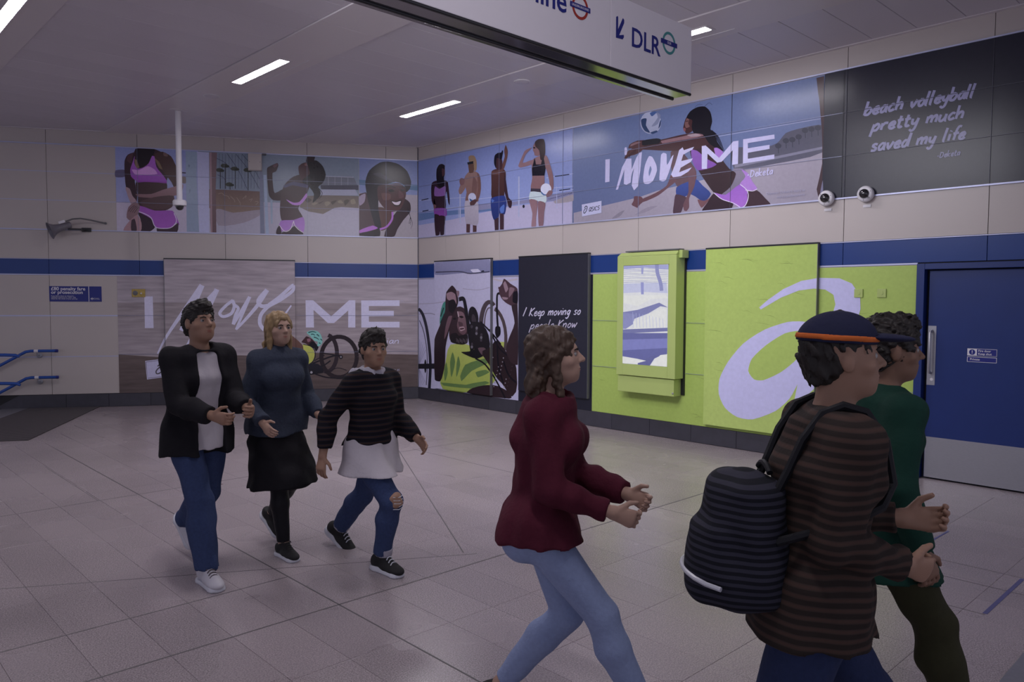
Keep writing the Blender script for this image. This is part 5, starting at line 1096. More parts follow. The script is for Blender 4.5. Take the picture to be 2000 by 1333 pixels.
["o","b7b6da",0,"f",0,[6800,1384,6810,1367,6820,1330,6822,1277,6812,1224,6800,1185]]]],"j2":["R",0.052,[["b","9fb560","a6ba68","f",0,[5550,235,6856,235,6856,2245,5550,2245]],
["c","7d8e4a",0,"f",0,[5769,1930,5806,1925,5843,1922,5881,1908,5918,1895,5918,1895,5881,1911,5843,1927,5806,1928,5769,1930]],
["c","7d8e4a",0,"f",0,[5736,579,5806,589,5875,567,5944,563,6014,552,6014,552,5944,565,5875,571,5806,591,5736,579]],
["c","7d8e4a",0,"f",0,[6151,1431,6212,1422,6273,1417,6334,1405,6395,1398,6395,1398,6334,1407,6273,1420,6212,1424,6151,1431]],
["c","7d8e4a",0,"f",0,[6466,2075,6502,2080,6539,2074,6575,2048,6611,2054,6611,2054,6575,2050,6539,2077,6502,2081,6466,2075]],
["c","7d8e4a",0,"f",0,[5562,1321,5625,1326,5688,1320,5752,1314,5815,1284,5815,1284,5752,1317,5688,1326,5625,1329,5562,1321]],
["c","7d8e4a",0,"f",0,[6001,2120,6050,2117,6099,2103,6148,2085,6197,2079,6197,2079,6148,2087,6099,2109,6050,2120,6001,2120]],
["c","7d8e4a",0,"f",0,[5665,885,5748,871,5831,865,5913,862,5996,857,5996,857,5913,865,5831,870,5748,874,5665,885]],
["c","7d8e4a",0,"f",0,[6418,1841,6449,1846,6479,1844,6510,1819,6540,1815,6540,1815,6510,1821,6479,1848,6449,1848,6418,1841]],
["c","7d8e4a",0,"f",0,[5904,869,5976,858,6049,852,6122,853,6194,846,6194,846,6122,855,6049,856,5976,860,5904,869]],
["c","7d8e4a",0,"f",0,[5665,1881,5711,1877,5757,1880,5802,1858,5848,1842,5848,1842,5802,1860,5757,1883,5711,1878,5665,1881]],
["c","7d8e4a",0,"f",0,[6368,639,6422,630,6476,631,6529,605,6583,611,6583,611,6529,608,6476,637,6422,633,6368,639]],
["c","7d8e4a",0,"f",0,[5947,2117,6020,2116,6093,2115,6166,2098,6239,2091,6239,2091,6166,2100,6093,2118,6020,2118,5947,2117]],
["c","7d8e4a",0,"f",0,[6426,2067,6476,2054,6525,2057,6575,2053,6624,2051,6624,2051,6575,2055,6525,2063,6476,2057,6426,2067]],
["c","7d8e4a",0,"f",0,[6467,1764,6538,1758,6608,1755,6679,1733,6749,1719,6749,1719,6679,1736,6608,1760,6538,1760,6467,1764]],
["c","7d8e4a",0,"f",0,[5785,816,5832,818,5879,819,5926,798,5973,786,5973,786,5926,801,5879,824,5832,821,5785,816]],
["c","7d8e4a",0,"f",0,[5788,587,5861,595,5935,587,6008,574,6081,575,6081,575,6008,576,5935,591,5861,596,5788,587]],
["c","7d8e4a",0,"f",0,[5616,2098,5675,2087,5735,2087,5794,2059,5853,2062,5853,2062,5794,2061,5735,2091,5675,2089,5616,2098]],
["c","7d8e4a",0,"f",0,[6004,1560,6044,1548,6083,1553,6123,1535,6163,1527,6163,1527,6123,1537,6083,1556,6044,1550,6004,1560]],
["c","7d8e4a",0,"f",0,[6155,1346,6238,1332,6320,1334,6403,1330,6486,1322,6486,1322,6403,1332,6320,1339,6238,1334,6155,1346]],
["c","7d8e4a",0,"f",0,[6494,817,6544,811,6595,806,6646,800,6696,786,6696,786,6646,802,6595,810,6544,813,6494,817]],
["c","7d8e4a",0,"f",0,[5686,968,5719,958,5753,960,5786,942,5819,934,5819,934,5786,944,5753,964,5719,960,5686,968]],
["c","7d8e4a",0,"f",0,[6164,1688,6226,1675,6288,1677,6350,1666,6412,1651,6412,1651,6350,1668,6288,1682,6226,1677,6164,1688]],
["c","7d8e4a",0,"f",0,[5791,563,5837,553,5883,551,5928,545,5974,543,5974,543,5928,547,5883,554,5837,555,5791,563]],
["c","7d8e4a",0,"f",0,[6289,1518,6323,1505,6358,1501,6392,1490,6427,1474,6427,1474,6392,1493,6358,1506,6323,1507,6289,1518]],
["o","b7b6da",0,"f",0,[6225,1590,6325,1673,6497,1787,6692,1870,6856,1895,6856,757,6630,521,6689,851,6847,1127,6849,1243,6856,1251,6856,1787,6830,1789,6666,1770,6470,1695,6244,1568]],
["o","b7b6da",0,"f",1,[6725,1449,6800,1423,6842,1353,6845,1258,6799,1114,6738,950,6675,784,6594,631,6442,484,6175,362,5988,366,5832,454,5750,603,5756,779,5859,977,6045,1192,6297,1353,6557,1441]],
["o","9fb560",0,"f",1,[6678,1351,6745,1326,6766,1255,6733,1142,6635,1024,6484,900,6292,803,6183,803,6111,891,6151,1028,6319,1188,6526,1319]]]],"scr":["R",0.205,[["b","cfcfee",0,"f",0,[4487,882,5147,882,5147,2085,4487,2085]],
["p","9a9cc8",0,"f",0,[4487,2085,4730,2085,5147,2081,5147,2026,4809,2056,4487,2044]],
["p","ffffff",0,"f",0,[4487,1939,4487,1999,4810,2020,5147,1944,5147,1846,4812,1892,4488,1882]],
["p","b6b8dd",0,"f",0,[4487,1868,5121,1873,5140,1748,4814,1763,4487,1751]],
["p","8486b4",0,"f",0,[4957,2085,4957,2075,5009,2074,5008,2085]],
["p","8486b4",0,"f",0,[4957,2075,4959,2047,5010,2048,5009,2074]],
["p","8486b4",0,"f",0,[4959,2047,4961,2016,5012,2018,5010,2048]],
["p","8486b4",0,"f",0,[4961,2016,4967,1984,5017,1991,5012,2018]],
["p","8486b4",0,"f",0,[4967,1984,4977,1954,5026,1965,5017,1991]],
["p","8486b4",0,"f",0,[4977,1954,4990,1924,5038,1937,5026,1965]],
["p","8486b4",0,"f",0,[4990,1924,5002,1896,5051,1908,5038,1937]],
["p","8486b4",0,"f",0,[5002,1896,5012,1870,5061,1879,5051,1908]],
["p","8486b4",0,"f",0,[5012,1870,5019,1843,5069,1850,5061,1879]],
["p","8486b4",0,"f",0,[5019,1843,5024,1816,5074,1821,5069,1850]],
["p","8486b4",0,"f",0,[5024,1816,5027,1791,5078,1796,5074,1821]],
["p","8486b4",0,"f",0,[5027,1791,5030,1774,5081,1778,5078,1796]],
["p","8a8cc0",0,"f",0,[4750,1879,4795,1878,4797,1735,4758,1735]],
["p","9496c4",0,"f",0,[4753,2076,4791,2075,4784,1978,4758,1979]],
["p","ffffff",0,"f",0,[4490,1721,5107,1727,5147,1699,5147,1691,4903,1678,4711,1591,4492,1633]],
["p","7476a6",0,"f",0,[4487,1517,4711,1548,5024,1636,5147,1582,5147,1581,5042,1594,4871,1507,4641,1431,4487,1400]],
["p","8082b0",0,"f",0,[4487,1514,4676,1489,4642,1373,4533,1311,4487,1310]],
["p","ffffff",0,"f",0,[4642,1402,5042,1566,5126,1566,5121,1385,5114,1342,4643,1314]],
["p","6a6c9c",0,"f",0,[4487,1303,5147,1343,5147,1301,4487,1251]],
["p","5c5e96",0,"f",0,[4487,1258,5147,1280,5147,1032,5035,1001,4881,928,4703,953,4487,971]],
["p","7476b2",0,"f",0,[4487,1177,5147,1217,5147,1105,4487,1044]],
["p","5a5c90",0,"f",0,[4722,882,4721,911,4914,994,5000,1013,4901,882]],
["p","f4f4ff",0,"f",0,[4487,949,4487,963,4703,953,4845,936,4704,895,4488,885]],
["p","f4f4ff",0,"f",0,[4916,894,5052,1016,5147,1031,5147,889,4916,887]],
["p","8c8ebc",0,"f",0,[4487,2069,4532,2066,4532,2071,4487,2074]],
["p","8c8ebc",0,"f",0,[4532,2066,4619,2060,4620,2064,4532,2071]],
["p","8c8ebc",0,"f",0,[4619,2060,4717,2053,4717,2057,4620,2064]],
["p","8c8ebc",0,"f",0,[4717,2053,4809,2047,4810,2051,4717,2057]],
["p","8c8ebc",0,"f",0,[4809,2047,4903,2040,4904,2044,4810,2051]],
["p","8c8ebc",0,"f",0,[4903,2040,5003,2033,5003,2038,4904,2044]],
["p","8c8ebc",0,"f",0,[5003,2033,5091,2027,5091,2032,5003,2038]],
["p","8c8ebc",0,"f",0,[5091,2027,5147,2024,5147,2028,5091,2032]],
["p","8c8ebc",0,"f",0,[4487,2046,4532,2042,4533,2046,4487,2050]],
["p","8c8ebc",0,"f",0,[4532,2042,4620,2034,4620,2039,4533,2046]],
["p","8c8ebc",0,"f",0,[4620,2034,4717,2026,4718,2031,4620,2039]],
["p","8c8ebc",0,"f",0,[4717,2026,4810,2020,4810,2024,4718,2031]],
["p","8c8ebc",0,"f",0,[4810,2020,4904,2014,4904,2018,4810,2024]],
["p","8c8ebc",0,"f",0,[4904,2014,5003,2009,5003,2014,4904,2018]],
["p","8c8ebc",0,"f",0,[5003,2009,5091,2005,5091,2010,5003,2014]],
["p","8c8ebc",0,"f",0,[5091,2005,5147,2003,5147,2007,5091,2010]],
["p","8c8ebc",0,"f",0,[4487,2023,4533,2021,4533,2025,4487,2027]],
["p","8c8ebc",0,"f",0,[4533,2021,4620,2016,4620,2020,4533,2025]],
["p","8c8ebc",0,"f",0,[4620,2016,4718,2011,4718,2015,4620,2020]],
["p","8c8ebc",0,"f",0,[4718,2011,4810,2005,4810,2010,4718,2015]],
["p","8c8ebc",0,"f",0,[4810,2005,4904,1999,4904,2003,4810,2010]],
["p","8c8ebc",0,"f",0,[4904,1999,5004,1992,5004,1996,4904,2003]],
["p","8c8ebc",0,"f",0,[5004,1992,5092,1986,5092,1990,5004,1996]],
["p","8c8ebc",0,"f",0,[5092,1986,5147,1982,5147,1986,5092,1990]],
["p","8c8ebc",0,"f",0,[4487,1999,4533,1996,4533,2001,4487,2004]],
["p","8c8ebc",0,"f",0,[4533,1996,4620,1990,4621,1995,4533,2001]],
["p","8c8ebc",0,"f",0,[4620,1990,4718,1984,4718,1988,4621,1995]],
["p","8c8ebc",0,"f",0,[4718,1984,4811,1978,4811,1983,4718,1988]],
["p","8c8ebc",0,"f",0,[4811,1978,4904,1973,4905,1977,4811,1983]],
["p","8c8ebc",0,"f",0,[4904,1973,5004,1968,5004,1972,4905,1977]],
["p","8c8ebc",0,"f",0,[5004,1968,5092,1964,5092,1968,5004,1972]],
["p","8c8ebc",0,"f",0,[5092,1964,5147,1961,5147,1965,5092,1968]],
["p","8c8ebc",0,"f",0,[4487,1976,4533,1975,4533,1979,4487,1981]],
["p","8c8ebc",0,"f",0,[4533,1975,4621,1972,4621,1976,4533,1979]],
["p","8c8ebc",0,"f",0,[4621,1972,4718,1968,4718,1973,4621,1976]],
["p","8c8ebc",0,"f",0,[4718,1968,4811,1964,4811,1968,4718,1973]],
["p","8c8ebc",0,"f",0,[4811,1964,4905,1958,4905,1962,4811,1968]],
["p","8c8ebc",0,"f",0,[4905,1958,5004,1951,5004,1955,4905,1962]],
["p","8c8ebc",0,"f",0,[5004,1951,5092,1945,5093,1949,5004,1955]],
["p","8c8ebc",0,"f",0,[5092,1945,5147,1941,5147,1945,5093,1949]],
["p","8c8ebc",0,"f",0,[4487,1953,4534,1951,4534,1955,4487,1957]],
["p","8c8ebc",0,"f",0,[4534,1951,4621,1946,4621,1951,4534,1955]],
["p","8c8ebc",0,"f",0,[4621,1946,4719,1941,4719,1946,4621,1951]],
["p","8c8ebc",0,"f",0,[4719,1941,4811,1937,4811,1941,4719,1946]],
["p","8c8ebc",0,"f",0,[4811,1937,4905,1932,4905,1936,4811,1941]],
["p","8c8ebc",0,"f",0,[4905,1932,5005,1927,5005,1931,4905,1936]],
["p","8c8ebc",0,"f",0,[5005,1927,5093,1922,5093,1927,5005,1931]],
["p","8c8ebc",0,"f",0,[5093,1922,5147,1920,5147,1924,5093,1927]],
["p","8c8ebc",0,"f",0,[4487,1930,4534,1929,4534,1934,4487,1934]],
["p","8c8ebc",0,"f",0,[4534,1929,4622,1928,4621,1932,4534,1934]],
["p","8c8ebc",0,"f",0,[4622,1928,4719,1926,4719,1930,4621,1932]],
["p","8c8ebc",0,"f",0,[4719,1926,4811,1923,4812,1927,4719,1930]],
["p","8c8ebc",0,"f",0,[4811,1923,4905,1917,4906,1921,4812,1927]],
["p","8c8ebc",0,"f",0,[4905,1917,5005,1910,5005,1914,4906,1921]],
["p","8c8ebc",0,"f",0,[5005,1910,5093,1903,5093,1907,5005,1914]],
["p","8c8ebc",0,"f",0,[5093,1903,5147,1899,5147,1903,5093,1907]],
["p","8c8ebc",0,"f",0,[4487,1906,4534,1905,4534,1909,4487,1911]],
["p","8c8ebc",0,"f",0,[4534,1905,4622,1902,4622,1907,4534,1909]],
["p","8c8ebc",0,"f",0,[4622,1902,4719,1899,4719,1903,4622,1907]],
["p","8c8ebc",0,"f",0,[4719,1899,4812,1895,4812,1900,4719,1903]],
["p","8c8ebc",0,"f",0,[4812,1895,4906,1891,4906,1895,4812,1900]],
["p","8c8ebc",0,"f",0,[4906,1891,5005,1886,5006,1890,4906,1895]],
["p","8c8ebc",0,"f",0,[5005,1886,5094,1881,5094,1885,5006,1890]],
["p","8c8ebc",0,"f",0,[5094,1881,5147,1878,5147,1882,5094,1885]],
["p","8c8ebc",0,"f",0,[4487,1883,4535,1883,4535,1888,4487,1888]],
["p","8c8ebc",0,"f",0,[4535,1883,4622,1884,4622,1888,4535,1888]],
["p","8c8ebc",0,"f",0,[4622,1884,4720,1883,4720,1888,4622,1888]],
["p","8c8ebc",0,"f",0,[4720,1883,4812,1881,4812,1886,4720,1888]],
["p","8c8ebc",0,"f",0,[4812,1881,4906,1876,4906,1880,4812,1886]],
["p","8c8ebc",0,"f",0,[4906,1876,5006,1869,5006,1873,4906,1880]],
["p","8c8ebc",0,"f",0,[5006,1869,5094,1862,5094,1866,5006,1873]],
["p","8c8ebc",0,"f",0,[5094,1862,5147,1857,5147,1862,5094,1866]],
["p","a6a8d4",[5.4,5.4],"s",1,[4640,1518,4652,1329]],
["p","a6a8d4",[5.4,5.4],"s",1,[4690,1510,4702,1331]],
["p","a6a8d4",[5.3,5.3],"s",1,[4741,1502,4752,1332]],
["p","a6a8d4",[5.3,5.3],"s",1,[4790,1494,4802,1333]],
["p","a6a8d4",[5.3,5.3],"s",1,[4840,1486,4851,1335]],
["p","a6a8d4",[5.2,5.2],"s",1,[4889,1479,4900,1336]],
["p","a6a8d4",[5.2,5.2],"s",1,[4938,1471,4948,1338]],
["p","a6a8d4",[5.1,5.1],"s",1,[4986,1463,4997,1339]],
["p","a6a8d4",[5.1,5.1],"s",1,[5034,1456,5044,1340]],
["p","a6a8d4",[5.1,5.1],"s",1,[5081,1448,5092,1342]]]]}''')
# ================================================================== ROOM
HC = 4.18
# ---- floor
fl = MB(); fl.V = [(-5, -3, -.004), (AX+.25, -3, -.004), (AX+.25, CY+.1, -.004), (2.586, 13.6, -.004), (-5, 18.0, -.004)]; fl.F = [(0, 1, 2, 3, 4)]
fl.V += [(x, y, -.15) for x, y, z in fl.V]; fl.F += [(9, 8, 7, 6, 5)]+[(i, i+5, (i+1) % 5+5, (i+1) % 5) for i in range(5)]
floor = fl.build('floor', m_floor); tag(floor, 'speckled pinkish grey terrazzo tile floor of the concourse', kind='structure')
Dl = Vector((-math.sin(math.radians(60)), .5, 0)); Nl = Vector((-.5, -math.sin(math.radians(60)), 0)); P0 = Vector((AX, CY, 0))
def L2W(s, off, z=0): return P0+Dl*s+Nl*off+Vector((0, 0, z))
def in_mat(x, y):
    v = Vector((x, y, 0))-P0; s = v.dot(Dl); o = v.dot(Nl); return s > 4.86 and o < 2.96
TW, TL = .2945, .583
tile_me = {}
def tile_mesh(w, l):
    g = .0008; c = .0008
    b = MB(); x0, x1, y0, y1 = g, w-g, g, l-g
    b.V = [(x0, y0, -.0038), (x1, y0, -.0038), (x1, y1, -.0038), (x0, y1, -.0038), (x0, y0, -c), (x1, y0, -c), (x1, y1, -c), (x0, y1, -c), (x0+c, y0+c, 0), (x1-c, y0+c, 0), (x1-c, y1-c, 0), (x0+c, y1-c, 0)]
    b.F = [(0, 1, 5, 4), (1, 2, 6, 5), (2, 3, 7, 6), (3, 0, 4, 7), (4, 5, 9, 8), (5, 6, 10, 9), (6, 7, 11, 10), (7, 4, 8, 11), (8, 9, 10, 11)]
    me = mesh('floor_tile', b.V, b.F); me.materials.append(m_floor); return me
tm = tile_mesh(TW, TL); cand = []
for i in range(-24, 19):
    for j in range(-12, 24):
        x = 2.14+i*TW; y = 4.18+j*TL; ok = True; vis = False
        for dx, dy in ((0, 0), (TW, 0), (0, TL), (TW, TL), (TW/2, TL/2)):
            X, Y = x+dx, y+dy
            if X > AX-.015 or (Vector((X, Y, 0))-P0).dot(Nl) < .015 or in_mat(X, Y): ok = False; break
            d = Vector((X, Y, -EYE)); dep = d.dot(fw)
            if dep > .3:
                px = 1000+1500*d.dot(r2)/dep; py = 666-1500*d.dot(u2)/dep
                if -60 < px < 2060 and py < 1420: vis = True
        if ok and X > -1.5 and Y > -1: cand.append((not vis, (x+TW/2)**2+(y+TL/2)**2, x, y))
cand.sort()
rest = MB()
for n, (nv, d, x, y) in enumerate(cand):
    if n < 300 and not nv:
        o = bpy.data.objects.new('floor_tile', tm); C.objects.link(o); o.parent = floor; o.location = (x, y, 0)
    else:
        k = len(rest.V); rest.V += [(v.co.x+x, v.co.y+y, v.co.z) for v in tm.vertices]; rest.F += [tuple(k+q for q in p.vertices) for p in tm.polygons]
ro = add_mesh('distant_floor_tiles', mesh('distant_floor_tiles', rest.V, rest.F), m_floor, floor); ro['kind'] = 'stuff'
# movement joints and marks in the floor
m_joint = mat('dark_floor_joint', (.11, .10, .105), .6, noise=.1)
def strip(a, b, w, z0, z1, name, m, parent):
    a = Vector((*a, 0)); b = Vector((*b, 0)); d = (b-a).normalized(); n = Vector((-d.y, d.x, 0))*w/2
    s = MB(); q = [a-n, b-n, b+n, a+n]; s.V = [(p.x, p.y, z0) for p in q]+[(p.x, p.y, z1) for p in q]
    s.F = [(0, 3, 2, 1), (4, 5, 6, 7), (0, 1, 5, 4), (1, 2, 6, 5), (2, 3, 7, 6), (3, 0, 4, 7)]
    return s.build(name, m, parent)
for a, b, w in (((2.14, -1), (2.14, 9.6), .009), ((5.04, -1), (5.04, 6.9), .007), ((.4, 4.18), (2.14, 4.18), .008), ((.2, 3.605), (7.70, 3.605), .009), ((4.94, 7.05), (3.19, 3.81), .008),
                ((.85, 5.11), (3.24, 3.73), .006), ((1.1, 6.83), (7.7, 6.85), .008), ((5.35, 1.79), (5.35, -.9), .006), ((4.567, 1.80), (4.567, 1.16), .006), ((1.83, 6.83), (1.83, 8.6), .005)):
    strip(a, b, w, -.003, .0006, 'expansion_joint', m_joint, floor)
m_tape = mat('faded_blue_tape', (.10, .10, .24), .6, noise=.3, scale=60)
t = empty('floor_tape', (5.0, 1.2, 0), label='faded blue tape outline stuck on the floor near the blue door', cat='tape')
for a, b, w in (((4.58, 1.165), (5.33, 1.165), .022), ((5.5, 1.80), (6.06, 1.79), .014)):
    o = strip(a, b, w, .0008, .0016, 'tape_strip', m_tape, t); o.matrix_parent_inverse = t.matrix_world.inverted() if False else Matrix.Translation((-5.0, -1.2, 0))
# metal threshold at the near right
t = empty('threshold_strip', (3.6, .8, 0), label='metal threshold channel set in the floor at the near right corner', cat='threshold')
b = MB(); b.box(-.1, -.06, 0, 3.9, .10, .006); b.build('plate', m_steel, t, bevel=.001)
b = MB(); b.box(-.1, -.02, .0065, 3.9, -.005, .010); b.box(-.1, -.055, .0065, 3.9, -.045, .010); b.build('rib', m_steel, t)
# ---- skirting, walls
def wall_bay(wname, wall, slo, shi, joints, rows, label, holes=()):
    M = WM[wall]
    wb_ = MB(); x = slo
    for (h0, h1, hz) in holes: wb_.box(x, -.25, 0, h0, -.014, HC+.25); wb_.box(h0, -.25, hz, h1, -.014, HC+.25); wb_.box(h0, -.25, 0, h1, -.12, hz); x = h1
    w = wb_.box(x, -.25, 0, shi, -.014, HC+.25).build(wname, m_dark, None, mw=M); tag(w, label, kind='structure')
    for (z0, z1, kind) in rows:
        js = [slo]+[j for j in joints if slo < j < shi]+[shi]
        for a, b_ in zip(js[:-1], js[1:]):
            segs = [(a, b_)]
            for (h0, h1, hz) in holes:
                if z0 < hz-.01:
                    ns = []
                    for p, q in segs:
                        if q <= h0 or p >= h1: ns.append((p, q))
                        else:
                            if p < h0: ns.append((p, h0))
                            if q > h1: ns.append((h1, q))
                    segs = ns
            for p, q in segs:
                if q-p < .02: continue
                pb = MB().box(0, 0, 0, q-p-.005, .0135, z1-z0-.005, ch=.0015)
                o = pb.build('blue_panel' if kind == 'b' else 'wall_panel', m_blueband if kind == 'b' else m_cream, w)
                o.matrix_world = M @ Matrix.Translation((p+.0025, -.0135, z0+.0025))
    return w
ROWS = [(.2, .775, 'c'), (.775, 1.397, 'c'), (1.397, 2.008, 'c'), (2.022, 2.247, 'b'), (2.255, 2.685, 'c'), (2.692, 3.128, 'c'), (3.128, 3.555, 'c'), (3.555, 3.958, 'c'), (3.966, HC-.004, 'c')]
JR = [.727+1.2735*i for i in range(12)]
JL = [.527+1.2545*i for i in range(9)]
wr = wall_bay('wall_right', 'R', 0, 13.4, JR, ROWS, 'long right wall of cream enamel panels with blue band', holes=((7.80, 8.93, 2.012),))
wl = wall_bay('wall_left', 'L', 0, 9.6, JL, ROWS, 'far left wall of cream enamel panels with blue band')
def trimbar(n, wall, s0, s1, z, h, d, m=None, par=None):
    b = MB().box(s0, -.002, z-h/2, s1, d, z+h/2); o = b.build(n, m or m_alu, par, mw=WM[wall]); return o
k = 0
for wall, L_, par in (('R', 13.4, wr), ('L', 9.6, wl)):
    for z, h, d in ((2.015, .016, .006), (2.251, .008, .005), (2.689, .014, .016), (3.962, .014, .016)):
        if wall == 'R' and z == 2.015:
            trimbar('trim_rail', wall, 0, 7.80, z, h, d, par=par); trimbar('trim_rail', wall, 8.93, L_, z, h, d, par=par)
        else: trimbar('trim_rail', wall, 0, L_, z, h, d, par=par)
for z, h in ((1.397, .018), (.775, .011)): trimbar('trim_rail', 'L', 4.612, 9.6, z, h, .004, par=wl)
for z, h in ((3.128, .008), (3.555, .008)):
    trimbar('trim_rail', 'L', 4.6, 9.6, z, h, .004, par=wl)
m_joint2 = mat('panel_joint_line', (.30, .32, .48), .35, metal=.3, noise=.2, scale=14)
m_joint3 = mat('panel_joint_dark', (.07, .07, .10), .35, metal=.3, noise=.2, scale=14)
for z in (3.128, 3.555):
    trimbar('joint_line', 'L', .0, 4.6, z, .0035, .0122, m_joint2, wl); trimbar('joint_line', 'R', 0, 7.06, z-.02, .0035, .0122, m_joint2, wr); trimbar('joint_line', 'R', 7.06, 12.6, z-.02, .0035, .0122, m_joint3, wr)
for z in (1.40, .80):
    trimbar('joint_line', 'L', 0.0, 1.97, z, .003, .0122, m_joint2, wl); trimbar('joint_line', 'L', 3.94, 4.61, z, .003, .0122, m_joint2, wl)
    trimbar('joint_line', 'R', 3.83, 7.8, z, .003, .0122, m_joint2, wr)
for s in JR[:10]: MB().box(s-.0016, 0, 2.70, s+.0016, .0122, 3.955).build('joint_line', m_joint3 if s > 5 else m_joint2, wr, mw=MR)
for s in JL[:4]: MB().box(s-.0014, 0, 2.70, s+.0014, .0122, 3.955).build('joint_line', m_joint2, wl, mw=ML)
def skirting(nm, wall, L_, w, label, gaps=()):
    e = empty(nm, label=label, kind='structure'); e.matrix_world = WM[wall]
    x = 0
    while x < L_:
        if not any(g0 <= x < g1 for g0, g1 in gaps):
            x1 = min(x+w, L_)
            for g0, g1 in gaps:
                if x < g0 < x1: x1 = g0
            o = MB().box(.0015, 0, 0, x1-x-.0015, .012, .197, ch=.002).build('skirting_tile', m_skirt, e); o.location = (x, 0, 0)
        x += w
        for g0, g1 in gaps:
            if g0 <= x < g1 and x-w < g0: x = g1
    return e
skirting('baseboard_right', 'R', 13.2, .5955, 'dark stone skirting tiles under the right wall', gaps=((7.80, 8.93),))
bl = skirting('baseboard_left', 'L', 5.95, .595, 'dark stone skirting tiles under the far left wall')
# skirting follows the stairs down beyond the mat
o = MB().prism([(5.952, 0), (5.952, .197), (5.99, .197), (8.2, -1.05), (8.2, -1.25)], 0, .012).build('sloping_skirting', m_skirt, bl, mw=ML)
# ---- ceiling
cl = MB(); pts = [(-5, -3), (AX+.2, -3), (AX+.2, CY+.1), (2.586, 13.6), (-5, 18.0)]
cl.V = [(x, y, HC+.02) for x, y in pts]+[(x, y, HC+.12) for x, y in pts]; cl.F = [(4, 3, 2, 1, 0), (5, 6, 7, 8, 9)]+[(i, (i+1) % 5, (i+1) % 5+5, i+5) for i in range(5)]
ceil = cl.build('ceiling', m_ceil); tag(ceil, 'white metal plank ceiling with flush lighting strips', kind='structure')
BX = [-3.25, -.86, 1.53, 3.92, 6.27]; BWH = .31
def yclip(x): return CY+(AX-x)*math.tan(math.radians(30)) # the left wall line
for k, bx in enumerate(BX):
    x0, x1 = bx-BWH, bx+BWH; ya, yb = yclip(x0)+.02, yclip(x1)+.02
    seg = [-3, -.9, 2.72, 6.34, 9.96, 13.58]
    # beam cover in plates
    for a, b_ in zip(seg[:-1], seg[1:]):
        if a > ya: continue
        q = MB(); xa, xb = x0, x1; t0, t1 = min(b_, ya), min(b_, yb); s0, s1 = a+.003, a+.003
        if t1 <= s1+.05: continue
        q.V = [(xa, s0, HC-.012), (xb, s1, HC-.012), (xb, t1, HC-.012), (xa, t0, HC-.012), (xa-.0, s0, HC+.02), (xb, s1, HC+.02), (xb, t1, HC+.02), (xa, t0, HC+.02)]
        q.F = [(3, 2, 1, 0), (0, 1, 5, 4), (1, 2, 6, 5), (2, 3, 7, 6), (3, 0, 4, 7), (4, 5, 6, 7)]
        q.build('lighting_strip_cover', m_beam, ceil, bevel=.003)
edges = [(-5.0, BX[0]-BWH)]+[(BX[i]+BWH, BX[i+1]-BWH) for i in range(4)]+[(BX[4]+BWH, AX-.045)]
PW = .405
for bi, (x0, x1) in enumerate(edges):
    y = -1.78 if bi < 5 else -1.78
    if bi < 2: # out of view: one sheet
        q = MB(); q.V = [(x0, -3, HC), (x1, -3, HC), (x1, yclip(x1), HC), (x0, yclip(x0), HC)]; q.V += [(a, b_, HC+.02) for a, b_, c in q.V]; q.F = [(3, 2, 1, 0), (4, 5, 6, 7), (0, 1, 5, 4), (2, 3, 7, 6)]; q.build('ceiling_sheet', m_ceil, ceil); continue
    while y < yclip(x0):
        R_ = [(x0+.003, y), (x1-.003, y), (x1-.003, y+PW-.004), (x0+.003, y+PW-.004)]; P_ = []
        for a, b_ in zip(R_[-1:]+R_[:-1], R_): # keep the side of the left wall that is in the room
            fa, fb = yclip(a[0])+.01-a[1], yclip(b_[0])+.01-b_[1]
            if (fa >= 0) != (fb >= 0): t_ = fa/(fa-fb); P_.append((a[0]+(b_[0]-a[0])*t_, a[1]+(b_[1]-a[1])*t_))
            if fb >= 0: P_.append(b_)
        if len(P_) < 3: y += PW; continue
        cxm = sum(p[0] for p in P_)/len(P_); cym = sum(p[1] for p in P_)/len(P_); q = MB(); k_ = len(P_)
        ins = [(p[0]+(.003 if p[0] < cxm else -.003), p[1]+(.003 if p[1] < cym else -.003)) for p in P_]
        q.V = [(*p, HC) for p in ins]+[(*p, HC+.003) for p in P_]+[(*p, HC+.016) for p in P_]
        q.F = [tuple(reversed(range(k_)))]+[(i_, (i_+1) % k_, (i_+1) % k_+k_, i_+k_) for i_ in range(k_)]+[(i_+k_, (i_+1) % k_+k_, (i_+1) % k_+2*k_, i_+2*k_) for i_ in range(k_)]
        q.build('ceiling_plank', m_ceil, ceil)
        y += PW
# edge angle along the right wall
MB().box(0, .0, HC-.008, 13.4, .05, HC+.004).build('trim_1', m_beam, None, mw=MR)['kind'] = 'structure'
bpy.data.objects['trim_1']['label'] = 'white angle trim where ceiling meets the right wall'
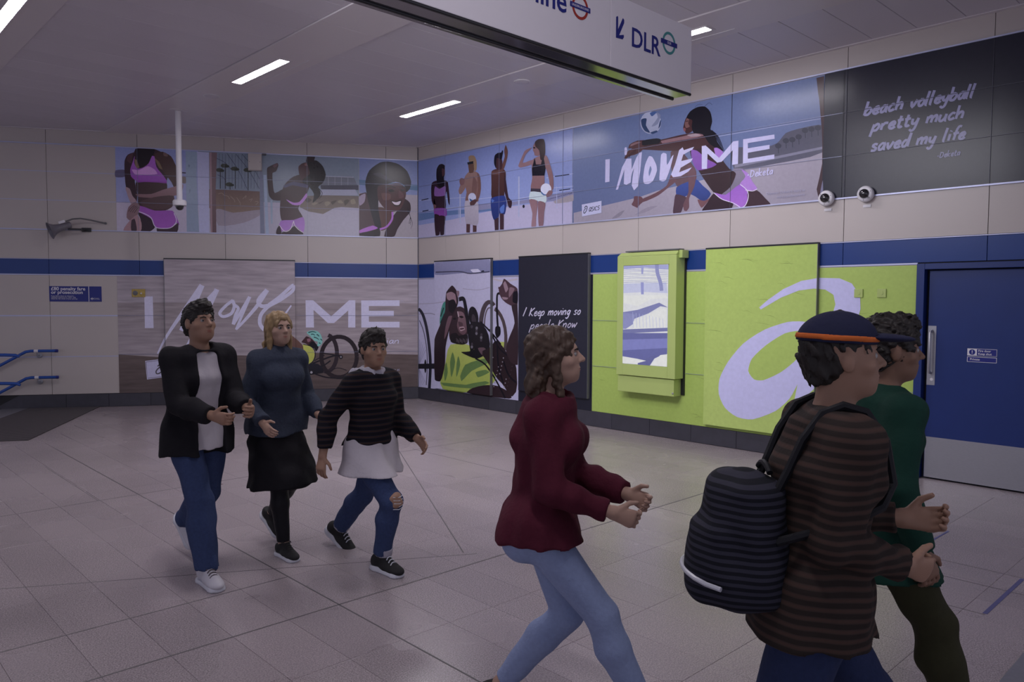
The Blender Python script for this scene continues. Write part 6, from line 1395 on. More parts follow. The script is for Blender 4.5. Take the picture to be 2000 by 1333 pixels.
# ---- lights
rows = [.96, 4.58, 8.20, 11.82]
desc = {(3.92, 11.82): 'smallest lit ceiling lamp, the farthest one, near the camera pole', (3.92, 8.20): 'lit ceiling lamp in the middle strip above the round detector',
        (6.27, 8.20): 'lit ceiling lamp in the strip nearest the right wall, left of the hanging sign', (6.27, 4.58): 'lit ceiling lamp partly hidden behind the end of the hanging sign',
        (1.53, 8.20): 'lit ceiling lamp cut off by the top left corner of the picture'}
for bx in (1.53, 3.92, 6.27):
    for ry in rows:
        if ry+.7 > yclip(bx+.3): continue
        if (ry < 2 and bx > 2) or (bx < 2 and ry > 10): continue
        t = empty('ceiling_lamp', (bx, ry, HC-.012), label=desc.get((bx, ry), {1.53: 'ceiling lamp out of view in the strip at the left', 3.92: 'ceiling lamp out of view in the middle strip', 6.27: 'lit ceiling lamp hidden far along the right strip'}[bx]+(' far end' if ry > 6 else ' near end' if ry > 2 else ', nearest the viewer')), cat='ceiling light', group='ceiling lamps')
        b = MB(); 
        for (x0, y0, x1, y1) in ((-.075, -.62, -.055, .62), (.055, -.62, .075, .62), (-.055, -.62, .055, -.59), (-.055, .59, .055, .62)): b.box(x0, y0, -.006, x1, y1, .0)
        b.build('lamp_frame', m_grey if False else m_beam, t)
        MB().box(-.054, -.588, -.004, .054, .588, -.001).build('diffuser', m_lamp, t)
        if bx > 3 and ry < 9:
            MB().box(.185, -.75, -.004, .192, .85, .0).build('side_rail', m_white, t)
# ---- door
e = empty('door_1', label='blue steel door with steel kick plate in the right wall', kind='structure'); e.matrix_world = MR
MB().box(7.803, -.10, 0, 7.872, .035, 2.012).box(8.862, -.10, 0, 8.925, .035, 2.012).box(7.872, -.10, 1.958, 8.862, .035, 2.012).build('door_frame', m_blue, e, bevel=.003)
MB().box(7.872, -.10, 0, 8.862, -.07, 1.958).build('door_stop', m_dark, e)
leaf = MB().box(7.900, -.065, .012, 8.856, -.02, 1.948).build('door_leaf', m_blue, e, bevel=.002)
MB().box(7.904, -.0198, .014, 8.85, -.0175, .395).build('kick_plate', m_steel, e)
hp = MB().box(7.902, -.0195, .882, 7.972, -.0165, 1.435).build('handle_plate', m_steel, e)
hh = MB().tube([(7.937, -.016, 1.39), (7.937, .028, 1.38), (7.937, .038, 1.365), (7.937, .038, 1.02), (7.937, .028, 1.005), (7.937, -.016, .995)], .012).build('pull_handle', m_steel, e, smooth=True)
MB().lathe([(.014, 0), (.014, .003), (.011, .004)], (7.945, -.0165, .935), (0, 1, 0), 16).build('keyhole_cover', m_white, e)

o = MB().box(0, .0, HC-.008, 9.6, .05, HC+.004).build('trim_2', m_beam, None, mw=ML); o['kind'] = 'structure'; o['label'] = 'white angle trim where ceiling meets the left wall'
o = MB().box(0, 0, .2, .011, .011, HC).build('trim_3', mat('corner_strip', (.10, .095, .12), .4, noise=.1), None, mw=MR); o['kind'] = 'structure'; o['label'] = 'thin dark strip in the corner of the two walls'
# ================================================================== POSTERS AND BOARDS
def poster_thing(name, wall, s, z, keys, label, cat, group=None):
    e = empty(name, label=label, cat=cat, group=group); e.matrix_world = WM[wall] @ Matrix.Translation((s, 0, z))
    bpy.context.view_layer.update()
    for k in keys: build_print(k, e)
    fixlocal(e)
    return e
def fixlocal(e):
    pass
def setparent_world(o, e):
    mw = o.matrix_world.copy(); o.parent = e; o.matrix_parent_inverse = e.matrix_world.inverted(); o.matrix_world = mw
poster_thing('wall_poster', 'L', 4, 2.7, ['a'], 'upper wall poster of a woman in pink sports top leaning on her knee', 'poster')
poster_thing('wall_poster', 'L', 2.2, 2.7, ['b'], 'upper wall poster of a woman arching back beside posts and a net', 'poster')
poster_thing('wall_poster', 'L', .5, 2.7, ['c'], 'upper wall poster of a smiling dark-haired woman beside the corner', 'poster')
poster_thing('wall_poster', 'R', 1.7, 2.7, ['d'], 'upper wall poster of four people walking on a beach', 'poster')
poster_thing('wall_poster', 'R', 5.2, 2.7, ['e'], 'upper wall poster of a woman hitting a volleyball with I MOVE ME lettering', 'poster')
poster_thing('wall_poster', 'R', 9, 2.7, ['f'], 'black upper wall poster with handwritten beach volleyball quote', 'poster')
poster_thing('wall_poster', 'L', 2.3, .2, ['g1', 'g2'], 'lower sandy brown wall poster with I and ME letters and a handcycle racer', 'poster')
poster_thing('wall_poster', 'R', 1.2, .2, ['h1', 'h2', 'h4'], 'lower wall poster of the handcyclist, around the raised picture board', 'poster')
poster_thing('wall_poster', 'R', 3.1, .2, ['k1'], 'lower black wall poster behind the black quote board', 'poster')
poster_thing('wall_poster', 'R', 5.8, .2, ['j1'], 'lime green wall poster with dark cracks running to the blue door', 'poster')
def board(wall, s0, s1, z0, z1, key, label, mcol):
    e = empty('poster_board', label=label, cat='poster board'); e.matrix_world = WM[wall] @ Matrix.Translation((s0, 0, z0)); bpy.context.view_layer.update()
    MB().box(0, .012, 0, s1-s0, .051, z1-z0).build('backing', mcol, e)
    MB().box(-.004, .004, z1-z0-.0, s1-s0+.006, .055, z1-z0+.018).build('top_rail', m_black, e)
    MB().box(s1-s0, .006, 0, s1-s0+.006, .054, z1-z0).build('side_rail', m_grey, e)
    build_print(key, e)
    return e
board('L', 1.985, 3.93, .215, 2.27, 'g3', 'raised sandy poster board with white brush script on the left wall', m_grey)
board('R', .502, 1.862, .225, 2.272, 'h3', 'raised poster board of a bearded handcyclist in lime shirt', m_grey)
board('R', 2.47, 3.778, .36, 2.27, 'k2', 'raised black poster board with white handwritten quote', m_black)
board('R', 5.55, 6.856, .235, 2.245, 'j2', 'raised lime green poster board with large white swirl logo', m_green)
# ---- digital screen cabinet
e = empty('screen_cabinet', label='lime green wall cabinet framing a lit portrait screen', cat='screen'); e.matrix_world = MR @ Matrix.Translation((4.385, 0, .52)); bpy.context.view_layer.update()
W_ = .868
b = MB()
b.box(0, .03, .22, .095, .2, 1.68); b.box(W_-.105, .03, .22, W_, .2, 1.68); b.box(.095, .03, .22, W_-.105, .2, .358); b.box(.095, .03, 1.568, W_-.105, .2, 1.68); b.box(.095, .03, .358, W_-.105, .15, 1.568)
b.build('cabinet_body', m_green, e, bevel=.004)
b = MB(); b.V = [(-.0, .2, 1.682), (W_, .2, 1.682), (W_, .03, 1.682), (0, .03, 1.682), (.03, .16, 1.725), (W_+.0, .16, 1.725), (W_+.0, .03, 1.735), (.03, .03, 1.735)]
b.F = [(0, 1, 5, 4), (4, 5, 6, 7), (1, 2, 6, 5), (3, 0, 4, 7), (0, 3, 2, 1), (2, 3, 7, 6)]; b.build('sloping_hood', m_green, e)
MB().box(W_+.0, .02, 1.64, W_+.045, .15, 1.73).build('hood_return', m_green, e, bevel=.003)
MB().box(.06, .02, 1.737, W_-.02, .12, 1.752).build('top_vent', m_grey, e)
MB().box(.005, .03, .012, W_-.028, .175, .212).build('lower_cover', m_green, e, bevel=.004)
MB().box(.02, -.0, .02, W_+.012, .028, 1.72).build('mounting_frame', m_black, e)
MB().lathe([(.012, 0), (.012, .006), (.006, .012)], (W_-.04, .175, .05), (0, 1, 0), 12).build('lock', m_steel, e)
MB().box(.097, .15, .36, .101, .199, 1.566).box(.097, .15, 1.562, W_-.107, .199, 1.566).build('inner_bezel', m_black, e)
sc = empty('tmp'); bpy.data.objects.remove(sc)
build_print('scr', e, [m_screen])
for o in list(e.children):
    if o.name.startswith('backdrop') or o.name.startswith('picture'): o.name = 'screen_image'
m_ink = mat('print_white_ink', lin('b3b1cc'), .3, noise=.02)
pe = [o for o in bpy.data.objects if o.get('label', '').startswith('upper wall poster of a woman hitting')][0]
for i, tx in enumerate(("Discover Deketa's story at", 'asics.com/imoveme')): text_obj('fine_print', tx, .040, m_ink, pe, wall_text('R', 6.69, 2.80-.047*i, .0125), align='RIGHT', depth=.0002)
pg = [o for o in bpy.data.objects if o.get('label', '').startswith('lower sandy brown')][0]
for i, tx in enumerate(("Discover Tavian's story at", 'asics.com/imoveme')): text_obj('fine_print', tx, .060, m_ink, pg, wall_text('L', .315, .475-.063*i, .0125), align='RIGHT', depth=.0002)
text_obj('fine_print', 'TM', .035, m_ink, pg, wall_text('L', .300, 1.625, .0125), depth=.0002)
# ================================================================== FITTINGS
m_brass = mat('worn_brass_plate', (.45, .33, .10), .4, metal=.5, noise=.35, scale=50)
m_spk = mat('grey_horn_paint', (.17, .16, .19), .4, noise=.06)
# penalty fare sign
e = empty('notice_sign', label='blue penalty fare notice on the left wall', cat='sign'); e.matrix_world = ML @ Matrix.Translation((5.19, 0, 1.61)); bpy.context.view_layer.update()
MB().box(-.3585, .0, 0, .3585, .006, .232).build('sign_plate', m_signblue, e, bevel=.001)
MB().box(-.187, .0062, 0, -.178, .0072, .232).build('divider', m_white, e)
text_obj('lettering', '£80 penalty fare', .072, m_white, e, wall_text('L', 5.525, 1.78, .0066), bold=.0012)
text_obj('lettering', 'or prosecution', .072, m_white, e, wall_text('L', 5.525, 1.727, .0066), bold=.0012)
for i, tx in enumerate(('If you fail to show on demand a', 'validated smartcard or other valid', 'ticket for the whole of your journey')): text_obj('small_print', tx, .0245, m_white, e, wall_text('L', 5.525, 1.687-.0215*i, .0066))
b = MB().lathe([(.021, 0), (.021, .001)], (5.0-5.03, 0, 0), (0, 1, 0), 20)
def roundel(parent, M, r, mring, mbar, bw, bh, txt=None, ts=.01):
    n = 40; b = MB(); t = r*.23
    for i in range(n):
        a = 2*math.pi*i/n; b.V += [(math.cos(a)*r, .0, math.sin(a)*r), (math.cos(a)*(r-t), .0, math.sin(a)*(r-t)), (math.cos(a)*r, .001, math.sin(a)*r), (math.cos(a)*(r-t), .001, math.sin(a)*(r-t))]
    for i in range(n):
        k = 4*i; l = 4*((i+1) % n); b.F += [(k+2, k+3, l+3, l+2), (k, l, l+1, k+1), (k, k+2, l+2, l), (k+1, l+1, l+3, k+3)]
    o = b.build('roundel_ring', mring, parent); o.matrix_world = M
    o = MB().box(-bw, .0012, -bh, bw, .0022, bh).build('roundel_bar', mbar, parent); o.matrix_world = M
    if txt:
        o = text_obj('roundel_lettering', txt, ts, m_signwhite, parent, M @ Matrix(((1, 0, 0, 0), (0, 0, 1, .0024), (0, 1, 0, -ts*.33), (0, 0, 0, 1))), align='CENTER', depth=.0004)
flipL = Matrix(((-1, 0, 0, 0), (0, 1, 0, 0), (0, 0, 1, 0), (0, 0, 0, 1)))
roundel(e, ML @ Matrix.Translation((4.962, .0065, 1.655)) @ flipL, .017, m_white, m_white, .022, .004)
text_obj('small_print', 'Transport', .017, m_white, e, wall_text('L', 4.935, 1.657, .0066)); text_obj('small_print', 'for London', .017, m_white, e, wall_text('L', 4.935, 1.643, .0066))
# door notices
e = empty('door_notice', label='small blue fire door keep shut notice on the blue door', cat='sign'); e.matrix_world = MR @ Matrix.Translation((8.352, -.0195, 1.175)); bpy.context.view_layer.update()
MB().box(-.117, 0, 0, .117, .002, .064).build('sign_plate', m_white, e)
MB().box(-.040, .0021, .003, .114, .0028, .061).build('blue_field', m_signblue, e)
MB().lathe([(.025, 0), (.025, .0008)], (-.078, .0021, .032), (0, 1, 0), 24).build('mandatory_disc', m_signblue, e)
MB().box(-.081, .0031, .026, -.075, .0036, .048).box(-.081, .0031, .016, -.075, .0036, .021).build('exclamation_mark', m_white, e)
text_obj('lettering', 'Fire door', .026, m_white, e, wall_text('R', 8.322, 1.212, -.0165), bold=.0004); text_obj('lettering', 'Keep shut', .026, m_white, e, wall_text('R', 8.322, 1.186, -.0165), bold=.0004)
e = empty('door_notice', label='narrow blue private notice under the fire door notice', cat='sign'); e.matrix_world = MR @ Matrix.Translation((8.352, -.0195, 1.118)); bpy.context.view_layer.update()
MB().box(-.117, 0, 0, .117, .002, .048).build('sign_plate', m_white, e); MB().box(-.113, .0021, .004, .113, .0028, .044).build('blue_field', m_signblue, e)
text_obj('lettering', 'Private', .028, m_white, e, wall_text('R', 8.258, 1.134, -.0165), bold=.0004)
# key plate, left wall
e = empty('switch_plate', label='small brass key switch plate beside the white letter I', cat='switch'); e.matrix_world = ML @ Matrix.Translation((4.31, .012, 1.745)); bpy.context.view_layer.update()
MB().box(-.095, -.008, -.062, .095, .004, .062).build('plate', m_brass, e, bevel=.002)
MB().lathe([(.036, 0), (.036, .006), (.03, .008)], (.045, .004, 0), (0, 1, 0), 20).build('key_barrel', m_grey, e, smooth=True)
MB().lathe([(.036, 0), (.036, .006), (.03, .008)], (-.042, .004, 0), (0, 1, 0), 20).build('button_ring', m_brass, e, smooth=True)
MB().lathe([(.012, 0), (.012, .014), (.008, .018)], (-.042, .011, -.005), (0, 1, 0), 16).build('button', m_white, e, smooth=True)
# green sockets
for s, lb in ((7.265, 'green painted switch plate beside the tip of the white swirl'), (7.485, 'green painted switch plate nearer the blue door')):
    e = empty('switch_plate', label=lb, cat='switch', group='green switch plates'); e.matrix_world = MR @ Matrix.Translation((s, .012, 1.74)); bpy.context.view_layer.update()
    MB().box(-.042, -.006, -.042, .042, .007, .042).build('plate', m_green, e, bevel=.003)
    MB().lathe([(.017, 0), (.017, .004)], (0, .007, 0), (0, 1, 0), 16).build('key_barrel', m_green, e, smooth=True)
# dome cameras on the wall
for s, z, lb in ((6.93, 2.70, 'white dome camera on the wall, left one of the pair'), (7.318, 2.705, 'white dome camera on the wall, right one of the pair')):
    e = empty('dome_camera', label=lb, cat='camera', group='wall dome cameras'); e.matrix_world = MR @ Matrix.Translation((s, .012, z)); bpy.context.view_layer.update()
    MB().lathe([(.072, 0), (.076, .01), (.078, .045), (.072, .058), (.062, .064), (.047, .064)], (0, 0, 0), (0, 1, 0), 32).build('housing', m_white, e, smooth=True)
    MB().lathe([(.046, .0), (.046, .012), (.041, .026), (.03, .037), (.014, .043), (.001, .044)], (0, .062, 0), (0, 1, 0), 32).build('dome', m_glassdome, e, smooth=True)
    for a in (20, 140, 265): MB().lathe([(.0045, 0), (.0045, .002)], (math.cos(math.radians(a))*.060, .0635, math.sin(math.radians(a))*.060), (0, 1, 0), 8).build('screw', m_grey, e)
    MB().box(.03, .0625, -.05, .05, .0655, -.032).build('badge', m_grey, e)
    MB().box(-.035, -.009, -.125, .04, -.0035, -.10).build('number_label', m_white, e)
# junction box
e = empty('junction_box', label='cream square junction box on top edge of the upper left poster', cat='box'); e.matrix_world = ML @ Matrix.Translation((2.573, .012, 3.685)); bpy.context.view_layer.update()
MB().box(-.1, 0, 0, .1, .075, .262).build('box_body', m_cream, e, bevel=.006); MB().box(-.104, .0, -.004, .104, .03, .266).build('rim', m_cream, e, bevel=.004)
MB().tube([(-.17, .015, .262), (-.105, .015, .262)], .014).build('conduit', m_grey, e)
for sx in (-.08, .08): MB().lathe([(.006, 0), (.006, .003)], (sx, .075, .13), (0, 1, 0), 8).build('screw', m_grey, e)
# horn speaker
e = empty('horn_speaker', label='grey horn loudspeaker with curved cable on the left wall', cat='speaker'); e.matrix_world = ML @ Matrix.Translation((5.05, .012, 2.70)); bpy.context.view_layer.update()
d = Vector((.80, .42, -.36)).normalized()
prof = [(.045, -.12), (.05, -.10), (.052, -.03), (.06, .02), (.075, .07), (.10, .11), (.125, .135), (.129, .138), (.12, .139), (.09, .10), (.06, .05), (.03, .02), (.001, .015)]
MB().lathe(prof, (.27, .2, .0), d, 32).build('horn', m_spk, e, smooth=True)
MB().lathe([(.03, 0), (.05, .01), (.053, .05), (.045, .06)], Vector((.27, .2, 0))-d*.16, d, 24).build('driver', m_spk, e, smooth=True)
o = MB().box(-.045, -.03, -.02, .045, .03, .02).build('terminal_box', m_white, e, bevel=.004); o.location = (.235, .2, .085); o.rotation_euler = (0, .35, 0)
MB().box(-.10, 0, -.035, .03, .02, .025).box(-.02, .02, -.028, .02, .17, -.018).box(-.02, .16, -.028, .17, .18, .0).build('bracket', m_black, e, bevel=.003)
MB().tube([(.19, .2, .095), (.10, .19, .135), (0, .16, .15), (-.12, .1, .135), (-.22, .04, .115), (-.30, .008, .10)], .011, 10).build('cable', m_grey, e, smooth=True)
MB().lathe([(.018, 0), (.018, .012)], (-.30, 0, .10), (0, 1, 0), 14).build('cable_gland', m_grey, e)
# pole camera from the ceiling
e = empty('pole_camera', (3.926, 10.62, 0), label='dome camera hanging on a white pole from the ceiling', cat='camera')
MB().lathe([(.11, 4.160), (.11, 4.168)], (0, 0, 0), (0, 0, 1), 28).build('ceiling_rose', m_beam, e)
MB().lathe([(.037, 2.985), (.037, 4.160)], (0, 0, 0), (0, 0, 1), 24).build('pole', m_white, e, smooth=True)
MB().lathe([(.060, 2.905), (.085, 2.91), (.088, 2.93), (.088, 2.965), (.075, 2.982), (.042, 2.986)], (0, 0, 0), (0, 0, 1), 28).build('housing', m_white, e, smooth=True)
MB().lathe([(.001, 2.845), (.025, 2.850), (.045, 2.868), (.055, 2.90), (.055, 2.905)], (0, 0, 0), (0, 0, 1), 28).build('dome', m_glassdome, e, smooth=True)
# detectors
for x, y, lb in ((3.94, 9.56, 'round ceiling detector left, beyond the middle ceiling lamp'), (6.254, 6.43, 'round ceiling detector just left of the hanging sign')):
    e = empty('smoke_detector', (x, y, HC-.012), label=lb, cat='detector', group='ceiling detectors')
    MB().lathe([(.095, 0), (.095, -.006), (.088, -.009), (.086, -.004)], (0, 0, 0), (0, 0, 1), 32).build('rim', m_white, e, smooth=True)
    MB().lathe([(.083, -.003), (.083, -.010), (.06, -.016), (.001, -.018)], (0, 0, 0), (0, 0, 1), 32).build('cover', m_ceil, e, smooth=True)
# ---- handrails at the stairs
m_rail = mat('blue_rail_paint', (.015, .075, .36), .25, noise=.05, coat=.3)
for z, lb in ((.872, 'upper blue handrail fixed to the left wall at the stairs'), (.475, 'lower blue handrail fixed to the left wall at the stairs')):
    e = empty('handrail', label=lb, cat='handrail', group='stair handrails'); e.matrix_world = ML @ Matrix.Translation((5.45, .02, z)); bpy.context.view_layer.update()
    MB().tube([(0, .10, 0), (.33, .10, 0), (.40, .10, -.012), (.62, .10, -.14), (1.6, .10, -.70), (2.4, .10, -1.15)], .022, 14).build('rail', m_rail, e, smooth=True)
    MB().lathe([(.024, 0), (.024, .03), (.018, .036)], (0, .10, 0), (-1, 0, 0), 14).build('end_cap', m_signblue, e, smooth=True)
    MB().tube([(.25, .10, -.015), (.25, .09, -.065), (.25, -.008, -.072)], .009, 10).build('bracket', m_steel, e, smooth=True)
    MB().lathe([(.04, -.008), (.04, .0), (.034, .003)], (.25, 0, -.072), (0, 1, 0), 20).build('bracket_plate', m_steel, e, smooth=True)
    MB().tube([(.23, .10, 0), (.285, .10, 0)], .0235, 14).build('braille_label', m_white, e)
for z, lb in ((.872, 'upper blue stair handrail end standing out from the wall, at left edge'), (.475, 'lower blue stair handrail end standing out from the wall, at left edge')):
    e = empty('handrail', label=lb, cat='handrail', group='stair handrails'); e.matrix_world = ML @ Matrix.Translation((5.66, .9, z)); bpy.context.view_layer.update()
    MB().tube([(0, .0, -.03), (.05, .0, -.01), (.18, .0, -.004), (.6, 0, 0), (1.5, 0, -.5)], [.018, .022, .023, .022, .022], 14).build('rail', m_rail, e, smooth=True)
    MB().tube([(.55, 0, -.01), (.55, 0, -z+.0)], .018, 12).build('post', m_rail, e, smooth=True)
# ---- entrance mat at the stair head
m_matbar = mat('mat_bar_metal', (.13, .115, .12), .5, metal=.4, noise=.15, scale=30); m_matgap = mat('mat_rubber', (.035, .032, .034), .8, noise=.2)
e = empty('ribbed_mat', label='dark ribbed metal mat strip in front of the stairs at the left', cat='mat'); e.matrix_world = ML @ Matrix.Translation((4.89, 0, 0)); bpy.context.view_layer.update()
MB().box(0, .02, -.003, .98, 2.92, .0015).build('mat_base', m_matgap, e)
for i in range(58): MB().box(.0, .045+i*.05, .0016, .98, .070+i*.05, .0065).build('rib', m_matbar, e)
MB().box(.98, .02, 0, 1.03, 2.92, .005).build('edge_plate', m_steel, e)
st = empty('stair_1', label='steel edged landing at the head of the stairs', kind='structure'); st.matrix_world = ML @ Matrix.Translation((5.92, 0, 0)); bpy.context.view_layer.update()
MB().box(.0, .012, .0, .30, 2.92, .003).build('landing_plate', m_steel, st)
# ---- hanging sign
SX0, SX1, SY, ST, SZ0, SZ1 = .9, 3.895, 2.588, .185, 2.853, 3.241
e = empty('hanging_sign', (SX1, SY, SZ0), label='long white hanging direction sign reading DLR with arrow and roundels', cat='sign')
H_ = SZ1-SZ0
MB().box(-.740, 0, .012, 0, .012, H_).build('face_panel', m_signwhite, e, bevel=.004)
MB().box(-2.995, 0, .012, -.743, .012, H_).build('face_panel', m_signwhite, e, bevel=.004)
MB().box(-2.995, .013, .02, -.004, ST-.014, H_-.002).build('case', m_signwhite, e)
MB().box(-2.995, ST-.012, .012, 0, ST, H_).build('rear_panel', m_signwhite, e, bevel=.004)
m_signrail = mat('sign_bottom_rail', (.05, .05, .055), .16, metal=.5, noise=.05)
m_signal = mat('sign_bottom_aluminium', (.30, .30, .33), .12, metal=.9, noise=.03)
MB().tube([(-2.995, .006, .006), (-.002, .006, .006)], .009, 12).build('bottom_rail', m_signrail, e, smooth=True)
MB().tube([(-2.995, ST-.06, .002), (-.004, ST-.06, .002)], .009, 12).build('bottom_rail', m_signrail, e, smooth=True)
MB().box(-2.995, .016, .004, -.006, ST-.07, .019).build('bottom_channel', m_signal, e)
MB().box(-2.995, ST-.05, .006, -.006, ST-.026, .019).box(-2.995, ST-.022, .008, -.006, ST-.002, .0115).build('bottom_channel', m_signal, e)
for x in (-.62, -2.3): MB().tube([(x, ST/2, H_-.002), (x, ST/2, HC-SZ0)], .02, 12).build('suspension_rod', m_grey, e, smooth=True)
bpy.context.view_layer.update()
def MS(x, z, off=.0015): return Matrix(((1, 0, 0, x), (0, 0, -1, SY-off), (0, 1, 0, z), (0, 0, 0, 1)))
text_obj('lettering', 'DLR', .142, m_signblue, e, MS(3.322, 3.010), bold=.0015)
text_obj('lettering', 'line', .158, m_signblue, e, MS(2.818, 3.048), align='RIGHT', bold=.0015)
MF = lambda x, z: Matrix(((1, 0, 0, x), (0, -1, 0, SY-.0008), (0, 0, 1, z), (0, 0, 0, 1)))
roundel(e, MF(3.667, 3.101), .062, m_signteal, m_signblue, .077, .0125, 'DLR', .020)
roundel(e, MF(2.915, 3.103), .060, m_signred, m_signblue, .075, .0125, 'UNDERGROUND', .0165)
b = MB(); arrow = [(3.197, 3.022), (3.197, 3.128), (3.208, 3.135), (3.212, 3.128), (3.212, 3.066), (3.252, 3.135), (3.262, 3.128), (3.262, 3.112), (3.222, 3.040), (3.260, 3.051), (3.262, 3.040), (3.252, 3.026)]
b.prism(arrow, SY-.0022, SY-.0006); o = b.build('arrow', m_signblue, e); o.matrix_world = Matrix.Identity(4)
# ================================================================== PEOPLE: signed distance shapes meshed with surface nets
def V3(*a): return np.array(a, dtype=np.float64)
def nrm(v): return v/(np.linalg.norm(v)+1e-12)
class Field:
    def __init__(s, prims, h, pad=.03):
        s.h = h; lo = np.min([p.lo for p in prims if not p.neg], 0)-pad; hi = np.max([p.hi for p in prims if not p.neg], 0)+pad
        s.o = lo; s.n = np.ceil((hi-lo)/h).astype(int)+1; s.d = np.full(s.n, .12, np.float32)
        for p in prims: s.add(p)
    def grid(s, lo, hi):
        a = np.clip(np.floor((lo-s.o)/s.h).astype(int), 0, s.n); b = np.clip(np.ceil((hi-s.o)/s.h).astype(int)+1, 0, s.n)
        sl = tuple(slice(a[i], b[i]) for i in range(3))
        X, Y, Z = np.meshgrid(*[(s.o[i]+s.h*np.arange(a[i], b[i])).astype(np.float32) for i in range(3)], indexing='ij', sparse=True)
        return sl, X, Y, Z
    def add(s, p):
        m = .045 if not p.neg else .02
        sl, X, Y, Z = s.grid(p.lo-m, p.hi+m)
        d2 = p.f(X, Y, Z)
        if d2.size == 0: return
        d1 = s.d[sl]; k = p.k
        if p.neg:
            h = np.clip(.5-.5*(d1+d2)/k, 0, 1); s.d[sl] = d1*(1-h)-d2*h+k*h*(1-h)
        else:
            h = np.clip(.5+.5*(d2-d1)/k, 0, 1); s.d[sl] = d2*(1-h)+d1*h-k*h*(1-h)
    def full(s): return s.grid(s.o-1, s.o+s.n*s.h+1)[1:]
    def cut(s, point, normal):
        """remove everything on the side the normal points to"""
        X, Y, Z = s.full(); n = nrm(np.array(normal, float)); q = (X-point[0])*n[0]+(Y-point[1])*n[1]+(Z-point[2])*n[2]
        s.d = np.maximum(s.d, q.astype(np.float32))
    def folds(s, amp, seed=0, sc=1):
        X, Y, Z = s.full(); r = np.random.RandomState(seed)
        for i in range(5):
            k = r.normal(size=3)*np.array([28, 28, 20])*sc; ph = r.uniform(0, 6); s.d += (amp*.5*np.sin(k[0]*X+k[1]*Y+k[2]*Z+ph)).astype(np.float32)
    def mesh(s, name):
        d = s.d; d[0], d[-1] = .05, .05; d[:, 0], d[:, -1] = .05, .05; d[:, :, 0], d[:, :, -1] = .05, .05
        S = (d < 0); a = S[:-1, :-1, :-1].astype(np.int8); cnt = a.copy()
        for i in (0, 1):
            for j in (0, 1):
                for k in (0, 1):
                    if i or j or k: cnt += S[i:S.shape[0]-1+i, j:S.shape[1]-1+j, k:S.shape[2]-1+k]
        act = (cnt > 0) & (cnt < 8); idx = np.argwhere(act); n = len(idx)
        cid = np.full(act.shape, -1, np.int32); cid[act] = np.arange(n)
        acc = np.zeros((n, 3)); w = np.zeros(n)
        C8 = [(i, j, k) for i in (0, 1) for j in (0, 1) for k in (0, 1)]
        val = {c: d[idx[:, 0]+c[0], idx[:, 1]+c[1], idx[:, 2]+c[2]] for c in C8}
        for c in C8:
            for ax in range(3):
                if c[ax] == 0:
                    e = list(c); e[ax] = 1; e = tuple(e); v0, v1 = val[c], val[e]; m = (v0 < 0) != (v1 < 0)
                    t = np.where(m, v0/np.where(m, v0-v1, 1), 0)
                    p = np.tile(np.array(c, float), (n, 1)); p[:, ax] += t; acc[m] += p[m]; w[m] += 1
        P = (idx+acc/w[:, None])*s.h+s.o
        quads = []
        for ax in range(3):
            b, c = (ax+1) % 3, (ax+2) % 3
            A = np.moveaxis(S, (ax, b, c), (0, 1, 2)); Ci = np.moveaxis(cid, (ax, b, c), (0, 1, 2))
            e = A[:-1] != A[1:]; e = e[:, 1:-1, 1:-1]; q = np.argwhere(e)
            if not len(q): continue
            i, j, k = q[:, 0], q[:, 1]+1, q[:, 2]+1
            v = np.stack([Ci[i, j-1, k-1], Ci[i, j, k-1], Ci[i, j, k], Ci[i, j-1, k]], 1)
            fl = A[i, j, k]; v[~fl] = v[~fl][:, ::-1]; quads.append(v)
        Q = np.concatenate(quads); Q = Q[(Q >= 0).all(1)]
        me = bpy.data.meshes.new(name); me.vertices.add(n); me.vertices.foreach_set('co', P.astype(np.float32).ravel())
        me.loops.add(len(Q)*4); me.loops.foreach_set('vertex_index', Q.ravel().astype(np.int32))
        me.polygons.add(len(Q)); me.polygons.foreach_set('loop_start', np.arange(0, len(Q)*4, 4, dtype=np.int32)); me.polygons.foreach_set('loop_total', np.full(len(Q), 4, np.int32))
        me.polygons.foreach_set('use_smooth', np.ones(len(Q), bool)); me.update(calc_edges=True); me.validate()
        return me
class Pr: pass
def cone(a, b, ra, rb, k=.02, neg=False):
    p = Pr(); p.k = k; p.neg = neg; a = np.array(a, float); b = np.array(b, float); r = max(ra, rb); p.lo = np.minimum(a, b)-r; p.hi = np.maximum(a, b)+r
    ab = b-a; L2 = ab@ab+1e-12
    def f(X, Y, Z):
        x, y, z = X-a[0], Y-a[1], Z-a[2]; t = np.clip((x*ab[0]+y*ab[1]+z*ab[2])/L2, 0, 1)
        return np.sqrt((x-t*ab[0])**2+(y-t*ab[1])**2+(z-t*ab[2])**2)-(ra+t*(rb-ra))
    p.f = f; return p
def ell(c, r, R=None, k=.02, neg=False):
    p = Pr(); p.k = k; p.neg = neg; c = np.array(c, float); r = np.array(r, float); m = r.max(); p.lo = c-m; p.hi = c+m
    R = np.eye(3) if R is None else R
    def f(X, Y, Z):
        x, y, z = X-c[0], Y-c[1], Z-c[2]; q = [x*R[0, i]+y*R[1, i]+z*R[2, i] for i in range(3)]
        k0 = np.sqrt(sum((q[i]/r[i])**2 for i in range(3))); k1 = np.sqrt(sum((q[i]/r[i]**2)**2 for i in range(3)))+1e-6
        return k0*(k0-1)/k1
    p.f = f; return p
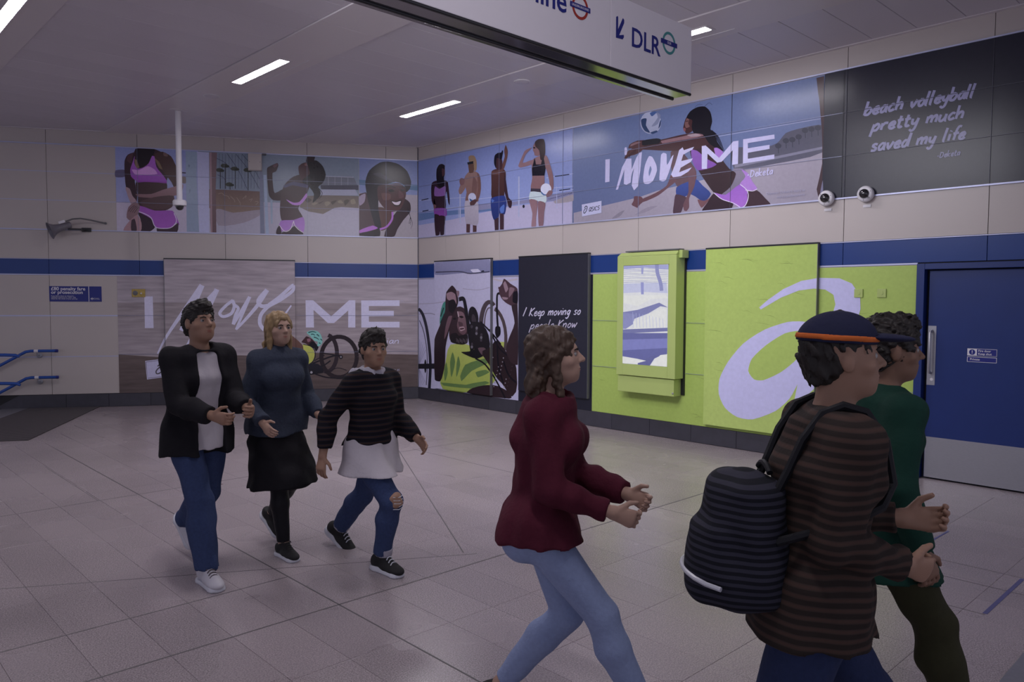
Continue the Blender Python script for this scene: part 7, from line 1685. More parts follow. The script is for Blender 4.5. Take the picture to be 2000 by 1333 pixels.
def slab(c0, c1, a0, b0, a1, b1, lat, k=.03, end=.5, neg=False):
    """tapered elliptical tube from c0 to c1: half widths a (along lat) and half depths b"""
    p = Pr(); p.k = k; p.neg = neg; c0 = np.array(c0, float); c1 = np.array(c1, float); m = max(a0, a1, b0, b1); p.lo = np.minimum(c0, c1)-m; p.hi = np.maximum(c0, c1)+m
    ax = c1-c0; L = np.linalg.norm(ax); ax = ax/L; lat = np.array(lat, float); lat = nrm(lat-ax*(lat@ax)); fwd = np.cross(ax, lat)
    def f(X, Y, Z):
        x, y, z = X-c0[0], Y-c0[1], Z-c0[2]; h = x*ax[0]+y*ax[1]+z*ax[2]; t = np.clip(h/L, 0, 1); u = x*lat[0]+y*lat[1]+z*lat[2]; v = x*fwd[0]+y*fwd[1]+z*fwd[2]
        A = a0+t*(a1-a0); B = b0+t*(b1-b0); w = (h-t*L)/(np.minimum(A, B)*end); q = np.sqrt((u/A)**2+(v/B)**2+w**2)
        g = np.sqrt((u/A**2)**2+(v/B**2)**2+(w/(np.minimum(A, B)*end))**2)+1e-6
        return q*(q-1)/g
    p.f = f; return p
def rotz(a): c, s = math.cos(a), math.sin(a); return np.array([[c, -s, 0], [s, c, 0], [0, 0, 1]])
def rotx(a): c, s = math.cos(a), math.sin(a); return np.array([[1, 0, 0], [0, c, -s], [0, s, c]])
def ik(a, c, l1, l2, pole):
    d = c-a; L = np.linalg.norm(d); L = min(L, (l1+l2)*.998); u = nrm(d); c = a+u*L
    x = (l1*l1-l2*l2+L*L)/(2*L); h = math.sqrt(max(l1*l1-x*x, 0)); p = nrm(np.array(pole, float)-u*(np.array(pole, float)@u)); return a+u*x+p*h, c
class Body:
    """local frame: x right, y forward, z up. feet: {'L':(lat,fwd,lift,pitch_deg,yaw)}, hands: targets relative to the shoulder line centre"""
    def __init__(s, H=1.72, feet=None, hands=None, lean=4, twist=0, head=(0, 0), build=1.0, fem=False, hip=None):
        q = H/1.75; s.q = q; s.build = build; s.fem = fem
        fL, fR = feet['L'], feet['R']; l1, l2 = .43*q, .42*q; an = .085*q
        hipz = hip or .93*q
        def ank(f): return V3(f[0], f[1], an+f[2])
        aL, aR = ank(fL), ank(fR)
        for _ in range(60):
            hL, hR = V3(-.088*q, 0, hipz), V3(.088*q, 0, hipz)
            if max(np.linalg.norm(aL-hL), np.linalg.norm(aR-hR)) < (l1+l2)*.995: break
            hipz -= .005
        s.hipz = hipz; s.h = {'L': hL, 'R': hR}; s.an = {}; s.kn = {}
        for k, a in (('L', aL), ('R', aR)): s.kn[k], s.an[k] = ik(s.h[k], a, l1, l2, (0.0, 1, .1))
        s.feet = feet
        R = rotx(-math.radians(lean)); T = rotz(math.radians(twist)); s.R = R; s.T = T; P = V3(0, 0, hipz); s.P = P
        up = R @ V3(0, 0, 1); s.up = up; s.lat = T @ V3(1, 0, 0); s.fw = T @ R @ V3(0, 1, 0)
        s.waist = P+up*.16*q; s.chest = P+up*.34*q; s.sh = P+up*.452*q; s.neck = P+up*.53*q
        sw = (.150 if fem else .172)*q
        s.s = {'L': s.sh-s.lat*sw, 'R': s.sh+s.lat*sw}; s.el = {}; s.wr = {}
        for k in 'LR':
            tgt = s.sh+s.lat*hands[k][0]+s.fw*hands[k][1]+V3(0, 0, hands[k][2]); pole = s.lat*(-.35 if k == 'L' else .35)-s.fw*1-V3(0, 0, .4)
            s.el[k], s.wr[k] = ik(s.s[k], tgt, .285*q, .255*q, pole)
        s.Rh = rotz(math.radians(head[0])) @ rotx(math.radians(head[1])); s.hc = s.neck+up*.03*q+s.Rh @ V3(0, .022, .105)*q
    def torso(s, g=0, low=0):
        q, bw = s.q, s.build; f = s.fem; L = s.lat
        pw, ww, cw = (.172, .128, .148) if f else (.163, .142, .168)
        P = s.P
        out = [slab(P-s.up*(.04+low)*q, P+s.up*.05*q, pw*q*bw+g, .112*q*bw+g, (pw-.006)*q*bw+g, .108*q*bw+g, V3(1, 0, 0), k=.03),
               slab(P+s.up*.05*q, s.waist, (pw-.006)*q*bw+g, .105*q*bw+g, ww*q*bw+g, .092*q*bw+g, nrm(V3(1, 0, 0)+L), k=.03),
               slab(s.waist, s.chest, ww*q*bw+g, .092*q*bw+g, cw*q*bw+g, .112*q*bw+g, L, k=.03),
               slab(s.chest, s.sh+s.up*.01*q, cw*q*bw+g, .112*q*bw+g, (cw-.02)*q*bw+g, .082*q*bw+g, L, k=.04)]
        for k in 'LR': out.append(cone(s.sh+s.up*.035*q, s.s[k]-s.up*.012*q, .045*q+g, .046*q*bw+g, k=.04))
        if f:
            for sg in (-1, 1): out.append(ell(s.chest+s.fw*.085*q+L*sg*.065*q, V3(.062, .055, .06)*q+g, k=.03))
        for sg in (-1, 1): out.append(ell(P-V3(0, .06*q, .05*q)+V3(sg*.07*q, 0, 0), V3(.085, .085, .10)*q+g, k=.04))
        return out
    def leg(s, k, g=0, ankle=True, wide=0):
        q = s.q*s.build; h, n, a = s.h[k], s.kn[k], s.an[k]; cf = n+(a-n)*.32-s._shinfw(k)*.012
        return [cone(h-V3(0, 0, .02), n, .085*q+g, .054*q+g+wide*.5, k=.04), cone(n, cf, .052*q+g+wide*.6, .056*q+g+wide, k=.02), cone(cf, a, .055*q+g+wide, .036*q+g+wide, k=.02)]
    def _shinfw(s, k): d = nrm(s.an[k]-s.kn[k]); return nrm(V3(0, 1, 0)-d*d[1])
    def arm(s, k, g=0, cuff=1.0):
        q = s.q*(.9 if s.fem else 1); w = s.wr[k]; e = s.el[k]; w2 = e+(w-e)*cuff
        return [cone(s.s[k], e, .049*q+g, .039*q+g, k=.03), cone(e, e+(w2-e)*.35, .038*q+g, .040*q+g, k=.02), cone(e+(w2-e)*.35, w2, .040*q+g, .026*q+g, k=.015)]
    def hand(s, k, curl=.5):
        q = s.q*(.92 if s.fem else 1.0); w = s.wr[k]; d = nrm(w-s.el[k]); sg = -1 if k == 'L' else 1
        th = nrm(V3(0, 0, .35)+s.fw*.9-s.lat*sg*.2); th = nrm(th-d*(th@d)); n = np.cross(d, th)*sg; n = nrm(n)  # palm normal faces the body
        if n@(s.lat*-sg) < 0: n = -n
        out = [slab(w, w+d*.085*q, .030*q, .017*q, .040*q, .014*q, th, k=.012, end=1.0)]
        for i, (o, L) in enumerate(((-.030, .060), (-.0105, .070), (.010, .074), (.030, .066))):
            b = w+d*.082*q+th*o*q; c = curl+.06*(3-i); f1 = nrm(d*math.cos(c*.6)+n*math.sin(c*.6)); f2 = nrm(d*math.cos(c*1.5)+n*math.sin(c*1.5)); f3 = nrm(d*math.cos(c*2.2)+n*math.sin(c*2.2))
            p1 = b+f1*L*.5*q; p2 = p1+f2*L*.35*q; p3 = p2+f3*L*.25*q
            out += [cone(b-d*.015, p1, .0092*q, .0085*q, k=.003), cone(p1, p2, .0085*q, .0078*q, k=.002), cone(p2, p3, .0078*q, .007*q, k=.002)]
        t0 = w+d*.025*q+th*.028*q; t1 = t0+nrm(d*.7+th*.75+n*.25)*.042*q; t2 = t1+nrm(d*.9+th*.3+n*.35)*.034*q
        out += [cone(t0, t1, .013*q, .0108*q, k=.008), cone(t1, t2, .0105*q, .0085*q, k=.003)]
        s.grip = w+d*.09*q+n*.03*q
        return out
    def headp(s):
        q = s.q*(.95 if s.fem else 1.0)*1.02; R = s.Rh; c = s.hc
        def P(x, y, z): return c+R @ V3(x, y, z)*q
        def E(x, y, z, rx, ry, rz, k=.012, neg=False): return ell(P(x, y, z), V3(rx, ry, rz)*q, R, k, neg)
        o = [cone(s.sh+s.up*.0*s.q, P(0, -.015, -.06), .056*s.q*(.85 if s.fem else 1), .052*q*(.85 if s.fem else 1), k=.03),
             E(0, -.012, .028, .077, .098, .092), E(0, .018, -.03, .064, .078, .085, .03), E(0, .045, -.075, .045, .045, .036, .025), E(0, .068, -.094, .020, .018, .016, .015),
             E(0, .070, .028, .048, .020, .014, .015), E(.045, .052, -.022, .022, .02, .018, .02), E(-.045, .052, -.022, .022, .02, .018, .02)]
        for sg in (-1, 1): o.append(E(sg*.031, .092, .006, .017, .013, .010, .008, True))
        o += [cone(P(0, .088, .012), P(0, .112, -.022), .008*q, .0115*q, .008), E(.011, .099, -.027, .008, .008, .007, .006), E(-.011, .099, -.027, .008, .008, .007, .006),
              E(0, .086, -.054, .024, .013, .006, .005), E(0, .085, -.063, .020, .012, .0065, .004), E(0, .100, -.0585, .024, .008, .0016, .002, True)]
        for sg in (-1, 1): o += [E(sg*.077, -.008, -.005, .009, .019, .031, .006)]
        s.P3 = P; return o
    def body(s, h=.006, curl=.5, bare=False):
        g = 0 if bare else -.004
        o = s.torso(g)
        for k in 'LR':
            o += s.leg(k, g)+s.arm(k, 0)+s.hand(k, curl); a = s.an[k]; f = s.feet[k]; Rf = s.footR(k)
            o.append(cone(a, a+Rf @ V3(0, .13, -.05)*s.q, .034*s.q, .024*s.q, .02))
        o += s.headp()
        return Field(o, h).mesh('person_body')
    def footR(s, k):
        f = s.feet[k]; return rotz(math.radians(f[4] if len(f) > 4 else (4 if k == 'L' else -4))) @ rotx(-math.radians(f[3]))
# ---- shoes
def shoe_meshes(st):
    """upper, sole and laces; origin under the ankle, y forward"""
    hk = .0045; hi = st.get('high', 0)
    up = [ell((0, -.045, .045), (.036, .045, .045), k=.02), ell((0, .06, .034), (.041, .085, .032), k=.03), ell((0, .125, .030), (.040, .055, .026), k=.02), cone((0, -.03, .06), (0, .0, .088+hi), .036, .036+hi*.1, k=.02), cone((0, .02, .075), (0, .09, .045), .030, .026, k=.02)]
    F = Field(up, hk); F.cut((0, 0, .014), (0, 0, -1)); F.cut((0, 0, .092+hi), (0, -.25, 1))
    F2 = ell((0, -.008, .105+hi), (.029, .036, .04), neg=True, k=.004); F.add(F2); u = F.mesh('shoe_upper')
    so = [slab((0, -.085, st['sole']/2+.001), (0, -.02, st['sole']/2+.001), .033, .03, .036, .03, (1, 0, 0), k=.01), slab((0, -.05, .0), (0, .15, 0), .037, .04, .043, .04, (1, 0, 0), k=.02, end=.9)]
    G = Field([ell((0, -.048, 0), (.040, .052, .06), k=.02), slab((0, -.03, 0), (0, .13, 0), .040, .05, .0455, .05, (1, 0, 0), k=.03, end=.9)], hk); G.cut((0, 0, 0), (0, 0, -1)); G.cut((0, 0, st['sole']), (0, -.05, 1)); sol = G.mesh('shoe_sole')
    la = MB()
    for i in range(5):
        y = .025+i*.018; z = .1035-i*.0086+hi*.5*(1-i*.25)
        la.tube([(-.023, y, z-.009), (-.012, y+.003, z+.001), (0, y+.004, z+.004), (.012, y+.005, z+.001), (.023, y+.009, z-.009)], .0032, 6)
    la.tube([(0, .03, .109+hi*.5), (.02, .035, .113+hi*.5), (.036, .03, .092+hi*.5), (.022, .022, .10+hi*.5), (0, .028, .108+hi*.5)], .0026, 6); la.tube([(0, .03, .109+hi*.5), (-.02, .035, .113+hi*.5), (-.036, .03, .092+hi*.5), (-.022, .022, .10+hi*.5), (0, .028, .108+hi*.5)], .0026, 6)
    return u, sol, mesh('laces', la.V, la.F)
def stripes(name, c1, c2, scale, thin=.5, c3=None, rough=.85, axis='Z'):
    if name in MATS: return MATS[name]
    m = bpy.data.materials.new(name); m.use_nodes = True; nt = m.node_tree; b = nt.nodes['Principled BSDF']; N = nt.nodes.new; L = nt.links.new
    tc = N('ShaderNodeTexCoord'); wv = N('ShaderNodeTexWave'); wv.bands_direction = axis; wv.inputs['Scale'].default_value = scale; wv.inputs['Distortion'].default_value = .6; wv.inputs['Detail Scale'].default_value = .6
    L(tc.outputs['Object'], wv.inputs['Vector']); cr = N('ShaderNodeValToRGB'); e = cr.color_ramp.elements; e[0].position = thin-.08; e[0].color = (*lin(c1), 1); e[1].position = thin+.08; e[1].color = (*lin(c2), 1)
    if c3: k = cr.color_ramp.elements.new(.97); k.color = (*lin(c3), 1)
    L(wv.outputs['Fac'], cr.inputs[0]); L(cr.outputs[0], b.inputs['Base Color']); b.inputs['Roughness'].default_value = rough; b.inputs['Specular IOR Level'].default_value = .2
    nz = N('ShaderNodeTexNoise'); nz.inputs['Scale'].default_value = 60; bp = N('ShaderNodeBump'); bp.inputs['Strength'].default_value = .25; bp.inputs['Distance'].default_value = .004
    L(tc.outputs['Object'], nz.inputs['Vector']); L(nz.outputs['Fac'], bp.inputs['Height']); L(bp.outputs[0], b.inputs['Normal']); MATS[name] = m; return m
def cloth(name, c, noise=.12, scale=30, bump=.3, rough=.85, aniso=None): return mat(name, c, rough, spec=.2, noise=noise, scale=scale, bump=bump, aniso=aniso)
def skin(name, c): return mat(name, c, .5, spec=.35, noise=.08, scale=14)
def hairm(name, c): return mat(name, c, .55, spec=.4, noise=.5, scale=40, bump=.8, aniso=(1, 1, .25))
PEOPLE = []
def person(label, loc, heading, B, skinm, hair, shoes, h=.006, curl=.5, bare_eye='241812', brow='1c1410', group=None):
    yaw = math.atan2(-heading[0], heading[1])
    e = empty('person', (loc[0], loc[1], 0), yaw, label=label, cat='person', group=group)
    add_mesh('person_body', B.body(h, curl), skinm, e, smooth=True)
    q = B.q*(.95 if B.fem else 1)*1.02; P = B.P3; R = B.Rh
    for sg in (-1, 1):
        me = MB().lathe([(.001, .0), (.006, .001), (.0098, .005), (.0115, .0115), (.0098, .018), (.006, .022), (.001, .023)], (0, 0, 0), (0, 1, 0), 14)
        c = P(sg*.031, .0635, .005); M = Matrix.Translation(c) @ Matrix([list(r)+[0] for r in R]+[[0, 0, 0, 1]]).to_4x4()
        o = me.build('eye', mat('eye_white', (.36, .33, .32), .25, noise=.02), e, smooth=True); o.matrix_local = M
        o2 = MB().lathe([(.0072, .0180), (.0066, .0216), (.001, .0238)], (0, 0, 0), (0, 1, 0), 12).build('iris', mat('iris_dark', bare_eye, .15, noise=.05), o, smooth=True)
        br = MB().tube([P(sg*.014, .094, .021), P(sg*.028, .094, .026), P(sg*.046, .080, .022)], [.003, .0036, .002], 8).build('eyebrow', mat('brow_'+brow, brow, .8, noise=.2), e, smooth=True)
    lp = Field([ell(P(0, .088, -.0545), V3(.022, .012, .0045)*q, R, .004), ell(P(0, .087, -.0635), V3(.019, .012, .0052)*q, R, .003)], .0022)
    add_mesh('lips', lp.mesh('lips'), mat('lips_'+skinm.name, tuple(np.clip(np.array(skinm.node_tree.nodes['Principled BSDF'].inputs['Base Color'].default_value[:3])*V3(.95, .6, .6), 0, 1)), .45, noise=.05), e, smooth=True)
    if hair: add_mesh('hair', hair[0], hair[1], e, smooth=True)
    if shoes:
        (u, so, la), mu, ms, ml, sc = shoes
        for k in 'LR':
            Rf = B.footR(k); a = B.an[k]; o_ = a+Rf @ V3(0, 0, -.085)*B.q
            M = Matrix([list(Rf[i]*sc)+[o_[i]] for i in range(3)]+[[0, 0, 0, 1]])
            s_ = bpy.data.objects.new('shoe', u); C.objects.link(s_); s_.parent = e; s_.matrix_local = M
            if not len(u.materials): u.materials.append(mu); so.materials.append(ms); la.materials.append(ml)
            for nm, me in (('shoe_sole', so), ('laces', la)):
                x = bpy.data.objects.new(nm, me); C.objects.link(x); x.parent = s_
                if nm == 'shoe_sole': pass
    return e
def hair_short(B, puff=.012, back=.0, seed=1, top=0):
    q = B.q*1.02*(.95 if B.fem else 1); P = B.P3; R = B.Rh
    F = Field([ell(P(0, -.014, .036), V3(.079+puff*.7, .100+puff*.5, .092+puff)*q, R, .02), ell(P(0, -.055, -.02), V3(.066, .052, .07)*q, R, .03)]+([ell(P(0, .045, .10), V3(.055, .05, .03+top)*q, R, .03)] if top else []), .005)
    for nP in (ell(P(0, .128, -.035), V3(.085, .075, .098)*q, R, .006, neg=True), ell(P(0, .05, -.075), V3(.10, .095, .075)*q, R, .012, neg=True), ell(P(0, -.04, -.125), V3(.09, .09, .06)*q, R, .012, neg=True)): F.add(nP)
    for sg in (-1, 1): F.add(ell(P(sg*.092, .0, -.022), V3(.026, .050, .052)*q, R, .004, neg=True)); F.add(ell(P(sg*.072, .052, -.045), V3(.034, .042, .045)*q, R, .004, neg=True))
    F.folds(.0042, seed, 5); F.folds(.003, seed+1, 9); return F.mesh('hair')
def hair_long(B, L=.24, seed=2, bun=False, fwd=0):
    q = B.q*1.02*(.95 if B.fem else 1); P = B.P3; R = B.Rh
    o = [ell(P(0, -.016, .034), V3(.090, .110, .100)*q, R, .02), slab(P(0, -.052, 0), P(0, -.075-.02, -L*.6), .078*q, .055*q, .082*q, .042*q, R @ V3(1, 0, 0), k=.03), slab(P(0, -.085, -L*.5), P(0, -.11, -L), .082*q, .04*q, .060*q, .028*q, R @ V3(1, 0, 0), k=.03)]
    for sg in (-1, 1): o.append(cone(P(sg*.072, -.01, .0), P(sg*.078, .0+fwd, -L*.75), .026*q, .018*q, k=.025))
    if bun: o.append(ell(P(0, -.11, .06), V3(.045, .045, .045)*q, R, .02))
    F = Field(o, .0055); F.add(ell(P(0, .118, -.03), V3(.074, .085, .100)*q, R, .008, neg=True)); F.add(cone(P(0, .03, -.11), P(0, .09, -.2), .062*q, .07*q, .01, neg=True))
    F.folds(.004, seed, 3); F.folds(.0018, seed+1, 8); return F.mesh('hair')
def legs_garment(B, g, wide, name, m, e, h=.0075, hem=.09, seed=0, fold=.004):
    o = B.torso(g*.35)[:2]+B.torso(g*.5)[-2:]
    for k in 'LR': o += B.leg(k, g, wide=wide)
    F = Field(o, h); F.cut(B.P+V3(0, 0, .09*B.q), (0, 0, 1)); F.folds(fold, seed)
    X, Y, Z = F.full()
    for k in 'LR': # hem at each ankle: remove below the plane, near that ankle only
        a, n = B.an[k], B.kn[k]; d = nrm(a-n); c = a-d*hem*.35; near = ((X-a[0])**2+(Y-a[1])**2+(Z-a[2])**2) < .15**2
        pl = (X-c[0])*d[0]+(Y-c[1])*d[1]+(Z-c[2])*d[2]; F.d = np.where(near, np.maximum(F.d, pl), F.d).astype(np.float32)
    return add_mesh(name, F.mesh(name), m, e, smooth=True)
def top_garment(B, g, name, m, e, hem=.0, h=.0075, sleeves=1.0, seed=3, fold=.004, low=.0, open_front=None, collar=.02, flare=0, cuff=.95):
    o = B.torso(g)
    if hem > 0: # skirt of the garment below the hips
        pw = (.172 if B.fem else .163)*B.q*B.build+g+.006
        o.append(slab(B.P+B.up*.02, B.P-V3(0, 0, hem), pw, .118*B.q*B.build+g, pw+flare, .125*B.q*B.build+g+flare, V3(1, 0, 0), k=.03, end=.3))
        for k in 'LR': o.append(cone(B.h[k], B.h[k]+(B.kn[k]-B.h[k])*.75, .088*B.q*B.build+g+.012, .066*B.q*B.build+g+.012+flare*.4, k=.04))
    if sleeves:
        for k in 'LR': o += B.arm(k, g*.75+.003, cuff*sleeves)
    F = Field(o, h); F.cut(B.P-V3(0, 0, hem), (0, 0, -1)); F.cut(B.sh+B.up*(.062+collar)*B.q, B.up)
    if collar <= .03: F.add(ell(B.sh+B.up*.085*B.q+B.fw*.035, V3(.062, .072, .05)*B.q, None, .008, neg=True))
    if sleeves:
        X, Y, Z = F.full()
        for k in 'LR':
            el, w = B.el[k], B.wr[k]; d = nrm(w-el); ln = np.linalg.norm(w-el)
            if sleeves < .5: el = B.s[k]; d = nrm(B.el[k]-el); ln = np.linalg.norm(B.el[k]-el)*.75/.93
            c = el+d*ln*(.93 if sleeves >= .5 else .6*1.2); r = .11
            near = ((X-c[0]-d[0]*.05)**2+(Y-c[1]-d[1]*.05)**2+(Z-c[2]-d[2]*.05)**2) < r**2
            pl = (X-c[0])*d[0]+(Y-c[1])*d[1]+(Z-c[2])*d[2]
            # only around the sleeve axis
            t = pl; rx = (X-c[0]-d[0]*t)**2+(Y-c[1]-d[1]*t)**2+(Z-c[2]-d[2]*t)**2
            F.d = np.where(near & (rx < .075**2), np.maximum(F.d, pl), F.d).astype(np.float32)
    if open_front:
        lo, hi, w0, w1 = open_front  # open between the two front edges
        F.add(slab(B.P-V3(0, 0, lo)+B.fw*.16, B.sh+B.up*hi+B.fw*.13, w0, .10, w1, .10, B.lat, k=.008, neg=True, end=.2))
    F.folds(fold, seed); return add_mesh(name, F.mesh(name), m, e, smooth=True)
def skirt(B, name, m, e, g, length, flare, h=.008, seed=5):
    pw = .172*B.q+g
    mid = (B.kn['L']+B.kn['R'])/2
    F = Field([slab(B.P+V3(0, 0, .06), B.P-V3(0, 0, .12), .150*B.q+g, .105*B.q+g, pw+.01, .135*B.q+g, V3(1, 0, 0), k=.03), slab(B.P-V3(0, 0, .10), V3(mid[0], mid[1]*.6, B.P[2]-length), pw+.008, .135*B.q+g, pw+flare, .15+flare, V3(1, 0, 0), k=.03, end=.3)], h)
    F.cut(B.P+V3(0, 0, .09), (0, 0, 1)); F.cut(B.P-V3(0, 0, length), (0, 0, -1)); F.folds(.006, seed, .8); return add_mesh(name, F.mesh(name), m, e, smooth=True)
# ---------------------------------------------------------------- the six walkers and the one at the left edge
sk_mid = skin('skin_tan', (.33, .19, .13)); sk_light = skin('skin_light', (.46, .29, .22)); sk_brown = skin('skin_brown', (.22, .12, .08))
hr_dark = hairm('hair_dark', (.018, .014, .012)); hr_blond = hairm('hair_blond', (.30, .20, .10)); hr_brown = hairm('hair_brown', (.07, .042, .028))
jean_blue = cloth('jeans_blue', (.040, .060, .140), .25, 60); jean_dark = cloth('jeans_navy', (.022, .032, .085), .2, 60); jean_pale = cloth('jeans_pale_blue', (.27, .33, .52), .12, 60)
c_black = cloth('black_cloth', (.012, .011, .014), .2); c_black2 = cloth('black_nylon', (.010, .010, .013), .2, rough=.5); c_white = cloth('white_tee_cloth', (.55, .51, .55), .05); c_denim = cloth('denim_jacket_cloth', (.042, .052, .080), .2, 60)
c_maroon = cloth('maroon_knit', (.085, .012, .026), .15, 50); c_green = cloth('dark_green_cloth', (.008, .040, .028), .15); c_olive = cloth('olive_cloth', (.035, .034, .016), .15); c_collar = cloth('pale_collar_cloth', (.40, .38, .44), .08)
r_white = mat('white_rubber', (.62, .62, .68), .45, noise=.04); r_shoe = mat('white_leather', (.60, .58, .63), .4, noise=.04, scale=30); r_black = mat('black_suede', (.014, .013, .014), .8, noise=.2, scale=60); r_lace = mat('lace_white', (.70, .70, .76), .8, noise=.05); r_laced = mat('lace_dark', (.10, .08, .09), .8, noise=.05)
sneak = shoe_meshes(dict(sole=.020)); skate = shoe_meshes(dict(sole=.030, high=.02)); run = shoe_meshes(dict(sole=.024))
# 1 man, black jacket over pale tee
B = Body(1.70, feet={'R': (.06, .24, 0, 0), 'L': (-.09, -.42, .13, 42)}, hands={'L': (-.10, .34, -.26), 'R': (.12, .33, -.28)}, lean=4, twist=8, head=(10, 8))
e = person('person in open black jacket, pale tee and blue jeans, walking with hands held in front', (1.80, 4.64), (0.02, -1), B, sk_mid, None, (sneak, r_shoe, r_white, r_laced, 1.12), curl=.9)
add_mesh('hair', hair_short(B, .007, seed=4, top=.012), hr_dark, e, smooth=True)
legs_garment(B, .014, .016, 'jeans', jean_blue, e, hem=.02, seed=11, fold=.006)
top_garment(B, .013, 'tee_shirt', c_white, e, hem=.10, sleeves=0, seed=12, flare=.01)
top_garment(B, .030, 'jacket', c_black, e, hem=.13, sleeves=1, seed=13, open_front=(.30, .04, .10, .075), collar=.03, flare=.02, fold=.006)
for k in 'LR':
    a, n = B.an[k], B.kn[k]; d = nrm(a-n); F = Field([cone(a-d*.05, a-d*.018, .066, .068, .01), cone(a-d*.02, a-d*.008, .066, .060, .01)], .006); F.cut(a+d*.004, d); F.folds(.008, 7, 2); add_mesh('trouser_cuff', F.mesh('trouser_cuff'), jean_blue, e, smooth=True)
P = B.grip if False else (B.wr['L']+B.wr['R'])/2+B.fw*.10
# 2 woman, denim jacket, black skirt
B = Body(1.62, feet={'R': (.03, .12, 0, 0), 'L': (-.10, -.26, .10, 35)}, hands={'L': (-.20, .16, -.36), 'R': (.20, .20, -.36)}, lean=3, twist=-4, head=(-4, 4), fem=True)
e = person('person with blond hair in dark denim jacket and black knee skirt, behind the black jacket', (2.32, 4.66), (0.05, -1), B, sk_light, None, (run, r_black, r_white, r_black, .98))
add_mesh('hair', hair_long(B, .20, seed=3), hr_blond, e, smooth=True)
legs_garment(B, .006, .0, 'leggings', c_black2, e, hem=.06, seed=21, fold=.001, h=.0065)
skirt(B, 'skirt', c_black, e, .016, .40, .055)
top_garment(B, .026, 'jacket', c_denim, e, hem=.06, sleeves=1, seed=22, collar=.04, fold=.006)
# 3 young man in striped sweater, long white tee, ripped jeans
B = Body(1.60, feet={'R': (.05, .16, 0, 0), 'L': (-.09, -.44, .03, 30)}, hands={'L': (-.17, .22, -.36), 'R': (.30, -.12, -.44)}, lean=2, twist=6, head=(-18, 0), build=.96)
knit = stripes('dark_striped_knit', '121118', '1c1c2c', 9, .5, '352824')
e = person('person in dark striped sweater over long white tee, ripped jeans and black skate shoes', (2.64, 4.05), (.12, -1), B, sk_mid, None, (skate, r_black, r_white, r_lace, 1.08))
add_mesh('hair', hair_short(B, .010, seed=9, top=.02), hr_dark, e, smooth=True)
legs_garment(B, .010, .010, 'jeans', jean_blue, e, hem=.10, seed=31, fold=.004)
top_garment(B, .013, 'long_tee', c_white, e, hem=.15, sleeves=0, seed=32, flare=.06)
top_garment(B, .025, 'striped_sweater', knit, e, hem=-.02, sleeves=1, seed=33, fold=.005)
F = Field([slab(B.sh+B.up*.02, B.sh+B.up*.06, .10, .085, .085, .075, B.lat, k=.02), cone(B.sh+B.up*.03-B.fw*.09-B.lat*.06, B.sh+B.up*.03-B.fw*.09+B.lat*.06, .04, .04, .03)], .006); F.add(ell(B.sh+B.up*.11+B.fw*.02, V3(.07, .07, .05), None, .01, neg=True)); F.folds(.006, 3, 2); add_mesh('hood', F.mesh('hood'), c_collar, e, smooth=True)
kn = B.kn['R']; d = nrm(B.an['R']-kn); F = Field([ell(kn+V3(0, .042, .01), V3(.045, .030, .055), None, .01)], .005); F.folds(.004, 5, 2); add_mesh('ripped_knee', F.mesh('ripped_knee'), sk_mid, e, smooth=True)
fr = MB()
for i in range(5): fr.tube([kn+V3(-.035, .066-abs(i-2)*.004, .04-i*.018), kn+V3(0, .076-abs(i-2)*.004, .036-i*.018), kn+V3(.035, .064-abs(i-2)*.004, .041-i*.018)], .0022, 5)
fr.build('torn_threads', r_lace, e)
for k in 'LR':
    a, n = B.an[k], B.kn[k]; d = nrm(a-n); F = Field([cone(a-d*.075, a-d*.035, .055, .055, .01)], .006); F.cut(a-d*.03, d); F.cut(a-d*.08, -d); add_mesh('rolled_cuff', F.mesh('rolled_cuff'), c_collar, e, smooth=True)
# 4 woman in maroon sweater, pale jeans
B = Body(1.70, feet={'L': (-.06, -.16, 0, 6), 'R': (.08, .42, 0, -14)}, hands={'L': (-.06, .30, -.30), 'R': (.12, .27, -.33)}, lean=5, twist=-8, head=(6, 6), fem=True)
e = person('person in maroon sweater and pale blue jeans, large in the foreground centre', (2.14, 2.09), (.62, -.78), B, sk_light, None, (run, r_black, r_white, r_black, 1.0), h=.0055, curl=.9)
add_mesh('hair', hair_long(B, .20, seed=8), hr_brown, e, smooth=True)
legs_garment(B, .009, .004, 'jeans', jean_pale, e, hem=.06, seed=41, fold=.003, h=.007)
top_garment(B, .023, 'sweater', c_maroon, e, hem=.06, sleeves=1, seed=42, flare=.01, fold=.006, h=.007)
w = (B.wr['L']+B.wr['R'])/2+B.fw*.07+V3(0, 0, .0)
# 5 man with cap and big striped rucksack
B = Body(1.70, feet={'L': (-.08, .28, 0, -8), 'R': (.09, -.34, .02, 24)}, hands={'L': (-.06, .24, -.24), 'R': (.10, .17, -.33)}, lean=6, twist=0, head=(-4, 4), build=1.06)
plaid = stripes('brown_striped_shirt', '2b2421', '3a302c', 12, .5, '46352f')
e = person('person in navy cap and brown striped shirt with rucksack, nearest at the right', (2.11, .975), (.72, -.70), B, sk_mid, None, (run, r_black, r_black, r_black, 1.1), h=.0055, curl=.9)
add_mesh('hair', hair_short(B, .002, seed=19), hr_dark, e, smooth=True)
legs_garment(B, .016, .016, 'trousers', jean_dark, e, hem=.03, seed=51, h=.008)
top_garment(B, .021, 'shirt', plaid, e, hem=.12, sleeves=1, seed=52, flare=.02, fold=.006, h=.007)
P = B.P3; R = B.Rh
F = Field([ell(P(0, -.012, .05), V3(.092, .110, .085), R, .01)], .005); F.cut(P(0, 0, .045), -(R @ V3(0, .12, 1))); c_cap = cloth('navy_cap_cloth', (.018, .02, .05), .1); cap = add_mesh('cap', F.mesh('cap'), c_cap, e, smooth=True)
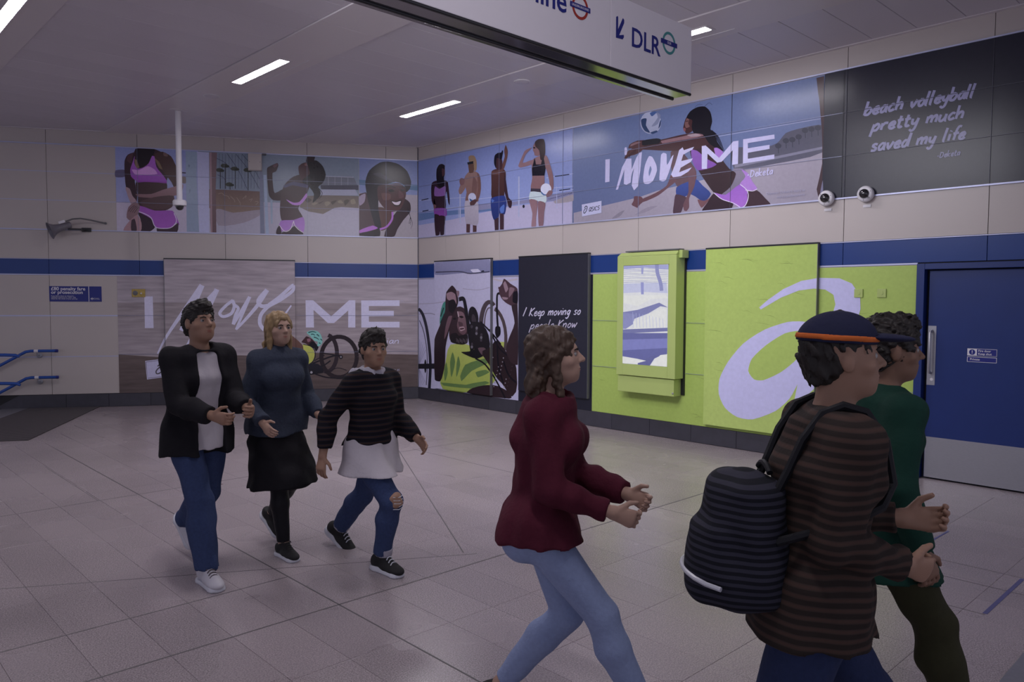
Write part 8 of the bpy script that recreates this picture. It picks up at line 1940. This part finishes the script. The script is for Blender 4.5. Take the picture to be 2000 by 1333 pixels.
F = Field([ell(P(0, .115, .052), V3(.075, .085, .012), R @ rotx(-.12), .01)], .004); F.add(ell(P(0, .0, .05), V3(.085, .10, .08), R, .004, neg=True)); add_mesh('cap_peak', F.mesh('cap_peak'), c_cap, cap, smooth=True)
F = Field([ell(P(0, -.012, .05), V3(.0955, .1135, .0885), R, .01)], .005); F.cut(P(0, 0, .052), -(R @ V3(0, .12, 1))); F.cut(P(0, 0, .068), R @ V3(0, .12, 1)); add_mesh('cap_band', F.mesh('cap_band'), cloth('orange_band', (.55, .13, .03), .05), cap, smooth=True)
# rucksack is a thing of its own, carried on the back
bagm = stripes('charcoal_striped_fabric', '16171f', '32323e', 16, .5)
yaw = math.atan2(-.72, -.70)
rk = empty('rucksack', (2.11, .975, 0), yaw, label='large charcoal striped rucksack worn low on the capped walker', cat='bag')
bc = B.chest-B.fw*.235-V3(0, 0, .20)
F = Field([slab(bc-V3(0, 0, .15), bc+V3(0, 0, .12), .165, .135, .145, .105, B.lat, k=.03, end=.5), slab(bc-V3(0, 0, .16)-B.fw*.07, bc-V3(0, 0, .0)-B.fw*.07, .135, .09, .12, .075, B.lat, k=.03, end=.5)], .007); F.folds(.005, 6)
add_mesh('rucksack_body', F.mesh('rucksack_body'), bagm, rk, smooth=True)
mb = MB()
for sg in (-1, 1):
    pts = [B.sh-B.fw*.165+B.lat*sg*.085-B.up*.19, B.sh-B.fw*.138+B.lat*sg*.09-B.up*.11, B.sh-B.fw*.112+B.lat*sg*.095-B.up*.02, B.sh-B.fw*.07+B.lat*sg*.10+B.up*.058, B.sh-B.fw*.02+B.lat*sg*.105+B.up*.085, B.sh+B.fw*.04+B.lat*sg*.11+B.up*.075, B.sh+B.fw*.10+B.lat*sg*.115+B.up*.005, B.chest+B.fw*.138+B.lat*sg*.11, B.chest+B.fw*.10+B.lat*sg*.145-B.up*.06, B.chest+B.lat*sg*.172-B.up*.11, B.chest-B.fw*.16+B.lat*sg*.13-B.up*.19]
    MB().tube([tuple(p) for p in pts], .013, 8).build('shoulder_strap', c_black2, rk, smooth=True)
MB().tube([tuple(bc+B.lat*x-B.fw*(.06+.105*math.sqrt(1-(x/.16)**2))-V3(0, 0, .13)) for x in (-.15, -.12, -.08, -.04, 0, .04, .08, .12, .15)], .007, 8).build('reflective_strip', mat('pale_reflective_tape', (.5, .5, .55), .3, noise=.05), rk, smooth=True)
MB().tube([tuple(bc+B.fw*.06+B.lat*x+V3(0, 0, .20-8*x*x)) for x in (-.05, -.025, 0, .025, .05)], .009, 8).build('grab_handle', c_black2, rk, smooth=True)
# 6 person in dark green behind him
B = Body(1.68, feet={'L': (-.08, -.30, .02, 22), 'R': (.08, .30, 0, -8)}, hands={'L': (-.24, .0, -.48), 'R': (.24, .02, -.48)}, lean=3, twist=5, head=(-6, 0))
e = person('person in long dark green top and olive trousers, half hidden behind the capped walker', (2.95, 1.13), (.72, -.70), B, sk_brown, None, (run, r_black, r_black, r_black, 1.05))
add_mesh('hair', hair_short(B, .018, seed=29, top=.01), hr_dark, e, smooth=True)
legs_garment(B, .014, .012, 'trousers', c_olive, e, hem=.03, seed=61)
top_garment(B, .021, 'green_top', c_green, e, hem=.18, sleeves=1, seed=62, flare=.03, collar=.03)
# 7 person leaving at the left edge
B = Body(1.72, feet={'L': (-.08, .28, 0, -8), 'R': (.08, -.28, .02, 20)}, hands={'L': (-.28, .20, -.42), 'R': (.30, .10, -.46)}, lean=3, twist=-6, head=(0, 0))
e = person('person in black jacket mostly cut off by the left edge', (.70, 6.36), (-.4, 1), B, sk_mid, None, (run, r_black, r_black, r_black, 1.05), h=.007)
add_mesh('hair', hair_short(B, .014, seed=39), hr_dark, e, smooth=True)
legs_garment(B, .014, .014, 'trousers', c_black, e, hem=.03, seed=71, h=.009)
top_garment(B, .026, 'jacket', c_black2, e, hem=.10, sleeves=1, seed=72, flare=.02, h=.009)
